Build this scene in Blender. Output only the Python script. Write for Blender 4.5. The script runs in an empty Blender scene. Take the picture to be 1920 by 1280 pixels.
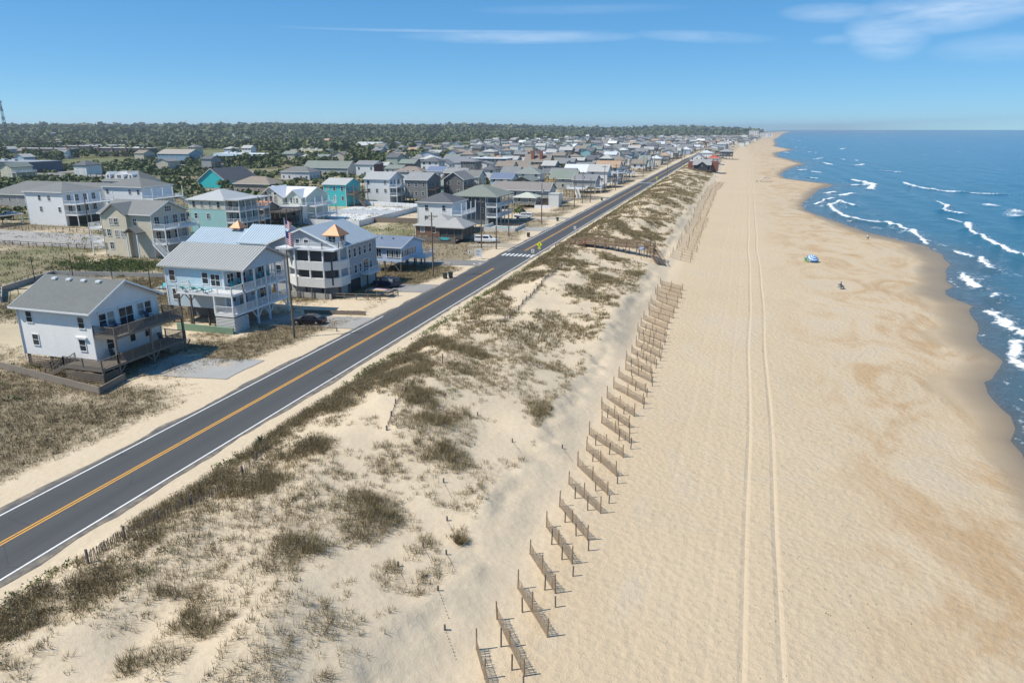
import bpy, math, random
import numpy as np
from mathutils import Vector

R = math.radians
sc = bpy.context.scene
COL = sc.collection
random.seed(7)
rng = np.random.default_rng(7)

# ------------------------------------------------------------------ camera
cam_d = bpy.data.cameras.new('camera')
cam_d.lens = 24.956
cam_d.sensor_width = 36.0
cam_d.clip_start = 0.5
cam_d.clip_end = 90000.0
cam = bpy.data.objects.new('camera', cam_d)
cam.location = (0, 0, 26.0)
cam.rotation_euler = (R(90 - 16.608), 0, R(17.24))
COL.objects.link(cam)
sc.camera = cam

# ------------------------------------------------------------------ sky, sun, exposure
SUN_EL, SUN_AZ = 52.0, math.degrees(math.atan2(-0.87, -0.49))
w = bpy.data.worlds.new('World')
sc.world = w
w.use_nodes = True
wn, wl = w.node_tree.nodes, w.node_tree.links
wn.clear()
out = wn.new('ShaderNodeOutputWorld')
bg = wn.new('ShaderNodeBackground')
sky = wn.new('ShaderNodeTexSky')
sky.sky_type = 'NISHITA'
sky.sun_disc = False
sky.sun_elevation = R(SUN_EL)
sky.sun_rotation = R(SUN_AZ % 360)
sky.air_density = 0.5
sky.dust_density = 0.0
sky.ozone_density = 4.0
bg.inputs['Strength'].default_value = 0.12
wl.new(bg.outputs[0], out.inputs[0])


def wmath(op, a, b=None, c=None, clamp=False):
    n = wn.new('ShaderNodeMath')
    n.operation = op
    n.use_clamp = clamp
    for i, v in enumerate((a, b, c)):
        if v is None:
            continue
        if isinstance(v, (int, float)):
            n.inputs[i].default_value = v
        else:
            wl.new(v, n.inputs[i])
    return n.outputs[0]


# thin cirrus: lives in the sky by azimuth / elevation, goes on outside the frame as well
tc = wn.new('ShaderNodeTexCoord')
sep = wn.new('ShaderNodeSeparateXYZ')
wl.new(tc.outputs['Generated'], sep.inputs[0])
az = wmath('MULTIPLY', wmath('ARCTAN2', sep.outputs[0], sep.outputs[1]), 57.2958)
el = wmath('MULTIPLY', wmath('ARCSINE', sep.outputs[2]), 57.2958)
comb = wn.new('ShaderNodeCombineXYZ')
wl.new(wmath('MULTIPLY', az, 0.16), comb.inputs[0])
wl.new(wmath('MULTIPLY', el, 0.9), comb.inputs[1])
nz = wn.new('ShaderNodeTexNoise')
nz.inputs['Scale'].default_value = 1.0
nz.inputs['Detail'].default_value = 8.0
nz.inputs['Roughness'].default_value = 0.62
nz.inputs['Distortion'].default_value = 0.15
wl.new(comb.outputs[0], nz.inputs['Vector'])
comb2 = wn.new('ShaderNodeCombineXYZ')
wl.new(wmath('MULTIPLY', az, 0.05), comb2.inputs[0])
wl.new(wmath('MULTIPLY', el, 0.12), comb2.inputs[1])
nz2 = wn.new('ShaderNodeTexNoise')
nz2.inputs['Scale'].default_value = 1.0
nz2.inputs['Detail'].default_value = 3.0
wl.new(comb2.outputs[0], nz2.inputs['Vector'])


def blob(ca, ce, ra, re, tilt=0.0):
    da = wmath('SUBTRACT', az, ca)
    de = wmath('SUBTRACT', wmath('SUBTRACT', el, ce), wmath('MULTIPLY', da, tilt))
    q = wmath('ADD', wmath('POWER', wmath('ABSOLUTE', wmath('DIVIDE', da, ra)), 2.0),
              wmath('POWER', wmath('ABSOLUTE', wmath('DIVIDE', de, re)), 2.0))
    return wmath('SUBTRACT', 1.0, q, clamp=True)


masks = [(blob(11.8, 7.3, 5.6, 1.5, 0.03), 1.0), (blob(8.8, 6.2, 2.8, 1.9, -0.08), 0.85), (blob(14.5, 7.6, 5.0, 1.1), 0.8),
         (blob(5.2, 7.6, 3.6, 0.7, -0.05), 0.6), (blob(15.5, 4.9, 4.5, 1.0), 0.4), (blob(5.6, 5.9, 1.6, 0.35), 0.35),
         (blob(-16.5, 6.55, 9.5, 0.5), 0.7), (blob(-22.0, 6.95, 13.0, 0.13), 0.45),
         (blob(-3.2, 6.4, 5.5, 0.45, -0.06), 0.55), (blob(-12.0, 8.4, 9.0, 0.4), 0.2)]
tot = None
for m, a in masks:
    t = wmath('MULTIPLY', m, a)
    tot = t if tot is None else wmath('MAXIMUM', tot, t)
general = wmath('MULTIPLY', wmath('SUBTRACT', nz2.outputs[0], 0.52, clamp=True), 1.2)
hi = wmath('MULTIPLY', wmath('SUBTRACT', el, 9.0), 0.15, clamp=True)
tot = wmath('MAXIMUM', tot, wmath('MULTIPLY', general, hi))
wisp = wmath('MULTIPLY', wmath('SUBTRACT', nz.outputs[0], 0.22), 2.2, clamp=True)
cl = wmath('MULTIPLY', wmath('MULTIPLY', tot, wisp), 0.48, clamp=True)
mixc = wn.new('ShaderNodeMix')
mixc.data_type = 'RGBA'
wl.new(cl, mixc.inputs['Factor'])
hs = wn.new('ShaderNodeHueSaturation')
hs.inputs['Saturation'].default_value = 1.85
gm = wn.new('ShaderNodeGamma')
gm.inputs['Gamma'].default_value = 0.42
wl.new(sky.outputs[0], gm.inputs['Color'])
wl.new(gm.outputs[0], hs.inputs['Color'])
tint = wn.new('ShaderNodeMix')
tint.data_type = 'RGBA'
tint.blend_type = 'MULTIPLY'
tint.inputs['Factor'].default_value = 1.0
tint.inputs['B'].default_value = (1.72, 2.48, 2.80, 1)
wl.new(hs.outputs[0], tint.inputs['A'])
wl.new(tint.outputs['Result'], mixc.inputs['A'])
mixc.inputs['B'].default_value = (7.6, 8.3, 9.0, 1)
wl.new(mixc.outputs['Result'], bg.inputs['Color'])

sun_d = bpy.data.lights.new('sun', 'SUN')
sun_d.energy = 5.0
sun_d.angle = R(0.53)
sun_d.color = (1.0, 0.94, 0.83)
sun = bpy.data.objects.new('sun', sun_d)
k = math.cos(R(SUN_EL)) / math.hypot(0.87, 0.49)
sun.rotation_euler = Vector((0.87 * k, 0.49 * k, -math.sin(R(SUN_EL)))).to_track_quat('-Z', 'Y').to_euler()
sun.location = (-60, -30, 80)
COL.objects.link(sun)

sc.view_settings.view_transform = 'Standard'
sc.view_settings.look = 'None'
sc.view_settings.gamma = 1.0
sc.view_settings.use_curve_mapping = False
sc.view_settings.exposure = 0.20
sc.cycles.max_bounces = 6
sc.cycles.diffuse_bounces = 3
sc.cycles.glossy_bounces = 3
sc.cycles.transparent_max_bounces = 8
sc.cycles.caustics_reflective = False
sc.cycles.caustics_refractive = False

# ------------------------------------------------------------------ materials
MATS = {}


class NT:
    def __init__(self, name):
        self.m = bpy.data.materials.new(name)
        self.m.use_nodes = True
        self.n, self.l = self.m.node_tree.nodes, self.m.node_tree.links
        self.b = self.n['Principled BSDF']

    def node(self, t, **kw):
        n = self.n.new(t)
        for a, v in kw.items():
            setattr(n, a, v)
        return n

    def set(self, n, **kw):
        for a, v in kw.items():
            a = a.replace('_', ' ')
            if hasattr(v, 'links') or isinstance(v, bpy.types.NodeSocket):
                self.l.new(v, n.inputs[a])
            else:
                n.inputs[a].default_value = v
        return n

    def math(self, op, a, b=None, clamp=False):
        n = self.node('ShaderNodeMath', operation=op, use_clamp=clamp)
        for i, v in enumerate((a, b)):
            if v is None:
                continue
            if isinstance(v, (int, float)):
                n.inputs[i].default_value = v
            else:
                self.l.new(v, n.inputs[i])
        return n.outputs[0]

    def mix(self, f, a, b):
        n = self.node('ShaderNodeMix', data_type='RGBA')
        for k_, v in (('Factor', f), ('A', a), ('B', b)):
            if isinstance(v, bpy.types.NodeSocket):
                self.l.new(v, n.inputs[k_])
            elif k_ == 'Factor':
                n.inputs[k_].default_value = v
            else:
                n.inputs[k_].default_value = (*v[:3], 1)
        return n.outputs['Result']

    def noise(self, scale, detail=3.0, rough=0.55, vec=None, dist=0.0):
        n = self.node('ShaderNodeTexNoise')
        n.inputs['Scale'].default_value = scale
        n.inputs['Detail'].default_value = detail
        n.inputs['Roughness'].default_value = rough
        n.inputs['Distortion'].default_value = dist
        self.l.new(vec if vec is not None else self.pos(), n.inputs['Vector'])
        return n.outputs[0]

    def pos(self):
        if not hasattr(self, '_p'):
            self._p = self.node('ShaderNodeNewGeometry').outputs['Position']
        return self._p

    def scaled(self, sx, sy, sz):
        n = self.node('ShaderNodeVectorMath', operation='MULTIPLY')
        self.l.new(self.pos(), n.inputs[0])
        n.inputs[1].default_value = (sx, sy, sz)
        return n.outputs[0]

    def xyz(self):
        n = self.node('ShaderNodeSeparateXYZ')
        self.l.new(self.pos(), n.inputs[0])
        return n.outputs

    def attr(self, name):
        return self.node('ShaderNodeAttribute', attribute_name=name).outputs['Fac']

    def ramp(self, f, stops):
        n = self.node('ShaderNodeValToRGB')
        e = n.color_ramp.elements
        while len(e) < len(stops):
            e.new(0.5)
        for i, (p, c) in enumerate(stops):
            e[i].position = p
            e[i].color = (*c, 1) if len(c) == 3 else c
        self.l.new(f, n.inputs[0])
        return n.outputs[0]

    def bump(self, h, strength=0.3, dist=0.05, normal=None):
        n = self.node('ShaderNodeBump')
        n.inputs['Strength'].default_value = strength
        n.inputs['Distance'].default_value = dist
        self.l.new(h, n.inputs['Height'])
        if normal is not None:
            self.l.new(normal, n.inputs['Normal'])
        return n.outputs[0]

    def fin(self, color=None, rough=0.6, normal=None, metal=0.0, spec=None):
        if color is not None:
            self.set(self.b, Base_Color=color if isinstance(color, bpy.types.NodeSocket) else (*color[:3], 1))
        self.set(self.b, Roughness=rough, Metallic=metal)
        if spec is not None:
            self.b.inputs['Specular IOR Level'].default_value = spec
        if normal is not None:
            self.l.new(normal, self.b.inputs['Normal'])
        return self.m


def sc3(c, f):
    return tuple(min(1, v * f) for v in c)


def mat(key, fn, *a):
    k_ = (key,) + a
    if k_ not in MATS:
        MATS[k_] = fn(*a)
    return MATS[k_]


def _plain(c, rough=0.6, metal=0.0):
    t = NT('paint')
    n = t.noise(1.3, 4)
    return t.fin(t.mix(n, sc3(c, 0.88), sc3(c, 1.08)), rough, None, metal)


def plain(c, rough=0.6, metal=0.0):
    return mat('plain', _plain, tuple(c), rough, metal)


def _siding(c, vertical, step):
    t = NT('siding')
    x, y, z = t.xyz()
    if vertical:
        f = t.math('FRACT', t.math('MULTIPLY', t.math('ADD', x, y), 1 / step))
        h = t.math('GREATER_THAN', f, 0.12)
    else:
        h = t.math('FRACT', t.math('MULTIPLY', z, -1 / step))
    n = t.noise(0.7, 5)
    n2 = t.noise(0.9, 4, 0.6, t.scaled(2.5, 2.5, 0.25))
    col = t.mix(n, sc3(c, 0.90), sc3(c, 1.05))
    col = t.mix(t.math('MULTIPLY', t.math('SUBTRACT', n2, 0.55, clamp=True), 1.2), col, sc3((c[0] * .8, c[1] * .78, c[2] * .72), 1))
    return t.fin(col, 0.55, t.bump(h, 0.55, 0.03))


def siding(c, vertical=False, step=0.16):
    return mat('siding', _siding, tuple(c), vertical, step)


def _shingle(c):
    t = NT('shingles')
    x, y, z = t.xyz()
    band = t.math('FRACT', t.math('MULTIPLY', z, -7.0))
    v = t.node('ShaderNodeTexVoronoi')
    v.inputs['Scale'].default_value = 3.2
    t.l.new(t.scaled(1, 1, 2.2), v.inputs['Vector'])
    n = t.noise(0.35, 5, 0.6)
    n2 = t.noise(9.0, 2)
    col = t.mix(n, sc3(c, 0.80), sc3(c, 1.15))
    hsv = t.node('ShaderNodeSeparateColor')
    t.l.new(v.outputs['Color'], hsv.inputs[0])
    col = t.mix(t.math('MULTIPLY', hsv.outputs[0], 0.4), col, sc3(c, 0.62))
    col = t.mix(t.math('MULTIPLY', n2, 0.35), col, sc3(c, 1.35))
    return t.fin(col, 0.85, t.bump(band, 0.4, 0.03), 0.0, 0.25)


def shingle(c):
    return mat('shingle', _shingle, tuple(c))


def _metal(c):
    t = NT('metal_roofing')
    n = t.noise(0.6, 4)
    n2 = t.noise(1.0, 3, 0.5, t.scaled(3, 0.3, 0.3))
    col = t.mix(n, sc3(c, 0.9), sc3(c, 1.06))
    col = t.mix(t.math('MULTIPLY', n2, 0.25), col, sc3(c, 0.75))
    return t.fin(col, 0.42, None, 0.15)


def metal(c):
    return mat('metal', _metal, tuple(c))


def _wood(c):
    t = NT('weathered_wood')
    n = t.noise(1.0, 5, 0.6, t.scaled(1.5, 1.5, 6))
    n2 = t.noise(0.5, 3)
    col = t.mix(n, sc3(c, 0.65), sc3(c, 1.25))
    col = t.mix(t.math('MULTIPLY', n2, 0.5), col, sc3((c[0] * .9, c[1] * .95, c[2] * 1.05), 0.8))
    return t.fin(col, 0.8, t.bump(n, 0.3, 0.02))


def wood(c=(0.21, 0.165, 0.12)):
    return mat('wood', _wood, tuple(c))


def _glass():
    t = NT('window_glass')
    n = t.noise(0.8, 2)
    oi = t.node('ShaderNodeObjectInfo').outputs['Random']
    blind = t.math('MULTIPLY', t.math('GREATER_THAN', oi, 0.70), t.math('MULTIPLY', oi, 0.5))
    col = t.mix(blind, t.mix(n, (0.012, 0.016, 0.022), (0.05, 0.06, 0.07)), (0.55, 0.54, 0.50))
    return t.fin(col, 0.06)


def glass():
    return mat('glass', _glass)


def _asphalt():
    t = NT('asphalt')
    x, y, z = t.xyz()
    n = t.noise(14.0, 3, 0.7)
    n2 = t.noise(0.25, 4, 0.55, t.scaled(1.0, 0.12, 1))
    n3 = t.noise(0.06, 3)
    col = t.mix(n2, (0.044, 0.047, 0.050), (0.068, 0.071, 0.074))
    col = t.mix(t.math('MULTIPLY', n, 0.4), col, (0.105, 0.104, 0.100))
    # wheel paths, a little darker and smoother, and sand blown over the edges
    d = t.math('ABSOLUTE', t.math('ADD', x, 44.1))
    wp = t.math('SUBTRACT', 1.0, t.math('MULTIPLY', t.math('ABSOLUTE', t.math('SUBTRACT', d, 1.8)), 0.8), clamp=True)
    col = t.mix(t.math('MULTIPLY', wp, t.math('MULTIPLY', n3, 0.55)), col, (0.027, 0.029, 0.032))
    crk = t.node('ShaderNodeTexVoronoi', feature='DISTANCE_TO_EDGE')
    crk.inputs['Scale'].default_value = 0.35
    t.l.new(t.scaled(1.0, 0.5, 1.0), crk.inputs['Vector'])
    cf = t.math('MULTIPLY', t.math('LESS_THAN', crk.outputs['Distance'], 0.006), t.math('GREATER_THAN', n3, 0.5))
    col = t.mix(t.math('MULTIPLY', cf, 0.35), col, (0.022, 0.022, 0.024))
    edge = t.math('MULTIPLY', t.math('MULTIPLY', t.math('SUBTRACT', d, 3.55), 1.6, clamp=True), t.math('LESS_THAN', y, 650.0))
    sn = t.noise(0.9, 4, 0.65)
    col = t.mix(t.math('MULTIPLY', edge, t.math('MULTIPLY', t.math('SUBTRACT', sn, 0.30, clamp=True), 1.5, clamp=True)), col, (0.42, 0.34, 0.24))
    return t.fin(col, 0.85, t.bump(n, 0.15, 0.01))


def _paintline(c):
    t = NT('road_paint')
    n = t.noise(3.0, 5, 0.7)
    n2 = t.noise(0.3, 3)
    f = t.math('MULTIPLY', t.math('SUBTRACT', t.math('ADD', n, t.math('MULTIPLY', n2, 0.4)), 0.72, clamp=True), 2.0, clamp=True)
    return t.fin(t.mix(f, c, (0.16, 0.155, 0.145)), 0.6)


def _concrete(c):
    t = NT('concrete')
    n = t.noise(0.35, 6, 0.6)
    n2 = t.noise(6.0, 3)
    sn = t.noise(0.22, 4, 0.6)
    col = t.mix(n, sc3(c, 0.78), sc3(c, 1.12))
    col = t.mix(t.math('MULTIPLY', n2, 0.3), col, sc3(c, 0.7))
    col = t.mix(t.math('MULTIPLY', t.math('SUBTRACT', sn, 0.5, clamp=True), 3.0, clamp=True), col, (0.42, 0.34, 0.24))
    return t.fin(col, 0.85, t.bump(n2, 0.15, 0.01))


def concrete(c=(0.30, 0.29, 0.27)):
    return mat('concrete', _concrete, tuple(c))


# ------------------------------------------------------------------ mesh helpers
class MB:
    def __init__(self):
        self.v, self.f = [], []

    def box(self, x0, x1, y0, y1, z0, z1):
        b = len(self.v)
        self.v += [(x0, y0, z0), (x1, y0, z0), (x1, y1, z0), (x0, y1, z0), (x0, y0, z1), (x1, y0, z1), (x1, y1, z1), (x0, y1, z1)]
        self.f += [tuple(b + i for i in q) for q in ((0, 3, 2, 1), (4, 5, 6, 7), (0, 1, 5, 4), (1, 2, 6, 5), (2, 3, 7, 6), (3, 0, 4, 7))]
        return self

    def bar(self, p, q, wd, ht=None):
        """square bar from p to q"""
        p, q = Vector(p), Vector(q)
        ht = ht or wd
        d = (q - p).normalized()
        s = d.cross(Vector((0, 0, 1)))
        s = Vector((1, 0, 0)) if s.length < 1e-4 else s.normalized()
        u = s.cross(d).normalized()
        b = len(self.v)
        for c in (p, q):
            for a, e in ((-1, -1), (1, -1), (1, 1), (-1, 1)):
                self.v.append(tuple(c + s * (a * wd / 2) + u * (e * ht / 2)))
        self.f += [tuple(b + i for i in qd) for qd in ((0, 1, 2, 3), (7, 6, 5, 4), (0, 4, 5, 1), (1, 5, 6, 2), (2, 6, 7, 3), (3, 7, 4, 0))]
        return self

    def cyl(self, p, q, r0, r1=None, n=10):
        p, q = Vector(p), Vector(q)
        r1 = r0 if r1 is None else r1
        d = (q - p).normalized()
        s = d.cross(Vector((0, 0, 1)))
        s = Vector((1, 0, 0)) if s.length < 1e-4 else s.normalized()
        u = s.cross(d)
        b = len(self.v)
        for c, r in ((p, r0), (q, r1)):
            for i in range(n):
                a = 2 * math.pi * i / n
                self.v.append(tuple(c + (s * math.cos(a) + u * math.sin(a)) * r))
        for i in range(n):
            j = (i + 1) % n
            self.f.append((b + i, b + j, b + n + j, b + n + i))
        self.f.append(tuple(b + i for i in reversed(range(n))))
        self.f.append(tuple(b + n + i for i in range(n)))
        return self

    def solid(self, top, faces, th):
        """roof-like shell: top vertices and faces, dropped by th to close it"""
        b, n = len(self.v), len(top)
        self.v += [tuple(p) for p in top] + [(p[0], p[1], p[2] - th) for p in top]
        edges = {}
        for f in faces:
            self.f.append(tuple(b + i for i in f))
            self.f.append(tuple(b + n + i for i in reversed(f)))
            for i in range(len(f)):
                e = (f[i], f[(i + 1) % len(f)])
                edges[e] = 1
        for (i, j) in edges:
            if (j, i) not in edges:
                self.f.append((b + j, b + i, b + n + i, b + n + j))
        return self

    def mesh(self, name, m=None, smooth=False):
        me = bpy.data.meshes.new(name)
        me.from_pydata(self.v, [], self.f)
        if m:
            me.materials.append(m)
        if smooth:
            me.polygons.foreach_set('use_smooth', [True] * len(me.polygons))
        me.update()
        return me


def link(name, data, parent=None, loc=(0, 0, 0), rz=0.0):
    o = bpy.data.objects.new(name, data)
    COL.objects.link(o)
    o.location = loc
    if rz:
        o.rotation_euler = (0, 0, rz)
    if parent is not None:
        o.parent = parent
    return o


def tag(o, label, cat, group=None):
    o['label'] = label
    o['category'] = cat
    if group:
        o['group'] = group
    return o


def thing(name, loc, label, cat, group=None):
    return tag(link(name, None, None, loc), label, cat, group)


def part(t, name, mb, m, smooth=False):
    """part of a thing (or of a part, when that part sits at the world origin); mesh in world coordinates"""
    o = link(name, mb.mesh(name, m, smooth), t)
    if t is not None and t.parent is None:
        o.location = tuple(-c for c in t.location)
    return o


def wpart(t, name, data, loc, rz=0.0):
    """shared-mesh piece at a world position under a thing or a part"""
    base = t.location if t.parent is None else (0, 0, 0)
    return link(name, data, t, (loc[0] - base[0], loc[1] - base[1], loc[2] - base[2]), rz)


def struct(name, me):
    o = link(name, me)
    o['kind'] = 'structure'
    return o


def grid_mesh(name, X, Y, Z, m, attrs=None, smooth=True):
    ny, nx = X.shape
    co = np.stack([X, Y, Z], -1).reshape(-1, 3)
    i = np.arange((ny - 1) * (nx - 1))
    r, c = i // (nx - 1), i % (nx - 1)
    a = r * nx + c
    quads = np.stack([a, a + 1, a + nx + 1, a + nx], -1)
    return np_mesh(name, co, quads, m, attrs, smooth)


def np_mesh(name, co, faces, m, attrs=None, smooth=False):
    me = bpy.data.meshes.new(name)
    k_ = faces.shape[1]
    me.vertices.add(len(co))
    me.vertices.foreach_set('co', co.astype(np.float32).ravel())
    me.loops.add(faces.size)
    me.loops.foreach_set('vertex_index', faces.astype(np.int32).ravel())
    me.polygons.add(len(faces))
    me.polygons.foreach_set('loop_start', (np.arange(len(faces)) * k_).astype(np.int32))
    me.polygons.foreach_set('loop_total', np.full(len(faces), k_, np.int32))
    if smooth:
        me.polygons.foreach_set('use_smooth', np.ones(len(faces), bool))
    me.materials.append(m)
    for an, av in (attrs or {}).items():
        at = me.attributes.new(an, 'FLOAT', 'POINT')
        at.data.foreach_set('value', av.astype(np.float32).ravel())
    me.update(calc_edges=True)
    return me


# ------------------------------------------------------------------ terrain functions
def vnoise(x, y, s, seed=0):
    x, y = np.asarray(x, float) / s, np.asarray(y, float) / s
    xi, yi = np.floor(x), np.floor(y)
    fx, fy = x - xi, y - yi
    fx, fy = fx * fx * (3 - 2 * fx), fy * fy * (3 - 2 * fy)

    def h(a, b):
        q = np.sin(a * 127.1 + b * 311.7 + seed * 74.7) * 43758.5453
        return q - np.floor(q)
    return (h(xi, yi) * (1 - fx) + h(xi + 1, yi) * fx) * (1 - fy) + (h(xi, yi + 1) * (1 - fx) + h(xi + 1, yi + 1) * fx) * fy


def fbm(x, y, s, o=3, seed=0):
    t, a, n = 0, 0.5, 0
    for i in range(o):
        t = t + a * vnoise(x, y, s / 2 ** i, seed + i * 13)
        n += a
        a *= 0.5
    return t / n


def sstep(a, b, x):
    t = np.clip((np.asarray(x, float) - a) / (b - a), 0, 1)
    return t * t * (3 - 2 * t)


SHORE = np.array([(24, 20), (26, 60), (27.2, 70.6), (26.9, 73.7), (28.4, 77.3), (29.3, 80.7), (29.0, 88), (29.6, 91.7), (31.0, 93.3), (33.4, 98.2), (34.5, 101.4),
                  (34.0, 108), (34.6, 112.2), (37.1, 122.1), (38.3, 131.3), (39.5, 134.2), (37.8, 142), (38.3, 146.7), (40.7, 150.8), (41.2, 157), (42.0, 162.0),
                  (46.1, 175.7), (47.6, 188.2), (47.8, 203), (42, 216), (37.5, 227), (29.9, 259.4), (25.1, 283.4), (25.0, 300), (26.6, 315.0), (38.7, 385.9),
                  (51.0, 425.0), (44, 440), (28, 469.8), (26.5, 514.2), (38, 600), (55.3, 684.1), (49.4, 765.2), (40, 850), (43.8, 987.7), (76, 1150), (60, 1400),
                  (72.0, 1615.3), (95, 2300), (157.7, 3367.1), (323.1, 6270.1), (520, 9000), (700, 12000)])


def bend(y):
    return np.interp(y, [700, 1150, 1600, 2300, 3367, 6270, 12000], [0, 8, 22, 55, 115, 280, 650])


def shore(y):
    return np.interp(y, SHORE[:, 1], SHORE[:, 0]) + 0.5 * np.sin(np.asarray(y) / 2.3) * 0.4


def scarp(y):
    return -14.9 + (fbm(y, 0, 9, 3, 5) - 0.5) * 2.8


PX = [-5000, -64, -58, -52, -49.5, -48.4, -39.6, -38.2, -36.5, -33.5, -30, -26, -21, -18, -14]
PZ = [-0.7, -0.7, -0.5, -0.14, -0.05, -0.03, -0.03, 0.0, 0.5, 1.3, 1.8, 1.6, 0.9, 0.35, -0.3]


def height(x, y):
    x, y = np.asarray(x, float), np.asarray(y, float)
    xw = x
    x = x - bend(y)
    s = scarp(y)
    z = np.interp(x, PX, PZ)
    dune = sstep(-38.6, -33.5, x)
    amp = 0.75 + 0.55 * fbm(y, x * 0.3, 38, 2, 3)
    lump = (fbm(x, y, 13, 3, 1) - 0.5) * 2.6 + (fbm(x, y, 4.2, 2, 2) - 0.5) * 0.7
    lump = lump + 0.8 * np.maximum(0, fbm(x * 1.3 + y * 0.5, y * 0.7 - x * 0.4, 17, 2, 9) - 0.52) * 5
    zd = z * np.where(dune > 0, 1 + (amp - 1) * dune, 1) + lump * dune * (1 - 0.55 * sstep(-22, -13, x))
    # the path of the beach access is lower
    acc = np.exp(-((y - 152) / 5.5) ** 2) * sstep(-36, -30, x)
    zd = zd * (1 - 0.55 * acc)
    # flat field of lots
    zl = z + (fbm(x, y, 22, 3, 21) - 0.5) * 0.5 * sstep(-50.5, -60, x)
    hl = 34 * sstep(1500, 3000, np.hypot(xw, y)) * sstep(-350, -1300, x + 0.08 * y) * (0.55 + 0.6 * fbm(x, y, 700, 2, 31))
    hl = hl + 24 * np.exp(-(((x + 620) / 420) ** 2 + ((y - 4600) / 800) ** 2)) + 16 * np.exp(-(((x + 420) / 300) ** 2 + ((y - 5600) / 700) ** 2))
    zl = zl + hl
    zz = np.where(x < -43, zl, zd)
    # beach
    xs = shore(y) - bend(y)
    tb = np.clip((x - 4) / np.maximum(xs - 4, 1), 0, 3)
    zb = -1.15 - 0.15 * sstep(-9, 4, x) - 1.2 * tb ** 1.25
    zb = zb + (fbm(x, y, 6, 2, 11) - 0.5) * 0.14 * sstep(1.05, 0.7, tb) + 0.10 * np.sin((x - xs) / 3.2) * sstep(0.4, 0.8, tb) * sstep(1.1, 0.9, tb)
    zb = np.maximum(zb, -7)
    f = sstep(0.0, 1.0, (x - s + 0.6) / 5.0)
    rag = (fbm(x, y, 1.7, 2, 17) - 0.5) * 0.7 * np.exp(-((x - s - 0.4) / 1.3) ** 2)
    rag = rag - 0.18 * np.exp(-((x - s - 0.9) / 0.7) ** 2) * sstep(0.5, 0.62, fbm(y, x * 0.2, 11, 2, 19))
    return zz * (1 - f) + zb * f + rag


def hgt(x, y):
    return float(height(np.array([x]), np.array([y]))[0])

# ------------------------------------------------------------------ vegetation cover of the ground
BLOBS = [(-32.9, 40.8, 2.8, 4.0, 1), (-31.5, 43.2, 1.9, 2.6, 1), (-33.7, 59.8, 3.4, 7.0, 1), (-33.2, 70.2, 3.0, 5.4, 1), (-23.5, 37.8, 2.2, 3.1, 0.9), (-22.3, 39.4, 1.5, 2.4, 0.8),
         (-22.2, 51.5, 3.2, 4.2, 0.9), (-26.7, 57.3, 2.5, 3.2, 0.9), (-27.8, 73.0, 2.1, 5.5, 0.9), (-23.8, 65.4, 3.3, 2.6, 0.7), (-23.9, 31.1, 1.7, 2.8, 1), (-24.0, 25.9, 1.7, 1.7, 1),
         (-24.9, 21.7, 1.5, 1.1, 1), (-29.6, 19.6, 1.7, 0.9, 1), (-14.7, 61.0, 2.8, 3.2, 0.8), (-12.4, 50.8, 1.7, 3.7, 1), (-13.0, 45.2, 1.0, 1.6, 0.8), (-15.6, 38.5, 0.4, 0.6, 1),
         (-14.3, 30.4, 1.7, 1.2, 0.4), (-14.3, 26.4, 2.4, 2.0, 0.4), (-15.6, 26.8, 1.3, 1.7, 0.35), (-12.8, 41.2, 0.9, 1.0, 0.8), (-12.0, 40.2, 0.6, 1.4, 0.8), (-20.1, 49.9, 1.3, 3.3, 0.9),
         (-26.3, 41.9, 2.4, 1.4, 0.7), (-33.2, 25.5, 3.4, 3.0, 0.95), (-31.7, 29.9, 2.6, 3.1, 0.9), (-32.9, 22.3, 1.9, 2.1, 0.9), (-31.7, 34.6, 2.1, 3.6, 0.9), (-13.0, 48.9, 1.2, 2.0, 0.9),
         (-15.6, 46.2, 0.6, 1.3, 0.8), (-33.0, 91.2, 3.4, 6.9, 0.6), (-22.9, 82.8, 4.0, 8.0, 0.5), (-18.2, 89.7, 3.5, 7.4, 0.5), (-13.9, 72.2, 2.3, 4.9, 0.5), (-19.6, 123.9, 5.7, 9.6, 0.4),
         (-23.9, 192.5, 8.6, 18.6, 0.6), (-33.5, 168.5, 5.1, 11.6, 0.7), (-36.0, 214.6, 7.7, 18.6, 0.7), (-26.9, 298.0, 10.8, 35.0, 0.6)]


def dune_cover(x, y):
    x, y = np.asarray(x, float), np.asarray(y, float)
    warp = (fbm(x, y, 3.0, 4, 41) - 0.5) * 4.2
    c = np.zeros_like(x)
    for bx, by, rx, ry, s in BLOBS:
        q = ((x - bx) / (rx * 1.4)) ** 2 + ((y - by) / (ry * 1.4)) ** 2
        c = np.maximum(c, 0.9 * s * np.clip(0.62 * (1.25 - q) + warp * 0.6, 0, 1))
    road = np.exp(-((x + 35.6 + (fbm(y, 0, 12, 2, 44) - 0.5) * 2) / 1.7) ** 2) * np.clip((fbm(x, y, 7, 3, 43) - 0.30) * 3.2, 0, 1)
    c = np.maximum(c, road * (0.95 - 0.35 * sstep(90, 200, y)))
    patch = np.clip((fbm(x + 0.5 * y, y - 0.4 * x, 8, 4, 47) - 0.49) * 4.5, 0, 0.75)
    sparse = np.clip((fbm(x, y, 2.2, 3, 49) - 0.43) * 3.0, 0, 0.75) * np.clip((fbm(x, y, 14, 2, 50) - 0.20) * 3, 0, 1)
    far = sstep(70, 130, y)
    c = np.maximum(c, patch * (0.55 + 0.45 * far) * sstep(-37, -34, x))
    c = np.maximum(c, sparse * (0.62 + 0.38 * far))
    c = c * sstep(-38.3, -37.2, x) * sstep(0.3, -0.8, x - scarp(y))
    acc = np.exp(-((y - 152) / 4.5) ** 2) * sstep(-33, -28, x)
    return np.clip(c * (1 - acc), 0, 1)


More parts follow.
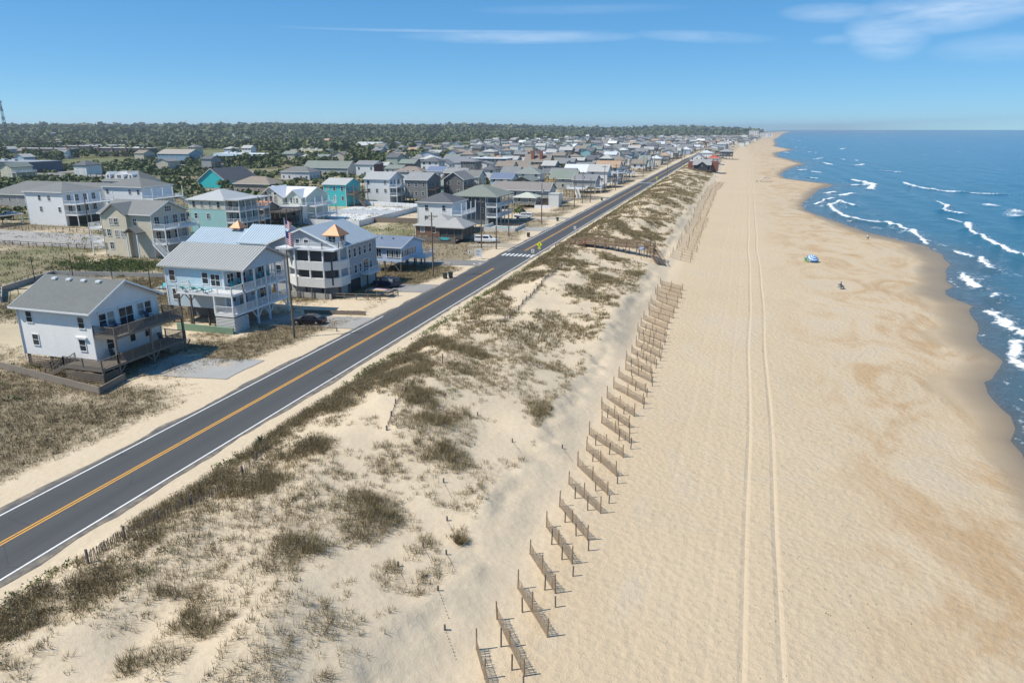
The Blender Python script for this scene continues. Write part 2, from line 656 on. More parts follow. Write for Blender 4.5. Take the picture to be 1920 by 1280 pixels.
def lot_cover(x, y):
    n = fbm(x, y, 9, 4, 61)
    c = np.clip((n - 0.20) * 3.2, 0, 1) * sstep(-49.6, -54.0, x + (fbm(y, x, 7, 2, 63) - 0.5) * 6)
    sandy = np.exp(-(((x + 92) / 14) ** 2 + ((y - 69) / 5.5) ** 2)) + np.exp(-(((x + 57) / 5) ** 2 + ((y - 95) / 6) ** 2))
    return np.clip(c * (1 - np.clip(sandy * 1.3, 0, 1)), 0, 1)


def ground_attrs(x, y, z):
    xs = shore(y)
    x = x - bend(y)
    lot = lot_cover(x, y) * (x < -48.5)
    dn = dune_cover(x, y) * (x > -39)
    veg = np.maximum(lot * 0.85, dn * 0.72)
    back = sstep(-75, -110, x)
    green = np.clip(back * np.clip((fbm(x, y, 30, 3, 71) - 0.38) * 3, 0, 1) + sstep(-300, -420, x), 0, 1)
    lawn = np.exp(-(((x + 92) / 12) ** 4 + ((y - 174) / 8) ** 4)) + np.exp(-(((x + 98) / 9) ** 4 + ((y - 245) / 12) ** 4)) + np.exp(-(((x + 100) / 18) ** 4 + ((y - 112) / 7) ** 4)) * 0.7
    green = np.clip(np.maximum(green, lawn), 0, 1) * (x < -52)
    veg = np.maximum(veg, sstep(-240, -330, x) * 0.9)
    up = z + 2.5
    wl_ = 0.16 + 0.09 * np.sin(y / 5.5 + 2 * np.sin(y / 17)) + (fbm(x, y, 7, 2, 77) - 0.5) * 0.22
    wet = sstep(0.06, -0.06, up - wl_) * (x > 0)
    return veg, green, wet


def lines(*segs):
    o = []
    for a, b, st in segs:
        o.append(np.arange(a, b, st))
    return np.concatenate(o)


gx = np.concatenate([-np.geomspace(6000, 520, 30), lines((-500, -130, 6), (-130, -51, 1.2), (-51, -5, 0.36), (-5, 48, 0.6), (48, 120, 5)), np.geomspace(120, 900, 14)])
gy = np.concatenate([lines((-30, 12, 4), (12, 95, 0.36), (95, 200, 0.75), (200, 500, 2.5), (500, 1500, 12)), np.geomspace(1500, 12000, 36)])
GX, GY = np.meshgrid(gx, gy)
GZ = height(GX, GY)
veg_a, green_a, wet_a = ground_attrs(GX, GY, GZ)


def _ground():
    t = NT('sand_ground')
    x, y, z = t.xyz()
    veg, green, wet = t.attr('veg'), t.attr('green'), t.attr('wet')
    n1 = t.noise(0.045, 5, 0.6)
    n2 = t.noise(0.35, 5, 0.65)
    n3 = t.noise(2.2, 4, 0.7)
    n4 = t.noise(9.0, 3, 0.7)
    streak = t.noise(0.10, 6, 0.65, t.scaled(1.0, 0.55, 1.0), 1.6)
    dune_f = t.math('MULTIPLY', t.math('SUBTRACT', -9.0, x), 0.4, clamp=True)
    beach = t.mix(n1, (0.50, 0.385, 0.245), (0.565, 0.455, 0.315))
    tint = t.math('MULTIPLY', t.math('MULTIPLY', t.math('SUBTRACT', streak, 0.47, clamp=True), 7.0, clamp=True),
                  t.math('MULTIPLY', t.math('SUBTRACT', x, 7.0), 0.10, clamp=True))
    beach = t.mix(t.math('MULTIPLY', tint, 0.95), beach, (0.43, 0.285, 0.150))
    grey = t.math('MULTIPLY', t.math('SUBTRACT', 0.47, streak, clamp=True), 4.0, clamp=True)
    beach = t.mix(t.math('MULTIPLY', grey, 0.8), beach, (0.50, 0.435, 0.345))
    dsand = t.mix(n2, (0.55, 0.445, 0.305), (0.61, 0.51, 0.375))
    sand = t.mix(dune_f, beach, dsand)
    sand = t.mix(t.math('MULTIPLY', t.math('SUBTRACT', n3, 0.25, clamp=True), 0.75), sand, (0.40, 0.315, 0.215))
    dark = t.math('MULTIPLY', t.math('SUBTRACT', t.math('ADD', t.math('MULTIPLY', n4, 0.6), t.math('MULTIPLY', t.noise(0.14, 4, 0.6), 0.5)), 0.63, clamp=True), 6.0, clamp=True)
    sand = t.mix(t.math('MULTIPLY', dark, 0.42), sand, (0.21, 0.17, 0.12))
    # vehicle tracks pressed along the beach
    wob = t.math('MULTIPLY', t.math('SUBTRACT', t.noise(0.012, 1, 0.5, t.scaled(0.0, 1.0, 0.0)), 0.5), 3.0)
    xw = t.math('SUBTRACT', t.math('SUBTRACT', x, wob), t.math('MULTIPLY', y, 0.0085))
    trk = None
    for cx, wd, am in ((2.45, 0.28, 0.36), (4.45, 0.28, 0.36), (-1.2, 0.4, 0.08), (-3.2, 0.4, 0.08), (0.6, 0.3, 0.07)):
        d = t.math('ABSOLUTE', t.math('SUBTRACT', xw, cx))
        f = t.math('MULTIPLY', t.math('SUBTRACT', 1.0, t.math('DIVIDE', d, wd), clamp=True), am)
        trk = f if trk is None else t.math('MAXIMUM', trk, f)
    trk = t.math('MULTIPLY', trk, t.math('ADD', 0.25, t.math('MULTIPLY', t.noise(0.11, 3, 0.6), 1.3)))
    trs = t.math('MULTIPLY', trk, 2.0, clamp=True)
    sand = t.mix(t.math('MULTIPLY', trs, 0.32), sand, (0.60, 0.49, 0.35))
    # dry litter and soil under the plants
    cover = t.math('MULTIPLY', t.math('SUBTRACT', t.math('ADD', veg, t.math('MULTIPLY', t.math('SUBTRACT', n3, 0.5), 1.1)), 0.25, clamp=True), 1.7, clamp=True)
    soil = t.mix(n2, (0.150, 0.118, 0.072), (0.235, 0.190, 0.120))
    soil = t.mix(t.math('MULTIPLY', t.math('ADD', green, t.math('MULTIPLY', t.math('SUBTRACT', n2, 0.5), 0.8)), 1.0, clamp=True), soil, (0.105, 0.118, 0.040))
    col = t.mix(t.math('MULTIPLY', cover, 0.9), sand, soil)
    gg = t.math('MULTIPLY', t.math('MULTIPLY', green, t.math('ADD', n2, 0.25)), 1.0, clamp=True)
    col = t.mix(t.math('MULTIPLY', gg, 0.85), col, t.mix(n3, (0.085, 0.105, 0.030), (0.165, 0.165, 0.065)))
    wetc = t.mix(n2, (0.37, 0.285, 0.185), (0.42, 0.335, 0.225))
    col = t.mix(t.math('MULTIPLY', wet, 0.8), col, wetc)
    low = t.math('MULTIPLY', t.math('SUBTRACT', -2.36, z), 5.0, clamp=True)
    col = t.mix(low, col, (0.13, 0.105, 0.075))
    rough = t.math('SUBTRACT', 0.92, t.math('MULTIPLY', low, 0.62))
    # footprints and ripples
    foot = t.node('ShaderNodeTexVoronoi')
    foot.inputs['Scale'].default_value = 2.0
    t.l.new(t.pos(), foot.inputs['Vector'])
    fh = t.math('ADD', t.math('MULTIPLY', foot.outputs['Distance'], 0.45), t.math('ADD', t.math('MULTIPLY', n4, 0.45), t.math('MULTIPLY', t.noise(1.1, 3, 0.6), 0.9)))
    calm = t.math('MULTIPLY', t.math('SUBTRACT', 1.0, t.math('MULTIPLY', trs, 0.9)), t.math('SUBTRACT', 1.0, t.math('MULTIPLY', wet, 0.93)))
    calm = t.math('MULTIPLY', calm, t.math('SUBTRACT', 1.0, t.math('MULTIPLY', dune_f, 0.55)))
    h = t.math('SUBTRACT', t.math('MULTIPLY', fh, calm), t.math('MULTIPLY', trk, 0.10))
    return t.fin(col, rough, t.bump(h, 0.85, 0.15), 0.0, 0.3)


struct('ground', grid_mesh('ground', GX, GY, GZ, _ground(), {'veg': veg_a, 'green': green_a, 'wet': wet_a}))

# ------------------------------------------------------------------ sea
FOAM = [[(89.1, 452.6), (87.4, 423.4), (92.1, 399.8), (103.1, 387.1), (118, 380)], [(64.3, 468.0), (67.7, 446.0), (69.2, 425.6), (63.7, 397.9)],
        [(35.1, 304.5), (34.7, 275.5), (37.6, 258.5), (46.2, 248.1), (47.6, 241.9), (49.4, 230.2), (48.3, 207.8)],
        [(67.7, 269.3), (70.1, 255.5), (65.8, 238.8), (65.2, 224.0), (64.2, 204.6), (64.9, 191.0), (66, 170), (69, 150)],
        [(78.6, 333.7), (77.2, 311.3), (72.3, 296.1), (76.4, 286.7)], [(41.0, 367.8), (44.4, 372.0)], [(45.8, 354.6), (52.0, 368.2)], [(30.7, 309.7), (35.2, 325.0), (40.2, 339.2)],
        [(34.5, 302.2), (40.9, 322.0), (44.0, 307.3)], [(46.0, 166.3), (44.9, 157.4), (44.6, 151.1)], [(44.5, 141.3), (46.0, 144.4)], [(40.9, 131.3), (41.1, 124.2), (40.6, 117.7), (41.1, 114.9)],
        [(58, 140), (57, 120), (59, 104), (57, 88)], [(74, 190), (76, 170), (75, 150), (79, 128)], [(95, 330), (97, 305), (94, 280), (97, 262)], [(52, 196), (54, 184), (53, 172)], [(118, 300), (121, 270), (119, 240)],
        [(39.0, 111.5), (36.0, 102.4), (36.3, 99.6), (37, 90), (36, 78), (38, 60)], [(118.3, 1561.7), (130.4, 1565.5)], [(85.8, 1040.3), (95.0, 1019.4)], [(95.2, 787.6), (110.0, 765.8)],
        [(71.2, 706.0), (74.7, 665.1)], [(91.7, 660.6), (101.0, 683.2)], [(97.4, 579.1), (107.5, 568.2)], [(41.8, 569.2), (48.0, 578.7)], [(50.0, 550.3), (53.6, 544.7)], [(41.4, 481.2), (45.6, 477.3)],
        [(69.0, 779.5), (81.8, 826.9)], [(103.0, 917.9), (106.5, 919.0)], [(142.8, 1196.2), (157.2, 1267.0)], [(71.4, 434.4), (59.2, 422.5)], [(134.6, 2293.4), (148.9, 2082.5)],
        [(87.1, 1319.6), (101.2, 1285.7)], [(55.6, 1031.0), (59.6, 985.7)], [(37.6, 756.3), (49.0, 722.2)]]
st = np.concatenate([lines((-9, 62, 0.7), (62, 300, 5)), np.geomspace(300, 45000, 30)])
sy = np.concatenate([lines((-300, 30, 15), (30, 260, 0.8), (260, 700, 2.5), (700, 2500, 14)), np.geomspace(2500, 50000, 26)])
ST, SY = np.meshgrid(st, sy)
SX = shore(np.minimum(SY, 12000)) + ST
off = sstep(3, 30, ST)
phase = SX / 2.4 + 3.0 * fbm(SX, SY, 40, 2, 81) + 0.02 * SY
SZ = -2.5 + off * (0.16 * np.sin(phase) + 0.30 * (fbm(SX, SY, 9, 3, 83) - 0.5) + 0.22 * (fbm(SX * 1.6, SY * 0.5, 22, 2, 84) - 0.5)) * (ST < 900)
foam = np.zeros_like(SX)
fw = (fbm(SX, SY, 3.0, 3, 85) - 0.5)
for pl in FOAM:
    far = pl[0][1] > 340
    for (ax, ay), (bx, by) in zip(pl[:-1], pl[1:]):
        pad = 14
        sel = (SX > min(ax, bx) - pad) & (SX < max(ax, bx) + pad * 1.6) & (SY > min(ay, by) - pad) & (SY < max(ay, by) + pad)
        if not sel.any():
            continue
        px_, py_ = SX[sel], SY[sel]
        dx, dy = bx - ax, by - ay
        u = np.clip(((px_ - ax) * dx + (py_ - ay) * dy) / (dx * dx + dy * dy), 0, 1)
        ex, ey = px_ - ax - u * dx, py_ - ay - u * dy
        d = np.hypot(ex, ey)
        wd = (1.7 if far else 0.85) * (1 + 1.6 * fw[sel]) * (0.55 + 0.9 * vnoise(px_ * 0 + ay + u * 9, py_ * 0, 2.3, 3))
        core = np.clip(1.35 - d / np.maximum(wd, 0.2), 0, 1)
        trail = np.clip(1 - np.hypot(ex, ey) / (9.0 if far else 7.0), 0, 1) * (ex > -0.5) * 0.50
        foam[sel] = np.maximum(foam[sel], np.maximum(core, trail))
        SZ[sel] += 0.5 * np.exp(-((d - 0.6) / 1.5) ** 2) * sstep(1.5, 8, ST[sel])
lace = np.clip((fbm(SX, SY * 0.6, 4, 4, 87) - 0.60) * 4, 0, 0.5) * sstep(40, 6, ST) * sstep(0.2, 2.0, ST)
edge = np.exp(-((ST - 0.6) / 0.5) ** 2) * np.clip((vnoise(SY, SX * 0, 6, 5) - 0.45) * 2, 0, 0.6)
cap = np.clip((fbm(SX * 1.2, SY * 0.28, 11, 4, 89) - 0.765) * 9, 0, 0.8) * sstep(25, 70, ST) * sstep(700, 250, ST)
foam = np.clip(np.maximum(np.maximum(foam, lace), np.maximum(edge, cap)), 0, 1)


def _sea():
    t = NT('sea_water')
    off_ = t.attr('offshore')
    fo = t.attr('foam')
    n = t.noise(0.5, 4, 0.6)
    n2 = t.noise(0.05, 3, 0.5, t.scaled(1.0, 0.35, 1))
    n3 = t.noise(1.1, 6, 0.72)
    col = t.ramp(off_, [(0.0, (0.120, 0.098, 0.075)), (0.03, (0.085, 0.098, 0.102)), (0.14, (0.034, 0.115, 0.170)), (0.40, (0.014, 0.118, 0.205)), (1.0, (0.005, 0.122, 0.245))])
    col = t.mix(t.math('MULTIPLY', n2, 0.35), col, (0.020, 0.105, 0.155))
    fm = t.math('MULTIPLY', t.math('SUBTRACT', t.math('ADD', fo, t.math('MULTIPLY', t.math('SUBTRACT', n3, 0.5), 2.4)), 0.45, clamp=True), 2.2, clamp=True)
    fm = t.math('MULTIPLY', fm, t.math('MULTIPLY', fo, 4.0, clamp=True))
    col = t.mix(fm, col, (0.80, 0.82, 0.83))
    rough = t.math('ADD', 0.16, t.math('MULTIPLY', fm, 0.7))
    wav = t.noise(0.22, 6, 0.62, t.scaled(1.0, 0.45, 1.0), 0.4)
    hh = t.math('ADD', t.math('MULTIPLY', wav, 1.0), t.math('MULTIPLY', n, 0.22))
    m = t.fin(col, rough, t.bump(hh, 0.9, 0.9), 0.0, 0.16)
    t.b.inputs['IOR'].default_value = 1.33
    return m


offs = np.clip(ST / 400.0, 0, 1) ** 0.6
struct('sea', grid_mesh('sea', SX, SY, SZ, _sea(), {'foam': foam, 'offshore': offs}))


# ------------------------------------------------------------------ road, streets, drives (sheets that follow the ground)
def sheet(name, x0, x1, y0, y1, m, dz=0.03, step=2.0, wob=0.0, kind='structure', seed=0):
    nx = max(2, int(abs(x1 - x0) / step) + 1)
    ny = max(2, int(abs(y1 - y0) / step) + 1)
    if ny > 700:
        ys = np.concatenate([np.arange(y0, 400, step), np.geomspace(400, y1, 60)])
    else:
        ys = np.linspace(y0, y1, ny)
    X, Y = np.meshgrid(np.linspace(x0, x1, nx), ys)
    if wob:
        a = (fbm(Y[:, 0], Y[:, 0] * 0, 3.0, 3, seed) - 0.5) * 2 * wob
        b = (fbm(Y[:, 0], Y[:, 0] * 0, 3.0, 3, seed + 5) - 0.5) * 2 * wob
        s = np.linspace(0, 1, nx)[None, :]
        X = X + a[:, None] * (1 - s) + b[:, None] * s
    Z = height(X, Y) + dz
    me = grid_mesh(name, X, Y, Z, m)
    return struct(name, me) if kind == 'structure' else link(name, me)


def flat(name, x0, x1, y0, y1, z, m, step=None):
    ys = np.arange(y0, y1 + 1e-6, step) if step else np.array([y0, y1])
    X, Y = np.meshgrid(np.array([x0, x1]), ys)
    X = X + bend(Y)
    return struct(name, grid_mesh(name, X, Y, X * 0 + z, m, None, False))


ASPH = _asphalt()
ys_ = np.concatenate([np.arange(-30, 260, 0.5), np.geomspace(260, 6000, 80)])
wl1 = (fbm(ys_, ys_ * 0, 4.0, 4, 101) - 0.5) * 0.9
wl2 = (fbm(ys_, ys_ * 0, 4.0, 4, 107) - 0.5) * 0.8
rx = bend(ys_)[:, None] + np.stack([-48.35 + wl1, -47.2 + 0 * ys_, -44.1 + 0 * ys_, -41.0 + 0 * ys_, -39.75 + wl2], 1)
ry = np.repeat(ys_[:, None], 5, 1)
struct('road', grid_mesh('road', rx, ry, rx * 0 + 0.0, ASPH, None, False))
WHITE_P, YELL_P = _paintline((0.72, 0.72, 0.70)), _paintline((0.74, 0.36, 0.035))
for nm, cx, y0, y1, wd in (('edge_line', -47.55, -30, 126, 0.15), ('edge_line', -47.55, 150, 2500, 0.15), ('edge_line', -40.4, -30, 2500, 0.15)):
    flat(nm, cx - wd / 2, cx + wd / 2, y0, y1, 0.006, WHITE_P, 40)
for y0, y1 in ((-30, 139), (152, 366), (379, 2500)):
    for cx in (-44.26, -43.98):
        flat('centre_line', cx - 0.065, cx + 0.065, y0, y1, 0.006, YELL_P, 40)
for yy, n0 in ((146, 8), (372, 8)):
    for i in range(n0):
        flat('crosswalk_bar', -47.3 + i * 0.9, -46.85 + i * 0.9, yy - 1.5, yy + 1.5, 0.006, WHITE_P)
for i in range(2):
    flat('stop_bar', -49.6 + i * 0.9, -49.1 + i * 0.9, 133.0 + i, 133.5 + i, 0.02, WHITE_P)

OLDASPH = concrete((0.20, 0.195, 0.185))
CONC = concrete((0.34, 0.325, 0.30))
sheet('side_street', -110, -47.6, 131.5, 137.5, OLDASPH, 0.05, 2.0, 0.0)
sheet('side_street', -300, -47.6, 282, 288, OLDASPH, 0.06, 3.0)
sheet('side_street', -300, -47.6, 405, 411, OLDASPH, 0.07, 4.0)
sheet('highway', -432, -412, 180, 1600, concrete((0.26, 0.25, 0.235)), 0.10, 6.0)
sheet('parking_lot', -262, -141, 129, 147, CONC, 0.06, 3.0)
sheet('parking_lot', -445, -330, 326, 352, concrete((0.22, 0.215, 0.21)), 0.10, 4.0)
sheet('parking_lot', -520, -434, 590, 660, concrete((0.22, 0.215, 0.21)), 0.10, 6.0)
sheet('driveway', -67, -51.5, 60.5, 67.5, concrete((0.34, 0.335, 0.32)), 0.05, 0.8, 0.5, seed=3)
sheet('driveway', -66, -48.2, 82.5, 88.6, concrete((0.32, 0.31, 0.29)), 0.05, 0.8, 0.3, seed=7)
sheet('driveway', -60, -48.2, 106, 112.5, concrete((0.27, 0.26, 0.25)), 0.05, 0.8, 0.3, seed=9)
sheet('driveway', -63, -48.2, 184, 193, CONC, 0.05, 1.0, 0.3, seed=12)
sheet('driveway', -64, -48.2, 212, 216, CONC, 0.05, 1.0, 0.3, seed=15)
sheet('driveway', -60, -48.2, 156, 161, concrete((0.36, 0.31, 0.24)), 0.05, 1.0, 0.3, seed=17)
for i in range(26):
    flat('parking_line', -258 + i * 4.6, -257.85 + i * 4.6, 141.5, 146.5, -0.40 + hgt(-258 + i * 4.6, 144) * 0 - 0.18, WHITE_P)

# ------------------------------------------------------------------ grasses and shrubs
def _leafmat(name, stops, rough=0.7):
    t = NT(name)
    col = t.ramp(t.attr('tone'), stops)
    m = t.fin(col, rough, None, 0.0, 0.2)
    return m


def blades(P, hgt_, nb, spread, width, lean, seed=0):
    """P (n,3): tufts of thin triangular blades"""
    g = np.random.default_rng(seed)
    n = len(P)
    idx = np.repeat(np.arange(n), nb)
    m = len(idx)
    a = g.uniform(0, 2 * np.pi, m)
    r = np.sqrt(g.uniform(0, 1, m)) * spread[idx]
    bx, by = np.cos(a) * r, np.sin(a) * r
    hh = hgt_[idx] * g.uniform(0.55, 1.1, m)
    la = a + g.normal(0, 0.8, m)
    ll = lean * hh * g.uniform(0.2, 1.1, m)
    base = P[idx] + np.stack([bx, by, -0.04 + 0 * bx], -1)
    tip = base + np.stack([np.cos(la) * ll + 0.10 * hh, np.sin(la) * ll, hh], -1)
    wa = g.uniform(0, np.pi, m)
    wv = np.stack([np.cos(wa), np.sin(wa), 0 * wa], -1) * (width * g.uniform(0.6, 1.4, m))[:, None]
    co = np.stack([base - wv, base + wv, tip], 1).reshape(-1, 3)
    tone = np.clip(np.repeat(g.uniform(0.0, 1.0, n)[idx] * 0.55 + g.uniform(0, 0.45, m), 3), 0, 1)
    return co, np.arange(m * 3).reshape(-1, 3), tone


def leaves(P, rad, hgt_, nl, size, seed=0, low=0.05):
    g = np.random.default_rng(seed)
    n = len(P)
    idx = np.repeat(np.arange(n), nl)
    m = len(idx)
    d = g.normal(0, 1, (m, 3))
    d /= np.linalg.norm(d, axis=1)[:, None]
    rr = g.uniform(0.25, 1.0, m) ** 0.6
    c = P[idx] + np.stack([d[:, 0] * rr * rad[idx], d[:, 1] * rr * rad[idx], low + np.abs(d[:, 2]) * rr * hgt_[idx]], -1)
    u = g.normal(0, 1, (m, 3))
    v = g.normal(0, 1, (m, 3))
    s = (size[idx] * g.uniform(0.6, 1.4, m))[:, None]
    u = u / np.linalg.norm(u, axis=1)[:, None] * s
    v = v / np.linalg.norm(v, axis=1)[:, None] * s * 0.6
    co = np.stack([c - u, c + v, c + u, c - v], 1).reshape(-1, 3)
    tone = np.clip(np.repeat(g.uniform(0, 1, n)[idx] * 0.6 + g.uniform(0, 0.4, m), 4), 0, 1)
    return co, np.arange(m * 4).reshape(-1, 4), tone


def stuff(name, parts, m, label, cat):
    co = np.concatenate([p[0] for p in parts])
    fs, o = [], 0
    for p in parts:
        fs.append(p[1] + o)
        o += len(p[0])
    tone = np.concatenate([p[2] for p in parts])
    ob = link(name, np_mesh(name, co, np.concatenate(fs), m, {'tone': tone}))
    ob['kind'] = 'stuff'
    return tag(ob, label, cat)


def scatter(x0, x1, y0, y1, n, cover, thr=0.0, seed=0, power=1.0):
    g = np.random.default_rng(seed)
    x, y = g.uniform(x0, x1, n), g.uniform(y0, y1, n)
    c = cover(x, y)
    k_ = g.uniform(0, 1, n) < np.clip(c - thr, 0, 1) ** power
    x, y, c = x[k_], y[k_], c[k_]
    return np.stack([x, y, height(x, y)], -1), c


DRY = [(0.0, (0.130, 0.096, 0.050)), (0.35, (0.225, 0.172, 0.090)), (0.7, (0.32, 0.255, 0.140)), (1.0, (0.27, 0.27, 0.12))]
SHRUB = [(0.0, (0.110, 0.082, 0.053)), (0.45, (0.185, 0.145, 0.090)), (0.8, (0.230, 0.190, 0.112)), (1.0, (0.215, 0.225, 0.11))]
GREEN = [(0.0, (0.045, 0.070, 0.020)), (0.5, (0.095, 0.130, 0.036)), (1.0, (0.19, 0.21, 0.075))]
M_DRY, M_SHRUB, M_GREEN = _leafmat('dry_grass', DRY), _leafmat('scrub', SHRUB), _leafmat('green_leaves', GREEN)
gp = []
P, c = scatter(-38, -9.5, 14, 80, 34000, dune_cover, 0.08, 1, 1.3)
gp.append(blades(P, 0.28 + 0.45 * c, 18, 0.16 + 0.2 * c, 0.014, 0.7, 2))
P, c = scatter(-38, -9.5, 80, 210, 40000, dune_cover, 0.08, 3, 1.2)
gp.append(blades(P, 0.32 + 0.45 * c, 13, 0.24 + 0.18 * c, 0.030, 0.6, 4))
P, c = scatter(-39, -9.5, 210, 700, 26000, dune_cover, 0.10, 5)
gp.append(blades(P, 0.5 + 0.5 * c, 10, 0.6 + 0.4 * c, 0.08, 0.6, 6))
# tall thin stalks of sea oats
P, c = scatter(-33, -13, 14, 95, 16000, dune_cover, 0.30, 7)
gp.append(blades(P, 0.95 + 0.35 * c, 4, 0.25 + 0 * c, 0.007, 0.16, 8))
P, c = scatter(-110, -50, 16, 130, 52000, lot_cover, 0.12, 9)
far_ = np.hypot(P[:, 0], P[:, 1])
gp.append(blades(P, 0.20 + 0.22 * c, 9, 0.25 + 0.10 * c, 0.022, 0.7, 10))
P, c = scatter(-300, -50, 90, 420, 30000, lot_cover, 0.25, 11)
gp.append(blades(P, 0.35 + 0.35 * c, 7, 0.6 + 0.3 * c, 0.06, 0.7, 12))
stuff('dune_grass', gp, M_DRY, 'dry tawny dune grass and sea oats growing over the sand', 'grass')
sp = []
road_shrub = lambda x, y: np.clip(dune_cover(x, y) * sstep(-28.5, -31.5, x) * 1.25 - 0.35, 0, 1)
P, c = scatter(-38, -28, 14, 120, 6500, road_shrub, 0.05, 13)
sp.append(leaves(P, 0.32 + 0.2 * c, 0.40 + 0.5 * c, 34, 0.055 + 0 * c, 14))
P, c = scatter(-39, -27, 120, 500, 7000, road_shrub, 0.05, 15)
sp.append(leaves(P, 0.6 + 0.3 * c, 0.6 + 0.6 * c, 18, 0.13 + 0 * c, 16))
heart = lambda x, y: np.clip((dune_cover(x, y) - 0.72) * 3, 0, 1) * (x > -31)
P, c = scatter(-31, -11, 14, 110, 2600, heart, 0.05, 17)
sp.append(leaves(P, 0.26 + 0.15 * c, 0.30 + 0.3 * c, 26, 0.05 + 0 * c, 18))
low = lambda x, y: np.clip((lot_cover(x, y) - 0.55) * 1.6, 0, 1)
P, c = scatter(-115, -52, 16, 130, 15000, low, 0.1, 19)
sp.append(leaves(P, 0.35 + 0.2 * c, 0.22 + 0.2 * c, 16, 0.07 + 0 * c, 20))
stuff('dune_scrub', sp, M_SHRUB, 'low dark brown scrub bushes beside the road and on the dunes', 'scrub')
gr = []
grn = lambda x, y: np.clip((fbm(x, y, 6, 3, 91) - 0.55) * 3, 0, 1) * np.clip(dune_cover(x, y) * 2.0, 0, 1)
P, c = scatter(-38.3, -11, 14, 120, 7000, grn, 0.12, 21)
gr.append(leaves(P, 0.16 + 0.2 * c, 0.14 + 0.25 * c, 16, 0.05 + 0 * c, 22))
edge_g = lambda x, y: np.exp(-((x + 37.6) / 0.8) ** 2) * sstep(70, 100, y) * 0.8 + np.exp(-((x + 37.4) / 0.9) ** 2) * np.clip((fbm(y, x, 6, 2, 92) - 0.5) * 3, 0, 1)
P, c = scatter(-39, -35, 14, 420, 9000, edge_g, 0.05, 23)
gr.append(leaves(P, 0.4 + 0.2 * c, 0.22 + 0.25 * c, 14, 0.09 + 0 * c, 24))
lotg = lambda x, y: np.clip((fbm(x, y, 11, 3, 93) - 0.52) * 3, 0, 1) * np.clip(lot_cover(x, y) * 1.5, 0, 1) * sstep(-60, -75, x)
P, c = scatter(-260, -60, 16, 330, 16000, lotg, 0.1, 25)
gr.append(leaves(P, 0.7 + 0.5 * c, 0.35 + 0.5 * c, 16, 0.16 + 0 * c, 26))
g3 = np.random.default_rng(123)
hx_, hy_ = -121 + g3.normal(0, 7, 420), 112 + g3.normal(0, 3.6, 420)
gr.append(leaves(np.stack([hx_, hy_, height(hx_, hy_)], -1), g3.uniform(0.6, 1.2, 420), g3.uniform(0.5, 1.1, 420), 44, np.full(420, 0.13), 27))
stuff('green_plants', gr, M_GREEN, 'small green leafy plants scattered over the dunes and lots', 'plants')


# dark bits of wrack and shell left by the tide
g5 = np.random.default_rng(55)
wy = g5.uniform(25, 260, 2600)
wx_ = shore(wy) - 9 - np.abs(g5.normal(0, 6, 2600)) - 5 * fbm(wy, wy * 0, 9, 2, 57)
kk = fbm(wx_, wy, 6, 3, 58) > 0.47
wx_, wy = wx_[kk], wy[kk]
P = np.stack([wx_, wy, height(wx_, wy)], -1)
stuff('wrack', [leaves(P, np.full(len(P), 0.12), np.full(len(P), 0.02), 3, np.full(len(P), 0.035), 59, 0.01)], _leafmat('wrack', [(0.0, (0.03, 0.026, 0.02)), (0.8, (0.12, 0.10, 0.075)), (1.0, (0.55, 0.52, 0.46))]),
      'scattered dark wrack and shell fragments along the upper tide line', 'wrack')


# ------------------------------------------------------------------ woods
def crowns(P, rad, hgt_, n, seed):
    """crown volume filled with leaf clumps: a shell of irregular facets"""
    g = np.random.default_rng(seed)
    k_ = len(P)
    idx = np.repeat(np.arange(k_), n)
    m = len(idx)
    d = g.normal(0, 1, (m, 3))
    d[:, 2] = np.abs(d[:, 2]) * 0.9 - 0.15
    d /= np.linalg.norm(d, axis=1)[:, None]
    lob = 0.72 + 0.42 * np.sin(3.1 * d[:, 0] + 2.3 * d[:, 1] + idx * 1.7) * np.cos(2.7 * d[:, 1] - 1.9 * d[:, 2] + idx)
    rr = lob * g.uniform(0.72, 1.05, m)
    c = P[idx] + d * np.stack([rad[idx], rad[idx], hgt_[idx]], -1) * rr[:, None]
    nrm = d + g.normal(0, 0.45, (m, 3))
    nrm /= np.linalg.norm(nrm, axis=1)[:, None]
    u = np.cross(nrm, g.normal(0, 1, (m, 3)))
    u /= np.linalg.norm(u, axis=1)[:, None] + 1e-9
    v = np.cross(nrm, u)
    s = (rad[idx] * (2.2 / math.sqrt(n)) * g.uniform(0.7, 1.5, m))[:, None]
    co = np.stack([c - u * s, c + v * s * 0.8, c + u * s, c - v * s * 0.8], 1).reshape(-1, 3)
    tone = np.clip(np.repeat(g.uniform(0, 1, k_)[idx] * 0.7 + g.uniform(0, 0.3, m), 4), 0, 1)
    return co, np.arange(m * 4).reshape(-1, 4), tone


WOODS = [(0.0, (0.075, 0.092, 0.046)), (0.35, (0.100, 0.126, 0.054)), (0.65, (0.125, 0.150, 0.064)), (0.85, (0.155, 0.175, 0.075)), (1.0, (0.185, 0.165, 0.105))]
M_WOODS = _leafmat('woodland_leaves', WOODS, 0.8)


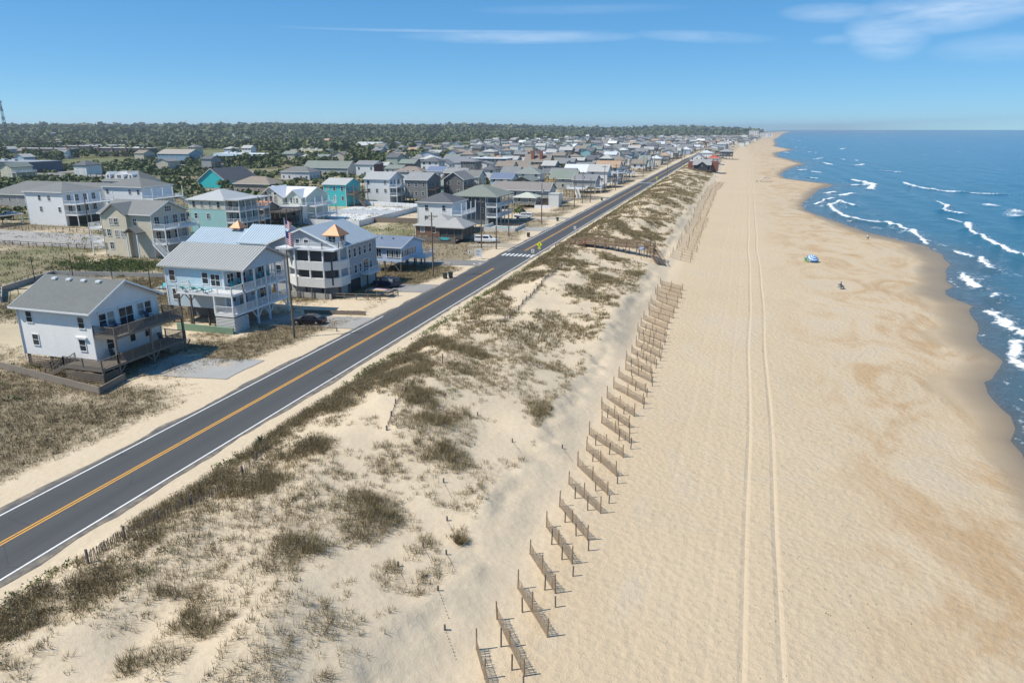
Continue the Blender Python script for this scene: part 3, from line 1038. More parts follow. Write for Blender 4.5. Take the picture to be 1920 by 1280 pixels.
def wood_pts(n, r0, r1, seed):
    g = np.random.default_rng(seed)
    a = np.radians(g.uniform(-57, 2, n))
    r = np.sqrt(g.uniform(r0 ** 2, r1 ** 2, n))
    x, y = np.sin(a) * r, np.cos(a) * r
    edge = np.where(y < 440, -430.0, np.where(y < 620, -275.0, -275 - 0.55 * np.clip(y - 620, 0, 500))) - 110 * (fbm(y, y * 0, 170, 2, 95) - 0.5) + 0.35 * np.clip(y - 2300, 0, 1500) + bend(y)
    edge = np.minimum(edge, bend(y) - 75 - 60 * fbm(y, y * 0, 200, 2, 96))
    k_ = (x < edge) & (y > 330)
    # clearings: highway, shops, car parks, townhouses
    for (ax, bx, ay, by) in ((-440, -400, 0, 1700), (-560, -425, 330, 380), (-530, -425, 380, 600), (-540, -425, 560, 720), (-530, -450, 880, 930)):
        k_ &= ~((x > ax) & (x < bx) & (y > ay) & (y < by))
    k_ &= fbm(x, y, 90, 2, 97) > np.where(np.hypot(x, y) < 1300, 0.46, 0.25)
    return x[k_], y[k_]


wp_ = []
for n, r0, r1, nl, rad, seed in ((2300, 430, 900, 60, 4.2, 1), (6500, 900, 1900, 34, 6.0, 2), (7500, 1900, 3600, 22, 9.5, 3), (4200, 3600, 6500, 16, 17, 4)):
    x, y = wood_pts(n, r0, r1, seed)
    g = np.random.default_rng(seed + 50)
    rd = rad * g.uniform(0.6, 1.35, len(x))
    hh = rd * g.uniform(0.6, 0.95, len(x))
    P = np.stack([x, y, height(x, y) + 1.2 + 0.35 * hh + g.uniform(0, 3, len(x))], -1)
    wp_.append(crowns(P, rd, hh, nl, seed + 60))
stuff('woodland', wp_, M_WOODS, 'dense dark green coastal woodland covering the rising ground inland', 'woodland')
# brush between the houses of the far rows
g_ = np.random.default_rng(77)
bx_, by_ = g_.uniform(-520, -66, 11000), 240 + 2400 * g_.uniform(0, 1, 11000) ** 1.5
kk = fbm(bx_, by_, 45, 3, 99) > np.where(bx_ < -150, 0.42, 0.52)
bx_, by_ = bx_[kk], by_[kk]
P = np.stack([bx_, by_, height(bx_, by_) + 0.3], -1)
rd = g_.uniform(0.9, 2.6, len(P)) * (1 + by_ / 2500)
bx2, by2 = g_.uniform(-430, -215, 1500), g_.uniform(215, 560, 1500)
kk = (fbm(bx2, by2, 40, 3, 98) > 0.53) & ((bx2 > -405) | (by2 > 385)) & ~((by2 > 322) & (by2 < 356))
bx2, by2 = bx2[kk], by2[kk]
P = np.concatenate([P, np.stack([bx2, by2, height(bx2, by2) + 0.6], -1)])
rd = np.concatenate([rd, g_.uniform(1.2, 3.4, len(bx2))])
stuff('roadside_brush', [crowns(P, rd, rd * g_.uniform(0.5, 0.9, len(P)), 22, 78)], M_WOODS, 'olive green brush filling the gaps between the far beach houses', 'brush')

# ------------------------------------------------------------------ buildings
WHITE = (0.78, 0.78, 0.76)
TRIM = plain((0.76, 0.76, 0.75), 0.5)
GREYW = wood((0.20, 0.165, 0.13))
DARKW = wood((0.115, 0.095, 0.078))
_wm = {}


def window_meshes(wd, ht, bars=1, frame=0.09):
    key = (wd, ht, bars)
    if key not in _wm:
        f = MB()
        a, b = wd / 2, ht / 2
        f.box(-a - frame, a + frame, -0.06, 0.02, b, b + frame)
        f.box(-a - frame, a + frame, -0.085, 0.02, -b - frame, -b)
        f.box(-a - frame, -a, -0.06, 0.02, -b, b)
        f.box(a, a + frame, -0.06, 0.02, -b, b)
        if bars >= 1:
            f.box(-a, a, -0.045, 0.0, -0.025, 0.025)
        for i in range(1, bars):
            x = -a + wd * i / bars
            f.box(x - 0.03, x + 0.03, -0.047, 0.0, -b, b)
        p = MB().box(-a, a, -0.022, 0.015, -b, b)
        _wm[key] = (f.mesh('window', TRIM), p.mesh('pane', glass()))
    return _wm[key]


ROT = {'S': 0.0, 'E': math.pi / 2, 'N': math.pi, 'W': -math.pi / 2}


def window(t, side, u, face, z, wd=0.9, ht=1.4, bars=1, name='window', panes=True):
    """side: which way it faces; u: coordinate along the wall; face: wall coordinate"""
    f, p = window_meshes(wd, ht, bars)
    loc = (u, face, z) if side in 'SN' else (face, u, z)
    o = wpart(t, name, f, loc, ROT[side])
    if panes:
        link('pane', p, o)
    return o


def walls_mb(x0, x1, y0, y1, z0, ze, roof, zr):
    m = MB()
    if roof == 'gx':
        ym = (y0 + y1) / 2
        pr_ = [(y0, z0), (y1, z0), (y1, ze), (ym, zr), (y0, ze)]
        b = len(m.v)
        for x in (x0, x1):
            m.v += [(x, p[0], p[1]) for p in pr_]
        m.f += [(0, 4, 3, 2, 1), (5, 6, 7, 8, 9)] + [(i, (i + 1) % 5, 5 + (i + 1) % 5, 5 + i) for i in range(5)]
    elif roof == 'gy':
        xm = (x0 + x1) / 2
        pr_ = [(x0, z0), (x1, z0), (x1, ze), (xm, zr), (x0, ze)]
        for y in (y0, y1):
            m.v += [(p[0], y, p[1]) for p in pr_]
        m.f += [(0, 1, 2, 3, 4), (5, 9, 8, 7, 6)] + [(i, 5 + i, 5 + (i + 1) % 5, (i + 1) % 5) for i in range(5)]
    else:
        m.box(x0, x1, y0, y1, z0, ze)
    return m


def roof_mb(kind, x0, x1, y0, y1, ze, zr, o=0.45, th=0.2):
    m = MB()
    if kind == 'flat':
        return m.box(x0 - o, x1 + o, y0 - o, y1 + o, ze + 0.01, ze + 0.35)
    ym, xm = (y0 + y1) / 2, (x0 + x1) / 2
    up = 0.16
    if kind == 'gx':
        d = (zr - ze) / (ym - y0) * o
        T = [(x0 - o, y0 - o, ze - d + up), (x1 + o, y0 - o, ze - d + up), (x1 + o, ym, zr + up), (x0 - o, ym, zr + up), (x1 + o, y1 + o, ze - d + up), (x0 - o, y1 + o, ze - d + up)]
        return m.solid(T, [(0, 1, 2, 3), (3, 2, 4, 5)], th)
    if kind == 'gy':
        d = (zr - ze) / (xm - x0) * o
        T = [(x0 - o, y0 - o, ze - d + up), (x0 - o, y1 + o, ze - d + up), (xm, y1 + o, zr + up), (xm, y0 - o, zr + up), (x1 + o, y1 + o, ze - d + up), (x1 + o, y0 - o, ze - d + up)]
        return m.solid(T, [(0, 3, 2, 1), (3, 5, 4, 2)], th)
    if kind == 'shed':   # falls to the east
        T = [(x0 - o, y0 - o, zr + up), (x1 + o, y0 - o, ze + up), (x1 + o, y1 + o, ze + up), (x0 - o, y1 + o, zr + up)]
        return m.solid(T, [(0, 1, 2, 3)], th)
    # hip
    a, b = x1 - x0, y1 - y0
    h = min(a, b) / 2
    d = (zr - ze) / h * o
    e = ze - d + up
    C = [(x0 - o, y0 - o, e), (x1 + o, y0 - o, e), (x1 + o, y1 + o, e), (x0 - o, y1 + o, e)]
    if a >= b:
        T = C + [(x0 + h, ym, zr + up), (x1 - h + 0.01, ym, zr + up)]
        F = [(0, 1, 5, 4), (1, 2, 5), (2, 3, 4, 5), (3, 0, 4)]
    else:
        T = C + [(xm, y0 + h, zr + up), (xm, y1 - h + 0.01, zr + up)]
        F = [(0, 1, 4), (1, 2, 5, 4), (2, 3, 5), (3, 0, 4, 5)]
    return m.solid(T, F, th)


def seams(roof_part, kind, x0, x1, y0, y1, ze, zr, m, o=0.45, step=0.45):
    """standing seam panels on the two slopes of a gable roof, each its own piece"""
    up = 0.165
    if kind == 'gx':
        ym = (y0 + y1) / 2
        d = (zr - ze) / (ym - y0) * o
        n = int((x1 - x0 + 2 * o) / step)
        wd = (x1 - x0 + 2 * o) / n
        for s, ye in ((0, y0 - o), (1, y1 + o)):
            me = MB()
            b = [(-wd / 2 + 0.012, ye, ze - d + up), (wd / 2 - 0.012, ye, ze - d + up), (wd / 2 - 0.012, ym, zr + up), (-wd / 2 + 0.012, ym, zr + up)]
            me.solid([(p[0], p[1], p[2] + 0.02) for p in (b if s == 0 else b[::-1])], [(0, 1, 2, 3)], 0.018)
            me.bar((wd / 2 - 0.03, ye, ze - d + up + 0.045), (wd / 2 - 0.03, ym, zr + up + 0.045), 0.035, 0.06)
            me = me.mesh('roof_panel', m)
            for i in range(n):
                wpart(roof_part, 'roof_panel', me, (x0 - o + wd * (i + 0.5), 0, 0))
    else:
        xm = (x0 + x1) / 2
        d = (zr - ze) / (xm - x0) * o
        n = int((y1 - y0 + 2 * o) / step)
        wd = (y1 - y0 + 2 * o) / n
        for s, xe in ((0, x0 - o), (1, x1 + o)):
            me = MB()
            b = [(xe, wd / 2 - 0.012, ze - d + up), (xe, -wd / 2 + 0.012, ze - d + up), (xm, -wd / 2 + 0.012, zr + up), (xm, wd / 2 - 0.012, zr + up)]
            me.solid([(p[0], p[1], p[2] + 0.02) for p in (b if s == 0 else b[::-1])], [(0, 1, 2, 3)], 0.018)
            me.bar((xe, wd / 2 - 0.03, ze - d + up + 0.045), (xm, wd / 2 - 0.03, zr + up + 0.045), 0.035, 0.06)
            me = me.mesh('roof_panel', m)
            for i in range(n):
                wpart(roof_part, 'roof_panel', me, (0, y0 - o + wd * (i + 0.5), 0))


def rail_mb(m, p, q, z, h=1.0, sp=0.16, bal=0.035):
    """railing run from p to q at floor height z"""
    p, q = Vector((p[0], p[1], 0)), Vector((q[0], q[1], 0))
    L_ = (q - p).length
    if L_ < 0.1:
        return
    m.bar((p.x, p.y, z + h), (q.x, q.y, z + h), 0.10, 0.06)
    m.bar((p.x, p.y, z + 0.12), (q.x, q.y, z + 0.12), 0.06, 0.06)
    n = max(1, int(L_ / 1.9))
    for i in range(n + 1):
        c = p.lerp(q, i / n)
        m.bar((c.x, c.y, z), (c.x, c.y, z + h + 0.03), 0.10)
    n = int(L_ / sp)
    for i in range(1, n):
        c = p.lerp(q, i / n)
        m.bar((c.x, c.y, z + 0.13), (c.x, c.y, z + h - 0.02), bal)


def deck(t, x0, x1, y0, y1, z, m, sides='', rail_m=None, h=1.0, sp=0.16, th=0.24, name='deck'):
    d = part(t, name, MB().box(x0, x1, y0, y1, z - th, z), m)
    runs = {'S': ((x0, y0 + .05), (x1, y0 + .05)), 'N': ((x0, y1 - .05), (x1, y1 - .05)), 'W': ((x0 + .05, y0), (x0 + .05, y1)), 'E': ((x1 - .05, y0), (x1 - .05, y1))}
    for s in sides:
        r = MB()
        rail_mb(r, *runs[s], z, h, sp)
        part(d, 'railing', r, rail_m or m)
    return d


_pm = {}


def post(t, x, y, z0, z1, m, wd=0.2, name='post'):
    k_ = (round(z1 - z0, 2), wd, m.name)
    if k_ not in _pm:
        _pm[k_] = MB().box(-wd / 2, wd / 2, -wd / 2, wd / 2, 0, z1 - z0).mesh('post', m)
    return wpart(t, name, _pm[k_], (x, y, z0))


def stairs(t, p, q, z0, z1, wd, m, name='stairs', rail=True):
    """flight from p (top, z1) to q (bottom, z0)"""
    s = MB()
    p, q = Vector((*p, z1)), Vector((*q, z0))
    d = Vector((q.x - p.x, q.y - p.y, 0)).normalized()
    sd = Vector((-d.y, d.x, 0)) * wd / 2
    for k_ in (-1, 1):
        s.bar(tuple(p + sd * k_), tuple(q + sd * k_), 0.07, 0.28)
    n = max(3, int((z1 - z0) / 0.19))
    for i in range(n):
        c = p.lerp(q, (i + 0.5) / n)
        s.bar(tuple(c - sd), tuple(c + sd), 0.28, 0.05)
    o = part(t, name, s, m)
    if rail:
        r = MB()
        up = Vector((0, 0, 1.0))
        for k_ in (-1, 1):
            r.bar(tuple(p + sd * k_ + up), tuple(q + sd * k_ + up), 0.09, 0.06)
            nb = max(3, int((p - q).length / 0.25))
            for i in range(nb + 1):
                c = p.lerp(q, i / nb) + sd * k_
                r.bar(tuple(c), tuple(c + up), 0.10 if i in (0, nb) else 0.035)
        part(o, 'railing', r, m)
    return o


def skirt(t, p, q, z0, z1, m, step=0.22, hgt_=0.13):
    """open skirt of horizontal slats, each its own piece"""
    L_ = math.hypot(q[0] - p[0], q[1] - p[1])
    me = MB().box(0, L_, -0.02, 0.02, 0, hgt_).mesh('slat', m)
    a = math.atan2(q[1] - p[1], q[0] - p[0])
    for i in range(int((z1 - z0) / step)):
        wpart(t, 'slat', me, (p[0], p[1], z0 + 0.06 + i * step), a)


def auto_windows(t, x0, x1, y0, y1, floors, sides='SE', wd=0.9, ht=1.35, gap=2.9, panes=True, skip=0.15, seed=0):
    g = random.Random(seed * 31 + int(abs(x0) * 10) + int(y0))
    for s in sides:
        a, b = (x0, x1) if s in 'SN' else (y0, y1)
        f = {'S': y0, 'N': y1, 'E': x1, 'W': x0}[s]
        n = max(1, int((b - a) / gap))
        for zf in floors:
            for i in range(n):
                if g.random() < skip:
                    continue
                u = a + (b - a) * (i + 0.5) / n + g.uniform(-0.2, 0.2)
                window(t, s, u, f, zf + 1.55, wd, ht, 1 if g.random() < 0.7 else 2, panes=panes)


def house(name, label, x0, x1, y0, y1, z0, ze, zr, roof, wall_m, roof_m, group=None, o=0.45, trim=True, gz=None, piles=True, pile_m=None, cat='house'):
    gz = hgt((x0 + x1) / 2, (y0 + y1) / 2) if gz is None else gz
    t = thing(name, ((x0 + x1) / 2, (y0 + y1) / 2, gz), label, cat, group)
    part(t, 'walls', walls_mb(x0, x1, y0, y1, z0, ze, roof, zr), wall_m)
    r = part(t, 'roof', roof_mb(roof, x0, x1, y0, y1, ze, zr, o), roof_m)
    if trim:
        for x in (x0, x1):
            for y in (y0, y1):
                part(t, 'corner_trim', MB().box(x - 0.07 if x == x0 else x - 0.06, x + 0.06 if x == x0 else x + 0.07, y - 0.07 if y == y0 else y - 0.06, y + 0.06 if y == y0 else y + 0.07, z0 + 0.01, ze - 0.12), TRIM)
        fz = MB()
        if roof == 'gx':
            ym = (y0 + y1) / 2
            d = (zr - ze) / (ym - y0) * o
            for x in (x0 - o - 0.03, x1 + o + 0.03):
                fz.bar((x, y0 - o, ze - d + 0.06), (x, ym, zr + 0.06), 0.05, 0.24)
                fz.bar((x, y1 + o, ze - d + 0.06), (x, ym, zr + 0.06), 0.05, 0.24)
            for y in (y0 - o - 0.03, y1 + o + 0.03):
                fz.bar((x0 - o, y, ze - d + 0.06), (x1 + o, y, ze - d + 0.06), 0.05, 0.2)
        elif roof == 'gy':
            xm = (x0 + x1) / 2
            d = (zr - ze) / (xm - x0) * o
            for y in (y0 - o - 0.03, y1 + o + 0.03):
                fz.bar((x0 - o, y, ze - d + 0.06), (xm, y, zr + 0.06), 0.05, 0.24)
                fz.bar((x1 + o, y, ze - d + 0.06), (xm, y, zr + 0.06), 0.05, 0.24)
            for x in (x0 - o - 0.03, x1 + o + 0.03):
                fz.bar((x, y0 - o, ze - d + 0.06), (x, y1 + o, ze - d + 0.06), 0.05, 0.2)
        elif roof == 'hip':
            e = ze - (zr - ze) / (min(x1 - x0, y1 - y0) / 2) * o + 0.06
            fz.box(x0 - o - 0.03, x1 + o + 0.03, y0 - o - 0.05, y0 - o - 0.005, e - 0.1, e + 0.1)
            fz.box(x0 - o - 0.03, x1 + o + 0.03, y1 + o + 0.005, y1 + o + 0.05, e - 0.1, e + 0.1)
            fz.box(x0 - o - 0.05, x0 - o - 0.005, y0 - o - 0.005, y1 + o + 0.005, e - 0.1, e + 0.1)
            fz.box(x1 + o + 0.005, x1 + o + 0.05, y0 - o - 0.005, y1 + o + 0.005, e - 0.1, e + 0.1)
        if fz.v:
            part(r, 'fascia', fz, TRIM)
    if piles and z0 - gz > 0.5:
        pm = pile_m or DARKW
        nx, ny = max(2, int((x1 - x0) / 3) + 1), max(2, int((y1 - y0) / 3.2) + 1)
        for i in range(nx):
            for j in range(ny):
                if 0 < i < nx - 1 and 0 < j < ny - 1:
                    continue
                x, y = x0 + 0.2 + (x1 - x0 - 0.4) * i / (nx - 1), y0 + 0.2 + (y1 - y0 - 0.4) * j / (ny - 1)
                g0 = hgt(x, y) - 0.2
                post(t, x, y, g0, z0 + 0.02, pm, 0.24, 'pile')
    return t, r


def porch_posts(t, pts, z0, z1, m=None, wd=0.16):
    for x, y in pts:
        post(t, x, y, z0, z1, m or TRIM, wd)


def slider(t, side, u, face, zf, wd=1.9):
    return window(t, side, u, face, zf + 1.06, wd, 2.05, 2, 'sliding_door')


# --- white house with grey shingle roof and weathered decks
GZ = -0.75
t1, r1 = house('beach_house', 'white clapboard beach house with grey shingle gable roof and two weathered wood decks', -77.9, -67.3, 58.9, 68.7, 0.9, 6.75, 9.2, 'gx',
               siding((0.80, 0.785, 0.76)), shingle((0.150, 0.158, 0.152)), gz=GZ, o=0.6)
for x in (-76.4, -74.2, -72.0, -69.8):
    part(r1, 'roof_vent', MB().box(x - 0.3, x + 0.3, 62.85, 63.25, 8.98, 9.22), TRIM)
for u, z in ((-76.3, 5.45), (-68.7, 5.3), (-75.9, 2.75), (-69.0, 2.65)):
    window(t1, 'S', u, 58.9, z, 0.85, 1.25)
for u in (60.45, 61.6, 66.0, 67.15):
    window(t1, 'E', u, -67.3, 5.3, 0.95, 1.45)
slider(t1, 'E', 63.8, -67.3, 4.0, 2.0)
window(t1, 'E', 61.0, -67.3, 2.5, 0.95, 1.3)
window(t1, 'E', 66.6, -67.3, 2.5, 0.95, 1.3)
dr = wpart(t1, 'screen_door', MB().box(-0.5, 0.5, -0.05, 0.02, -1.05, 1.05).mesh('screen_door', TRIM), (-67.3, 64.2, 2.0), ROT['E'])
link('pane', MB().box(-0.36, 0.36, -0.07, -0.04, -0.15, 0.9).mesh('pane', glass()), dr)
sh = wpart(t1, 'storm_shutter', MB().box(-0.75, 0.75, -0.22, 0, 0, 0.22).mesh('storm_shutter', TRIM), (-69.0, 58.9, 3.45), 0)
for (u, side) in ((61.0, 'E'), (63.8, 'E'), (66.6, 'E')):
    wpart(t1, 'shutter_box', MB().box(-1.15, 1.15, -0.15, 0, 0, 0.16).mesh('shutter_box', TRIM), (-67.3, u, 6.2), ROT['E'])
dk = deck(t1, -67.25, -64.2, 58.9, 69.3, 4.0, GREYW, 'SEN', GREYW, 1.05, 0.15, 0.3, 'upper_deck')
dk2 = deck(t1, -69.6, -64.2, 56.6, 58.85, 0.95, GREYW, 'S', GREYW, 1.05, 0.15, 0.3, 'landing')
dk3 = deck(t1, -67.25, -64.2, 58.85, 69.3, 0.95, GREYW, 'EN', GREYW, 1.05, 0.15, 0.3, 'lower_deck')
r = MB()
rail_mb(r, (-64.25, 56.6), (-64.25, 58.85), 0.95, 1.05, 0.15)
part(dk2, 'railing', r, GREYW)
stairs(t1, (-69.6, 57.4), (-72.6, 57.4), -0.75, 0.95, 1.5, GREYW)
for y in (58.98, 64.0, 69.2):
    post(t1, -64.35, y, GZ - 0.2, 3.72, GREYW, 0.22)
    b = MB().bar((-64.35, y, -0.3), (-64.35, y + 0.9, 0.6), 0.12).bar((-64.35, y, -0.3), (-64.35, y - 0.9, 0.6), 0.12)
    part(t1, 'brace', b, GREYW)
post(t1, -64.3, 56.75, GZ - 0.2, 0.7, GREYW, 0.2)
skirt(t1, (-69.5, 56.62), (-64.25, 56.62), GZ, 0.65, GREYW, 0.24, 0.14)
skirt(t1, (-64.22, 56.7), (-64.22, 58.7), GZ, 0.65, GREYW, 0.24, 0.14)
skirt(t1, (-77.8, 58.95), (-74.6, 58.95), GZ, 0.85, GREYW, 0.24, 0.13)
skirt(t1, (-64.3, 66.5), (-64.3, 69.2), -0.1, 0.65, GREYW, 0.24, 0.14)
for a, b in (((-74.4, 58.95, -0.7), (-72.6, 58.95, 0.8)), ((-72.6, 58.95, -0.7), (-74.4, 58.95, 0.8))):
    part(t1, 'cross_brace', MB().bar(a, b, 0.12), GREYW)
part(t1, 'dark_underside_box', MB().box(-77.5, -71.0, 63.5, 68.5, GZ - 0.1, 0.88), plain((0.12, 0.12, 0.125)))  # dark grey box stands in for the shaded open underside
part(t1, 'rain_pipe', MB().cyl((-77.97, 58.8, 0.2), (-77.97, 58.8, 6.6), 0.05), TRIM)

# timber retaining wall of that lot, board by board
rw = thing('retaining_wall', (-71, 55.5, GZ), 'weathered timber retaining wall around the lot of the white clapboard house', 'wall')
for (p, q, n) in (((-80.5, 57.3), (-62.0, 53.9), 4), ((-62.0, 53.9), (-63.0, 58.2), 1)):
    L_ = math.hypot(q[0] - p[0], q[1] - p[1]) / n
    me = MB().box(0, L_ - 0.02, -0.05, 0.05, 0, 0.235).mesh('plank', wood((0.25, 0.21, 0.165)))
    a = math.atan2(q[1] - p[1], q[0] - p[0])
    for i in range(n):
        for j in range(5):
            f = i / n
            wpart(rw, 'plank', me, (p[0] + (q[0] - p[0]) * f, p[1] + (q[1] - p[1]) * f, -1.05 + j * 0.245), a)
    for i in range(n + 1):
        f = i / n
        post(rw, p[0] + (q[0] - p[0]) * f, p[1] + (q[1] - p[1]) * f + (0.1 if n > 1 else 0), -1.2, 0.2, GREYW, 0.15)

# --- pale blue house with grey standing seam roof and white porches
BLUEW = siding((0.42, 0.52, 0.60), True, 0.3)
t2, r2 = house('beach_house', 'pale blue beach house with ribbed grey metal roof and white two-level porches', -76.4, -66.6, 80.2, 90.4, 1.9, 7.7, 10.0, 'gx', BLUEW, metal((0.42, 0.42, 0.40)), gz=GZ, o=0.05)
part(t2, 'gable_wall', walls_mb(-66.6, -63.4, 80.2, 90.4, 7.45, 7.7, 'gx', 9.98), BLUEW)
rp = part(t2, 'porch_roof', roof_mb('gx', -76.8, -63.2, 80.1, 90.5, 7.72, 10.02, 0.45, 0.16), metal((0.42, 0.42, 0.40)))
seams(rp, 'gx', -76.8, -63.2, 80.1, 90.5, 7.72, 10.02, metal((0.43, 0.43, 0.41)))
part(t2, 'wall_band', MB().box(-76.43, -66.57, 80.17, 80.2, 4.75, 7.5), plain((0.46, 0.60, 0.68)))
WR = TRIM
deck(t2, -72.6, -63.5, 77.7, 80.2, 4.7, WR, 'SW', WR, 1.05, 0.17, 0.34, 'upper_deck')
d_ = deck(t2, -66.6, -63.5, 80.2, 90.4, 4.7, WR, 'EN', WR, 1.05, 0.17, 0.34, 'upper_porch')
r = MB()
rail_mb(r, (-63.55, 77.7), (-63.55, 80.2), 4.7, 1.05, 0.17)
part(d_, 'railing', r, WR)
deck(t2, -66.6, -63.5, 77.7, 90.4, 1.95, WR, 'SE', WR, 1.05, 0.17, 0.34, 'lower_porch')
for y in (77.8, 80.4, 82.9, 85.4, 87.9, 90.3):
    post(t2, -63.6, y, 1.95, 7.5 if y > 79 else 4.4, WR, 0.2)
post(t2, -66.5, 77.8, 1.95, 4.4, WR, 0.2)
for x in (-72.4, -70.4):
    post(t2, x, 77.85, GZ - 0.2, 4.4, DARKW, 0.2)
    part(t2, 'brace', MB().bar((x, 77.85, 3.4), (x + 0.9, 77.85, 4.35), 0.1).bar((x, 77.85, 3.4), (x - 0.9, 77.85, 4.35), 0.1), DARKW)
skirt(t2, (-66.5, 77.68), (-63.5, 77.68), GZ, 1.6, WR, 0.2, 0.12)
skirt(t2, (-63.46, 77.7), (-63.46, 80.6), GZ, 1.6, WR, 0.2, 0.12)
part(t2, 'skirt_shade_block', MB().box(-66.45, -63.6, 77.75, 80.1, GZ - 0.2, 1.55), plain((0.05, 0.05, 0.05)))  # near-black block stands in for the shade behind the open slats
for y in (82.9, 85.6, 90.2):
    post(t2, -63.6, y, GZ - 0.2, 1.62, WR, 0.24)
    part(t2, 'brace', MB().bar((-63.6, y, 0.2), (-63.6, y + 1.1, 1.55), 0.13).bar((-63.6, y, 0.2), (-63.6, y - 1.1, 1.55), 0.13), WR)
for u, z in ((-75.2, 6.3), (-69.6, 6.2), (-75.0, 3.6)):
    window(t2, 'S', u, 80.2 if z < 4.7 else 80.17, z, 0.95, 1.5)
for zf in (4.7, 1.95):
    for u in (81.6, 83.9, 86.3, 88.7):
        (slider if u in (83.9, 88.7) else (lambda t, s, u, f, z: window(t, s, u, f, z + 1.4, 1.3, 1.3, 2)))(t2, 'E', u, -66.6, zf)
window(t2, 'S', -67.9, 80.17, 6.0, 1.5, 1.6, 2)
part(t2, 'garden_wall', MB().box(-72.8, -63.55, 77.2, 77.45, -1.2, 0.25), wood((0.20, 0.30, 0.20)))
part(t2, 'dark_underside_box', MB().box(-76.2, -70.0, 84.0, 90.2, GZ - 0.1, 1.88), plain((0.16, 0.16, 0.165)))  # dark grey box fills the rear space under the floor

# --- large grey house with copper-capped cupolas
t3, r3 = house('beach_house', 'large grey house with ribbed light blue metal roofs and two copper-capped cupolas', -74.0, -61.0, 101.0, 114.0, 1.6, 7.7, 10.4, 'gy',
               siding((0.34, 0.36, 0.385)), metal((0.40, 0.47, 0.53)), gz=GZ, o=0.4)
seams(r3, 'gy', -74.0, -61.0, 101.0, 114.0, 7.7, 10.4, metal((0.38, 0.45, 0.51)), 0.4, 0.6)
PALE = siding((0.60, 0.61, 0.62))
BL = metal((0.44, 0.53, 0.60))
for (a, b, c, d, e0, e1) in ((-82.0, -74.02, 104.0, 113.0, 7.2, 9.6), (-96.0, -82.02, 107.0, 116.5, 5.9, 8.2)):
    part(t3, 'wing_walls', walls_mb(a, b, c, d, -0.6, e0, 'gx', e1), siding((0.36, 0.38, 0.40)))
    w_ = part(t3, 'wing_roof', roof_mb('gx', a, b - 0.5, c, d, e0, e1, 0.4, 0.16), BL)
    seams(w_, 'gx', a, b - 0.5, c, d, e0, e1, BL, 0.4, 0.5)
part(t3, 'base_walls', MB().box(-73.8, -61.2, 101.2, 113.8, -0.9, 1.58), siding((0.45, 0.45, 0.44)))
# stacked porches at the corner: pale parapet bands, near-black block as their shaded openings
part(t3, 'porch_shade_block', MB().box(-67.5, -61.2, 99.4, 100.98, 1.7, 7.3), plain((0.045, 0.05, 0.055)))
for z0_, z1_ in ((1.4, 2.9), (4.2, 5.6)):
    v = MB()
    T = [(-70.6, 100.9), (-67.6, 98.6), (-62.3, 98.6), (-60.3, 100.4), (-60.3, 103.4), (-61.05, 103.4), (-61.05, 100.9)]
    n = len(T)
    v.v = [(x, y, z0_) for x, y in T] + [(x, y, z1_) for x, y in T]
    v.f = [tuple(range(n))[::-1], tuple(range(n, 2 * n))] + [(i, (i + 1) % n, n + (i + 1) % n, n + i) for i in range(n)]
    part(t3, 'parapet', v, plain((0.66, 0.65, 0.62)))
for x, y in ((-67.6, 98.75), (-64.9, 98.75), (-62.4, 98.75), (-60.45, 100.5), (-60.45, 103.2), (-70.2, 100.75)):
    post(t3, x, y, 2.9, 7.5, TRIM, 0.22)
    post(t3, x, y, -0.9, 1.4, plain((0.12, 0.12, 0.12)), 0.16)
part(t3, 'base_panel', MB().box(-70.0, -61.5, 98.95, 99.1, -0.9, 0.4), plain((0.40, 0.39, 0.36)))
part(t3, 'terrace', MB().box(-70.8, -60.0, 98.3, 101.2, 7.45, 7.7), plain((0.60, 0.62, 0.63)))
rr_ = MB()
for a, b in (((-67.6, 98.6), (-62.3, 98.6)), ((-62.3, 98.6), (-60.4, 100.4)), ((-60.4, 100.4), (-60.4, 102.2))):
    rail_mb(rr_, a, b, 7.7, 0.95, 0.2)
part(t3, 'terrace_railing', rr_, TRIM)
# look-out tower with copper roof
def cupola(t, cx, cy, z0_, w_, h_, cap):
    c = part(t, 'cupola', MB().box(cx - w_ / 2, cx + w_ / 2, cy - w_ / 2, cy + w_ / 2, z0_, z0_ + h_), PALE)
    for s, f in (('S', cy - w_ / 2), ('E', cx + w_ / 2), ('W', cx - w_ / 2), ('N', cy + w_ / 2)):
        wd = w_ * 0.55
        fm, pm = window_meshes(round(wd, 2), round(h_ * 0.62, 2), 2)
        wpart(c, 'window', fm, ((cx, f, z0_ + h_ * 0.55) if s in 'SN' else (f, cy, z0_ + h_ * 0.55)), ROT[s])
        wpart(c, 'pane', pm, ((cx, f, z0_ + h_ * 0.55) if s in 'SN' else (f, cy, z0_ + h_ * 0.55)), ROT[s])
    part(c, 'copper_roof', roof_mb('hip', cx - w_ / 2, cx + w_ / 2, cy - w_ / 2, cy + w_ / 2, z0_ + h_, z0_ + h_ + cap, 0.45, 0.12), plain((0.50, 0.24, 0.12), 0.55, 0.15))
cupola(t3, -62.1, 102.6, 7.4, 2.3, 2.5, 1.2)
cupola(t3, -88.0, 111.7, 7.9, 1.5, 1.0, 0.8)
for u, z in ((-72.4, 6.0), (-72.4, 3.4)):
    window(t3, 'S', u, 101.0, z, 0.95, 1.7)
for u in (-68.3, -66.7):
    window(t3, 'S', u, 101.0, 8.35, 0.8, 0.7, 0)
for u in (-80.3, -77.6):
    window(t3, 'S', u, 104.0, 5.6, 1.0, 1.8)
    window(t3, 'S', u, 104.0, 2.6, 1.0, 1.8)
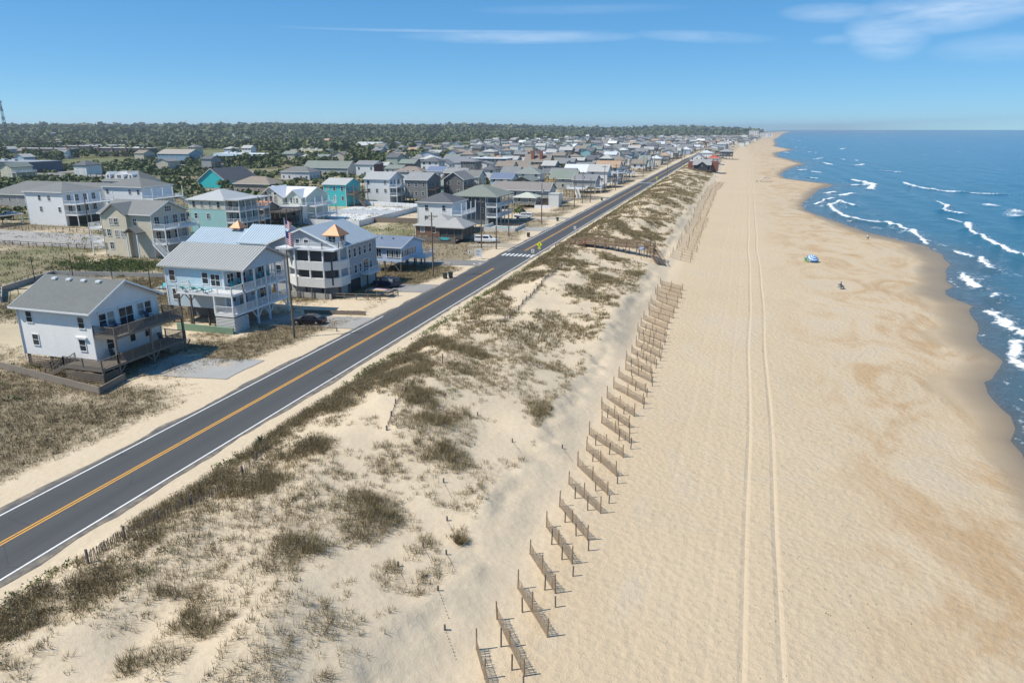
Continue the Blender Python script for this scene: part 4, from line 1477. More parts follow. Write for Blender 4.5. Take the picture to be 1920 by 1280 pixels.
for i, u in enumerate((104.6, 106.4, 108.1, 109.9, 111.8)):
    window(t3, 'E', u, -61.0, 6.1, 0.85, 1.5)
    window(t3, 'E', u, -61.0, 3.2, 0.85, 1.4) if i != 3 else None
slider(t3, 'E', 110.0, -61.0, 2.2, 1.7)
deck(t3, -60.95, -59.4, 108.2, 112.4, 2.1, TRIM, 'SEN', TRIM, 1.0, 0.2, 0.2, 'balcony')
part(t3, 'garage_shade_slab', MB().box(-61.2, -60.95, 104.0, 107.8, -0.8, 1.5), plain((0.03, 0.03, 0.03)))  # near-black slab on the wall, painted as a garage's shaded inside
fp = thing('flagpole', (-68.4, 98.0, GZ), 'tall flagpole flying two flags beside the copper-capped grey house', 'flagpole')
part(fp, 'pole', MB().cyl((-68.4, 98.0, GZ - 0.2), (-68.4, 98.0, 12.6), 0.07, 0.04), TRIM)


def flag(t, x, y, z, wd, ht, stripes):
    f = []
    n = 13
    for i in range(n):
        m = MB()
        z1_ = z + ht * (1 - i / n)
        cols = 10
        for k_ in range(cols):
            a, b = k_ / cols, (k_ + 1) / cols
            if stripes and i < 7 and a < 0.4:
                continue
            q = lambda s, zz: (x + s * wd * 0.80, y + 0.16 * math.sin(s * 7) * s, zz - 0.5 * s * wd * 0.55)
            bb = len(m.v)
            m.v += [q(a, z1_ - ht / n), q(b, z1_ - ht / n), q(b, z1_), q(a, z1_)]
            m.f.append((bb, bb + 1, bb + 2, bb + 3))
        part(t, 'stripe', m, plain((0.50, 0.03, 0.045) if i % 2 == 0 else (0.75, 0.74, 0.72)))
    if stripes:
        m = MB()
        for k_ in range(4):
            a, b = k_ / 10, (k_ + 1) / 10
            q = lambda s, zz: (x + s * wd * 0.80, y + 0.16 * math.sin(s * 7) * s, zz - 0.5 * s * wd * 0.55)
            bb = len(m.v)
            m.v += [q(a, z + ht * 6 / 13), q(b, z + ht * 6 / 13), q(b, z + ht), q(a, z + ht)]
            m.f.append((bb, bb + 1, bb + 2, bb + 3))
        part(t, 'canton', m, plain((0.03, 0.04, 0.16)))


flag(fp, -68.33, 98.0, 8.3, 1.5, 2.2, True)
flag(fp, -68.33, 98.0, 11.0, 1.4, 1.3, True)

# --- small blue cottage on braced piles
t4, r4 = house('cottage', 'small light blue cottage on braced wooden piles with slate blue roof', -67.6, -60.4, 122.8, 132.6, 1.6, 4.4, 5.7, 'gx', siding((0.45, 0.56, 0.72)), shingle((0.16, 0.20, 0.27)), gz=GZ)
for u in (-66.3, -65.1):
    window(t4, 'S', u, 122.8, 3.2, 1.0, 1.5, 2)
for i in range(6):
    window(t4, 'S', -63.2 + i * 0.5, 122.8, 3.1, 0.36, 1.3, 0)
for i in range(9):
    window(t4, 'E', 123.4 + i * 0.72, -60.4, 3.1, 0.55, 1.3, 0)
for x in (-67.4, -64.0, -60.6):
    part(t4, 'brace', MB().bar((x, 122.9, -0.6), (x + (1.6 if x < -61 else -1.6), 122.9, 1.4), 0.12), GREYW)
deck(t4, -60.4, -57.9, 128.5, 133.0, 1.6, TRIM, 'SEN', TRIM, 0.95, 0.2, 0.24, 'deck')
for x in (-60.0, -58.1):
    for y in (128.7, 132.8):
        post(t4, x, y, GZ - 0.2, 1.4, GREYW, 0.18)
for x in (-66, -63.5):
    part(r4, 'roof_vent', MB().cyl((x, 126, 5.2), (x, 126, 5.75), 0.12), plain((0.1, 0.1, 0.1)))

# --- beige house
BEI = siding((0.58, 0.52, 0.40))
t5, r5 = house('beach_house', 'cream beige three-storey house with grey gables and white balconies', -112.5, -99.0, 104.0, 114.5, -0.7, 8.7, 11.0, 'gx', BEI, shingle((0.20, 0.205, 0.20)), gz=GZ)
part(t5, 'cross_gable', walls_mb(-110.8, -104.8, 103.2, 108, -0.6, 8.7, 'gy', 10.7), BEI)
part(t5, 'cross_gable_roof', roof_mb('gy', -110.8, -104.8, 103.2, 109.2, 8.7, 10.7, 0.45), shingle((0.20, 0.205, 0.20)))
part(t5, 'entry_roof', roof_mb('gy', -104.2, -101.2, 101.8, 104.0, 5.0, 6.0, 0.3), shingle((0.17, 0.175, 0.17)))
for x in (-104.1, -101.3):
    post(t5, x, 101.95, -0.8, 5.0, TRIM, 0.2)
for u, z in ((-108.9, 7.0), (-107.6, 7.0), (-109.9, 4.6), (-107.8, 4.4), (-106.2, 4.4), (-109.6, 1.8), (-103.3, 7.0)):
    window(t5, 'S', u, 103.2 if u < -104.8 else 104.0, z, 0.95, 1.4, 2)
for zf in (5.7, 2.6):
    deck(t5, -99.0, -95.6, 104.0, 114.5, zf, TRIM, 'SEN', TRIM, 1.0, 0.2, 0.3, 'balcony')
    for u in (105.6, 108.3, 111.0, 113.4):
        window(t5, 'E', u, -99.0, zf + 1.3, 1.3, 2.0, 2)
for y in (104.1, 107.6, 111.0, 114.4):
    post(t5, -95.7, y, -0.8, 5.4, TRIM, 0.2)
for zf in (5.4, 2.4):
    deck(t5, -115.6, -112.5, 103.4, 107.0, zf, TRIM, 'SWN', TRIM, 1.0, 0.2, 0.3, 'balcony')
for x in (-115.4,):
    for y in (103.5, 106.9):
        post(t5, x, y, -0.8, 5.1, TRIM, 0.2)
stairs(t5, (-98.0, 103.2), (-94.5, 103.2), -0.7, 2.6, 1.3, TRIM)
window(t5, 'E', 109.2, -99.0, 9.45, 1.8, 1.1, 3)
t5.location = (t5.location.x - 19.5, t5.location.y + 18.5, t5.location.z)

# --- further hand-placed houses
def porch_block(t, x0, x1, y0, y1, levels, ztop, m, sides='SE', npost=4, sp=0.24, wd=0.18, gz=GZ):
    """stacked porches on the east side, posts standing through all levels"""
    for z in levels:
        deck(t, x0, x1, y0, y1, z, m, sides, m, 1.0, sp, 0.28, 'porch')
    for i in range(npost):
        post(t, x1 - 0.12, y0 + 0.12 + (y1 - y0 - 0.24) * i / (npost - 1), gz - 0.2, ztop, m, wd)
    post(t, x0 + 0.12, y0 + 0.12, gz - 0.2, ztop, m, wd)


def std(name, label, x0, x1, y0, y1, z0, ze, zr, roof, wc, rc, floors, sides='SE', porch=None, metal_roof=False, vert=False, group=None, deckm=None, o=0.45, win=(0.9, 1.35), gap=2.9, panes=True):
    t, r = house(name, label, x0, x1, y0, y1, z0, ze, zr, roof, siding(wc, vert), metal(rc) if metal_roof else shingle(rc), gz=hgt((x0 + x1) / 2, (y0 + y1) / 2), o=o, group=group)
    auto_windows(t, x0, x1, y0, y1, floors, sides, win[0], win[1], gap, panes)
    if porch:
        porch_block(t, x1, x1 + porch[0], y0, y1, porch[1], porch[2], deckm or TRIM)
    return t, r


tA, _ = std('apartment_house', 'tall white three-storey house with hip roof and stacked balconies beside the car park', -197.5, -183.5, 158.5, 172, -0.7, 8.9, 11.0, 'hip', (0.74, 0.74, 0.73), (0.19, 0.195, 0.19), (5.6, 2.4), 'S', (4.5, (5.6, 2.6), 8.4))
for u in (160.5, 163.2, 166.0, 169.0):
    window(tA, 'E', u, -183.5, 7.0, 1.2, 1.9, 2)
    window(tA, 'E', u, -183.5, 4.0, 1.2, 1.9, 2)
part(tA, 'garage_shade_slab', MB().box(-183.6, -183.3, 159.5, 171, -0.6, 2.1), plain((0.05, 0.05, 0.05)))  # shade of the open garage level drawn as a near-black slab
tB, _ = std('apartment_house', 'white house with grey hip roof, arched dormer and white stair behind the three-storey one', -191, -176, 180, 193, -0.7, 8.9, 11.2, 'hip', (0.70, 0.72, 0.74), (0.175, 0.18, 0.175), (5.8, 2.6), 'S', (4.0, (5.4,), 8.6))
stairs(tB, (-172.0, 190.5), (-172.0, 196.5), 2.2, 5.4, 1.4, TRIM)
std('motel', 'low grey hip-roofed motel building behind the white three-storey house', -262, -205, 196, 214, -0.7, 3.6, 7.6, 'hip', (0.30, 0.30, 0.29), (0.165, 0.17, 0.165), (0.2,), 'S', gap=4)
tD, rD = std('beach_house', 'grey-roofed house with three white dormers', -284, -262, 268, 280, -0.7, 3.4, 7.4, 'hip', (0.60, 0.61, 0.62), (0.165, 0.17, 0.165), (0.2,), 'S')
for cx, wd in ((-281, 1.3), (-274.5, 2.6), (-268, 1.3)):
    d_ = part(rD, 'dormer', walls_mb(cx - wd, cx + wd, 268.6, 274, 3.6, 6.0, 'gy', 7.2), siding((0.74, 0.74, 0.73)))
    fm, pm = window_meshes(0.9, 1.3, 1)
    for k_ in ((-0.6, 0.6) if wd > 2 else (0,)):
        wpart(rD, 'dormer_window', fm, (cx + k_, 268.6, 5.1))
        wpart(rD, 'dormer_pane', pm, (cx + k_, 268.6, 5.1))
# teal hip-roofed house with stacked white porches
t7, _ = std('beach_house', 'pale aqua house with light metal hip roof and stacked white corner porches', -139.5, -128.0, 158, 171, -0.7, 8.3, 10.4, 'hip', (0.30, 0.52, 0.52), (0.50, 0.50, 0.475), (2.4,), 'S', None, True, o=0.5)
part(t7, 'upper_wall_band', MB().box(-139.55, -127.95, 157.95, 171.05, 5.7, 8.1), siding((0.56, 0.54, 0.46)))
for u in (-137.8, -135.2, -132.6, -130.0):
    window(t7, 'S', u, 157.95, 7.0, 0.9, 1.6)
porch_block(t7, -128.0, -123.6, 158, 171, (5.5, 2.5), 8.2, TRIM, 'SEN', 6)
part(t7, 'porch_roof', MB().box(-128.0, -123.2, 157.5, 171.4, 8.2, 8.45), metal((0.50, 0.50, 0.475)))
for zf in (5.5, 2.5, -0.6):
    for u in (160, 163, 166, 169):
        window(t7, 'E', u, -127.95 if zf > 5 else -128.0, zf + 1.3, 1.5, 2.0, 2)
# orange-roofed cottage and its dark decks
tO, _ = std('cottage', 'low cottage with orange-brown roof behind the pale aqua house', -137.0, -128.5, 174.5, 182, 0.8, 4.3, 6.0, 'gx', (0.40, 0.30, 0.22), (0.42, 0.20, 0.10), (1.0,), 'SE')
deck(tO, -128.5, -120.5, 174, 182, 3.6, DARKW, 'SEN', DARKW, 1.0, 0.25, 0.3)
deck(tO, -128.5, -121.5, 173, 182, 0.9, DARKW, 'SE', DARKW, 1.0, 0.25, 0.3)
for x in (-128, -124.5, -120.7):
    for y in (174.2, 181.8):
        post(tO, x, y, GZ - 0.3, 3.3, DARKW, 0.22)
# mint house with bright white metal roofs
tM, rM = std('beach_house', 'pale mint house with bright white metal gable roofs and large gable windows', -137.0, -122.0, 186.5, 198, -0.7, 6.9, 9.2, 'gx', (0.56, 0.62, 0.55), (0.80, 0.80, 0.80), (), 'S', None, True)
for (a, b, c, d, e1) in ((-136.6, -128.8, 184.5, 192, 9.6), (-127.6, -122.8, 185.2, 192, 8.8)):
    part(tM, 'front_gable', walls_mb(a, b, c, d, -0.6, 6.9, 'gy', e1), siding((0.58, 0.64, 0.56)))
    part(tM, 'front_gable_roof', roof_mb('gy', a, b, c, d, 6.9, e1, 0.5), metal((0.80, 0.80, 0.80)))
for u in (-134.3, -132.7, -131.1):
    window(tM, 'S', u, 184.5, 6.0, 1.0, 1.9, 1)
    window(tM, 'S', u, 184.5, 7.75, 0.8, 0.7, 0)
for u in (-126.2, -125.2, -124.2):
    window(tM, 'S', u, 185.2, 5.8, 0.6, 1.4, 1)
part(tM, 'porch_wall', MB().box(-128.0, -121.0, 181.6, 185.1, -0.7, 4.3), siding((0.62, 0.64, 0.63), True, 0.3))
deck(tM, -128.2, -120.8, 181.4, 185.1, 4.5, TRIM, 'SE', TRIM, 1.0, 0.25, 0.2, 'balcony')
window(tM, 'S', -123.2, 181.6, 2.6, 1.1, 1.3)
porch_block(tM, -122.0, -118.6, 186, 198, (4.3, 1.2), 6.8, TRIM, 'SE', 4)
# bright teal house
tT, _ = std('beach_house', 'bright turquoise house with grey gable roof and brown deck', -142.5, -133.5, 229.5, 240, -0.7, 7.2, 9.0, 'gx', (0.06, 0.48, 0.50), (0.40, 0.41, 0.40), (4.1, 0.8), 'SE', (3.2, (3.9,), 6.9), False, False, None, wood((0.26, 0.18, 0.12)))
stairs(tT, (-130.6, 231), (-126.6, 231), -0.6, 3.9, 1.3, wood((0.26, 0.18, 0.12)))
tW, _ = std('beach_house', 'white three-storey house with grid of white porch columns', -133.2, -123.0, 243, 255, -0.7, 8.4, 10.6, 'gx', (0.70, 0.72, 0.72), (0.35, 0.36, 0.36), (5.6, 2.6), 'SE', (3.0, (5.5, 2.5), 8.2))
std('beach_house', 'weathered grey wooden house with dark decks beside the white porch-column house', -119.5, -110.5, 249, 262, 1.0, 8.0, 10.2, 'gx', (0.20, 0.20, 0.20), (0.27, 0.275, 0.28), (4.6, 1.4), 'SE', (3.4, (4.6, 1.3), 7.8), False, False, None, DARKW)
std('beach_house', 'brown-grey wooden house with tall gable and rooftop deck', -109.0, -101.0, 262, 274, 1.0, 7.6, 10.2, 'gy', (0.17, 0.165, 0.16), (0.23, 0.225, 0.22), (4.6, 1.4), 'SE', (3.0, (4.4, 1.3), 7.2), False, False, None, DARKW)
# brown cottage with hip-roofed porch
t8, r8 = std('cottage', 'low brick-brown cottage with pale grey hip roofs and weathered deck', -76.5, -66.5, 164.5, 175, 0.4, 3.1, 5.2, 'hip', (0.23, 0.125, 0.075), (0.34, 0.335, 0.32), (), 'S', vert=True)
part(t8, 'dark_porch_block', MB().box(-69.5, -63.2, 162.8, 170.5, 0.2, 3.0), plain((0.06, 0.06, 0.06)))  # near-black block fills the porch behind its posts
part(t8, 'porch_roof', roof_mb('hip', -69.8, -62.9, 162.6, 170.8, 3.05, 5.0, 0.4), shingle((0.36, 0.355, 0.34)))
for x in (-69.3, -67.3, -65.3, -63.3):
    post(t8, x, 162.75, 0.2, 3.0, GREYW, 0.16)
for y in (165.2, 167.8, 170.3):
    post(t8, -63.15, y, 0.2, 3.0, GREYW, 0.16)
window(t8, 'S', -74.6, 164.5, 1.95, 1.0, 1.4)
window(t8, 'S', -71.6, 164.5, 1.95, 1.0, 1.4)
for j in range(7):
    me = MB().box(0, 12.6, -0.03, 0.03, 0, 0.2).mesh('board', GREYW)
    wpart(t8, 'fence_board', me, (-76.8, 160.4, -0.75 + j * 0.24))
for i in range(8):
    post(t8, -76.8 + i * 1.8, 160.5, -0.9, 1.2, GREYW, 0.16)
part(t8, 'deck', MB().box(-76.6, -64.2, 160.6, 164.4, -0.2, 0.0), GREYW)
sb = tag(link('surfboard', None, None, (-67.0, 160.25, 0.55)), 'turquoise surfboard hung on the fence of the brown cottage', 'surfboard')
m = MB()
for i in range(16):
    a = 2 * math.pi * i / 16
    m.v.append((-67.0 + 1.5 * math.cos(a), 160.30, 0.55 + 0.33 * math.sin(a) * (1 - 0.25 * math.cos(a) ** 2)))
m.v += [(v[0], 160.22, v[2]) for v in m.v]
m.f = [tuple(range(16))[::-1], tuple(range(16, 32))] + [(i, (i + 1) % 16, 16 + (i + 1) % 16, 16 + i) for i in range(16)]
part(sb, 'board', m, plain((0.05, 0.42, 0.48), 0.3))
part(sb, 'fin', MB().box(-68.3, -68.05, 160.1, 160.22, 0.5, 0.6), plain((0.02, 0.1, 0.12)))
t9, _ = std('beach_house', 'white house with dark grey hip roof and side balcony behind the brown cottage', -82.0, -72.0, 178, 189, -0.7, 7.4, 9.4, 'hip', (0.72, 0.72, 0.70), (0.105, 0.11, 0.12), (4.3, 1.4), 'S', (2.8, (4.2,), 7.2), gap=4.5)
t10, _ = std('beach_house', 'three-storey slate house with green-grey hip roof and screened white porches on two sides', -79.0, -68.5, 197, 210, -0.7, 7.6, 10.0, 'hip', (0.12, 0.15, 0.18), (0.205, 0.225, 0.195), (4.9, 2.0), 'SE', None, False, False, None, None, 0.6)
for z in (4.8, 1.9):
    deck(t10, -68.5, -65.0, 195.0, 210, z, TRIM, 'SEN', TRIM, 1.0, 0.22, 0.3, 'porch')
for y in (195.1, 198.8, 202.5, 206.2, 209.9):
    post(t10, -65.1, y, GZ - 0.2, 7.5, TRIM, 0.2)
post(t10, -68.4, 195.1, GZ - 0.2, 7.5, TRIM, 0.2)
part(t10, 'porch_roof', roof_mb('hip', -79.2, -64.8, 194.8, 210.2, 7.62, 10.3, 0.4), shingle((0.205, 0.225, 0.195)))
MID = [
    # name, x0,x1,y0,y1,z0,ze,zr,roof,wall,roofc,label
    (-120, -104, 276, 286, -0.7, 3.4, 5.6, 'gx', (0.36, 0.55, 0.50), (0.20, 0.245, 0.215), 'long low mint-walled building with green-grey roof'),
    (-96, -86, 279, 289, 0.8, 3.9, 6.0, 'hip', (0.48, 0.47, 0.44), (0.25, 0.215, 0.18), 'brown hip-roofed low house beside the mint-walled building'),
    (-123, -114, 315, 325, -0.7, 5.2, 7.8, 'gx', (0.50, 0.47, 0.40), (0.19, 0.19, 0.18), 'tan two-storey house with plain grey gable roof'),
    (-108, -98, 315, 325, -0.7, 4.6, 6.8, 'gx', (0.40, 0.56, 0.72), (0.15, 0.19, 0.27), 'sky blue house with slate blue gable roof'),
    (-140, -129, 337, 347, 1.4, 5.4, 7.4, 'gx', (0.15, 0.10, 0.09), (0.26, 0.26, 0.26), 'dark red-brown house with wide stairs and deck'),
    (-152, -143, 343, 353, -0.7, 5.8, 7.8, 'gx', (0.74, 0.75, 0.76), (0.16, 0.20, 0.29), 'white house with slate blue roof'),
    (-146, -130, 289, 299, -0.7, 3.8, 6.4, 'gx', (0.50, 0.55, 0.60), (0.28, 0.31, 0.34), 'pale blue-grey long house with blue-grey roof'),
    (-182, -166, 367, 378, -0.7, 3.9, 6.2, 'hip', (0.55, 0.54, 0.50), (0.25, 0.21, 0.18), 'low house with brown hip roof and screened porch'),
    (-177, -151, 474, 488, -0.7, 6.8, 7.2, 'flat', (0.10, 0.13, 0.17), (0.78, 0.79, 0.80), 'modern flat white-roofed house with dark walls and big windows'),
    (-211, -200, 466, 478, -0.7, 6.6, 9.0, 'hip', (0.74, 0.73, 0.70), (0.46, 0.46, 0.45), 'white two-storey house with pale hip roof'),
    (-196, -178, 468, 480, -0.7, 4.6, 8.0, 'gx', (0.60, 0.62, 0.64), (0.20, 0.215, 0.235), 'long grey-roofed house with a row of windows'),
    (-142, -124, 486, 498, -0.7, 5.0, 9.6, 'gx', (0.30, 0.25, 0.20), (0.235, 0.205, 0.175), 'brown house with two tall brick chimneys'),
    (-142, -126, 441, 452, -0.7, 3.9, 7.0, 'gx', (0.24, 0.56, 0.54), (0.235, 0.205, 0.175), 'aqua-walled house with big brown roof'),
    (-109, -95, 353, 366, -0.7, 4.9, 7.8, 'hip', (0.72, 0.72, 0.70), (0.22, 0.245, 0.225), 'white house with grey-green roof and side gable'),
    (-88, -66, 258, 269, 1.6, 4.5, 7.0, 'gx', (0.46, 0.44, 0.41), (0.235, 0.215, 0.20), 'long brown-grey roofed house with white porch rail'),
    (-76, -68, 247, 254, 0.5, 2.9, 4.2, 'hip', (0.23, 0.25, 0.23), (0.45, 0.47, 0.40), 'small pavilion with pale green hip roof'),
    (-69, -59, 312, 323, 1.8, 5.0, 7.0, 'gx', (0.36, 0.36, 0.36), (0.22, 0.225, 0.23), 'grey house on tall piles beside the road'),
    (-91, -76, 389, 402, -0.7, 4.0, 7.6, 'gx', (0.65, 0.66, 0.66), (0.70, 0.72, 0.74), 'wide house with pale white metal roof'),
    (-84, -72, 331, 343, -0.7, 4.2, 7.6, 'gx', (0.38, 0.40, 0.37), (0.20, 0.235, 0.20), 'house with large green-grey roof'),
    (-88, -69, 452, 464, -0.7, 3.9, 7.0, 'gx', (0.20, 0.52, 0.54), (0.25, 0.225, 0.21), 'turquoise-walled house with wide brown roof'),
    (-66, -59, 508, 518, 1.8, 6.4, 8.6, 'gx', (0.55, 0.66, 0.60), (0.24, 0.27, 0.24), 'tall narrow pale green house on piles'),
    (-91, -83, 631, 643, -0.7, 5.2, 8.4, 'gy', (0.16, 0.28, 0.40), (0.25, 0.26, 0.28), 'steep-gabled deep blue house with grey roof, wider of the pair'),
    (-82, -75, 633, 645, -0.7, 5.0, 8.2, 'gy', (0.19, 0.31, 0.42), (0.25, 0.24, 0.23), 'steep-gabled lighter blue house with brownish roof, narrower of the pair'),
    (-256, -226, 392, 404, -0.7, 3.8, 7.4, 'gx', (0.40, 0.42, 0.42), (0.195, 0.225, 0.20), 'long motel with green-grey roof'),
    (-219, -207, 390, 402, -0.7, 6.2, 8.0, 'gx', (0.72, 0.73, 0.74), (0.22, 0.225, 0.23), 'plain white two-storey block with maroon end wall'),
    (-208, -190, 264, 275, -0.7, 3.8, 6.4, 'hip', (0.32, 0.27, 0.22), (0.25, 0.215, 0.175), 'low brown-roofed cottage with wooden fence'),
    (-243, -225, 349, 360, -0.7, 3.8, 6.2, 'hip', (0.58, 0.60, 0.62), (0.17, 0.17, 0.165), 'pale house with dark grey hip roof'),
]
for (x0, x1, y0, y1, z0, ze, zr, rf, wc, rc, lab) in MID:
    t, r = house('beach_house', lab, x0, x1, y0, y1, z0, ze, zr, rf, siding(wc), metal(rc) if min(rc) > 0.6 else shingle(rc), o=0.5, cat='house')
    fl = [z0] if ze - z0 < 4.6 else ([z0 + 0.1, z0 + 2.9] if ze - z0 < 7 else [z0 + 0.1, z0 + 2.9, z0 + 5.4])
    auto_windows(t, x0, x1, y0, y1, fl, 'SE', 1.1, 1.4, 3.2, True, 0.2)
    if z0 > 0 or rf == 'flat':
        porch_block(t, x1, x1 + 2.8, y0, y1, (max(z0, 3.4) if rf == 'flat' else z0,), ze - 0.2, TRIM if wc[0] > 0.3 or rf == 'flat' else DARKW, 'SE', 4, 0.3)
    if 'chimneys' in lab:
        for cx in (-136.5, -130.5):
            part(r, 'chimney', MB().box(cx - 1.0, cx + 1.0, 487.5, 489.5, 5.0, 12.0), plain((0.30, 0.10, 0.06)))
    if 'maroon' in lab:
        part(t, 'end_wall', MB().box(x1 + 0.01, x1 + 0.2, y0, y1, -0.7, 6.1), plain((0.13, 0.035, 0.045)))
    if 'stairs' in lab:
        stairs(t, (x0, y0 - 1.0), (x0 - 4.5, y0 - 1.0), -0.7, 3.2, 1.5, DARKW)
        stairs(t, (x1, y0 - 1.0), (x1 + 4.0, y0 - 1.0), -0.7, 3.2, 1.5, DARKW)
        deck(t, x0, x1, y0 - 2.2, y0, 3.2, DARKW, 'S', DARKW, 1.0, 0.3)

# turquoise gabled hall
tq, rq = house('hall', 'big turquoise board-walled hall with dark grey roof', -247, -231, 288, 312, -0.7, 2.6, 8.2, 'gy', siding((0.04, 0.50, 0.50), True, 0.5), shingle((0.10, 0.105, 0.115)), o=0.5, cat='building')
# shops and other large blocks inland
SHOPS = [(-480, -430, 352, 376, 6.0, (0.075, 0.10, 0.145), (0.30, 0.31, 0.33), 'dark navy flat-roofed shop with white entrance', False),
         (-470, -412, 572, 592, 4.4, (0.36, 0.55, 0.64), (0.76, 0.77, 0.78), 'long flat white-roofed shop with pale blue mural wall', False),
         (-466, -426, 690, 712, 5.0, (0.62, 0.55, 0.36), (0.55, 0.52, 0.42), 'pale yellow flat-roofed shopping parade', False)]
for (x0, x1, y0, y1, ze, wc, rc, lab, _f) in SHOPS:
    t, r = house('shop', lab, x0, x1, y0, y1, -0.7, ze, ze, 'flat', siding(wc), plain(rc), o=0.2, cat='shop', piles=False, trim=False)
    n = int((x1 - x0) / 5)
    for i in range(n):
        window(t, 'S', x0 + 2.5 + i * 5, y0, 1.0, 3.2, 2.2, 2)
    part(t, 'canopy', MB().box(x0, x1, y0 - 2.2, y0 - 0.01, 2.7, 3.0), plain(rc))
    for i in range(3):
        part(r, 'roof_unit', MB().box(x0 + 8 + i * 9, x0 + 10.5 + i * 9, y0 + 8, y0 + 10.5, ze + 0.35, ze + 1.8), plain((0.55, 0.55, 0.54)))
    for i in range(n + 1):
        post(t, x0 + 0.2 + (x1 - x0 - 0.4) * i / n, y0 - 2.0, -0.7, 2.7, plain((0.5, 0.5, 0.5)), 0.2)
std('warehouse', 'wide warehouse with pale ribbed roof at the edge of the woods', -505, -468, 900, 925, -0.7, 5.5, 9.5, 'gx', (0.58, 0.56, 0.50), (0.60, 0.60, 0.57), (0.5,), 'SE', None, True, gap=7)
std('office_building', 'blue two-storey building with sloping roofs at the edge of the woods', -478, -446, 512, 530, -0.7, 6.2, 9.6, 'gx', (0.22, 0.36, 0.48), (0.33, 0.30, 0.26), (3.3, 0.2), 'SE', gap=3.4)
for i, (x0, x1, yy, zz) in enumerate(((-690, -630, 560, 0), (-745, -675, 655, 0), (-790, -700, 720, 0), (-1020, -950, 880, 2), (-640, -570, 600, 0))):
    z_ = hgt((x0 + x1) / 2, yy)
    t, r = house('townhouse_row', 'dark brown flat-roofed townhouse row with white roof edge among the trees', x0, x1, yy, yy + 12, z_ - 0.5, z_ + 8.5, z_ + 8.5, 'flat', siding((0.085, 0.075, 0.07)), plain((0.62, 0.62, 0.62)),
                 group='townhouse rows among the trees', o=0.3, cat='townhouses', piles=False, trim=False)
    n = int((x1 - x0) / 6)
    for k_ in range(n):
        for zz_ in (1.8, 4.9):
            window(t, 'S', x0 + 3 + k_ * 6, yy, z_ + zz_, 2.0, 1.6, 2, panes=True)
    for k_ in range(0, n, 3):
        part(t, 'chimney', MB().box(x0 + 5 + k_ * 6, x0 + 6.4 + k_ * 6, yy - 0.9, yy - 0.01, z_ - 0.5, z_ + 10), plain((0.26, 0.13, 0.09)))

# houses on the beach side of the road, farther on
tb_, rb_ = house('beach_house', 'charcoal gabled house with grey roof and brick red wings on the dune', -27.5, -17, 478, 496, 1.6, 4.6, 7.6, 'gx', siding((0.045, 0.05, 0.055)), shingle((0.30, 0.30, 0.29)), o=0.5, gz=hgt(-22, 486))
part(tb_, 'front_gable', walls_mb(-26, -18.5, 474.5, 480, 0.6, 3.8, 'gy', 6.2), siding((0.05, 0.055, 0.06)))
part(tb_, 'front_gable_roof', roof_mb('gy', -26, -18.5, 474.5, 481, 3.8, 6.2, 0.5), shingle((0.07, 0.075, 0.08)))
part(tb_, 'wing', MB().box(-31, -27.5, 482, 494, 0.5, 6.2), siding((0.25, 0.095, 0.07)))
part(tb_, 'wing', MB().box(-17, -12.5, 482, 495, 0.5, 6.6), siding((0.25, 0.095, 0.07)))
deck(tb_, -28, -15.5, 471.5, 474.5, 1.4, DARKW, 'SEW', DARKW, 1.0, 0.3)
for x in (-27.6, -22, -16):
    post(tb_, x, 471.8, hgt(x, 471.8) - 0.3, 1.2, DARKW, 0.25)
fm, pm = window_meshes(0.8, 1.2, 1)
wpart(tb_, 'window', fm, (-22.2, 474.5, 4.4))
wpart(tb_, 'pane', pm, (-22.2, 474.5, 4.4))
std('beach_house', 'white steep-gabled house on the dune beyond the charcoal one', -35, -25, 560, 572, 0.8, 6.0, 9.4, 'gy', (0.74, 0.74, 0.74), (0.16, 0.17, 0.19), (3.6, 1.0), 'SE')
std('beach_house', 'low house with red roof on the dune', -24, -15, 600, 612, 0.8, 4.4, 6.6, 'hip', (0.70, 0.70, 0.68), (0.42, 0.10, 0.07), (1.0,), 'SE')
std('beach_house', 'dark house with flat deck standing at the beach edge', -18, -6, 720, 734, 1.6, 6.2, 8.2, 'hip', (0.09, 0.10, 0.11), (0.30, 0.31, 0.31), (2.0,), 'SE')
# white hotel blocks far up the beach
for i, (x, wd, hh) in enumerate(((25, 30, 22), (62, 22, 15), (88, 16, 16))):
    yy = 2650 + i * 40
    t, r = house('hotel', ('tall white hotel block far up the beach', 'lower white hotel wing far up the beach', 'white hotel wing nearest the far beach')[i], x, x + wd, yy, yy + 25, -0.5, hh, hh, 'flat', plain((0.74, 0.75, 0.76)), plain((0.6, 0.6, 0.6)), o=0.3, cat='hotel', piles=False, trim=False)
    for k_ in range(int(wd / 6)):
        for zz in range(2, int(hh) - 2, 4):
            window(t, 'S', x + 3 + k_ * 6, yy, zz + 1.2, 2.6, 2.0, 2, panes=True)

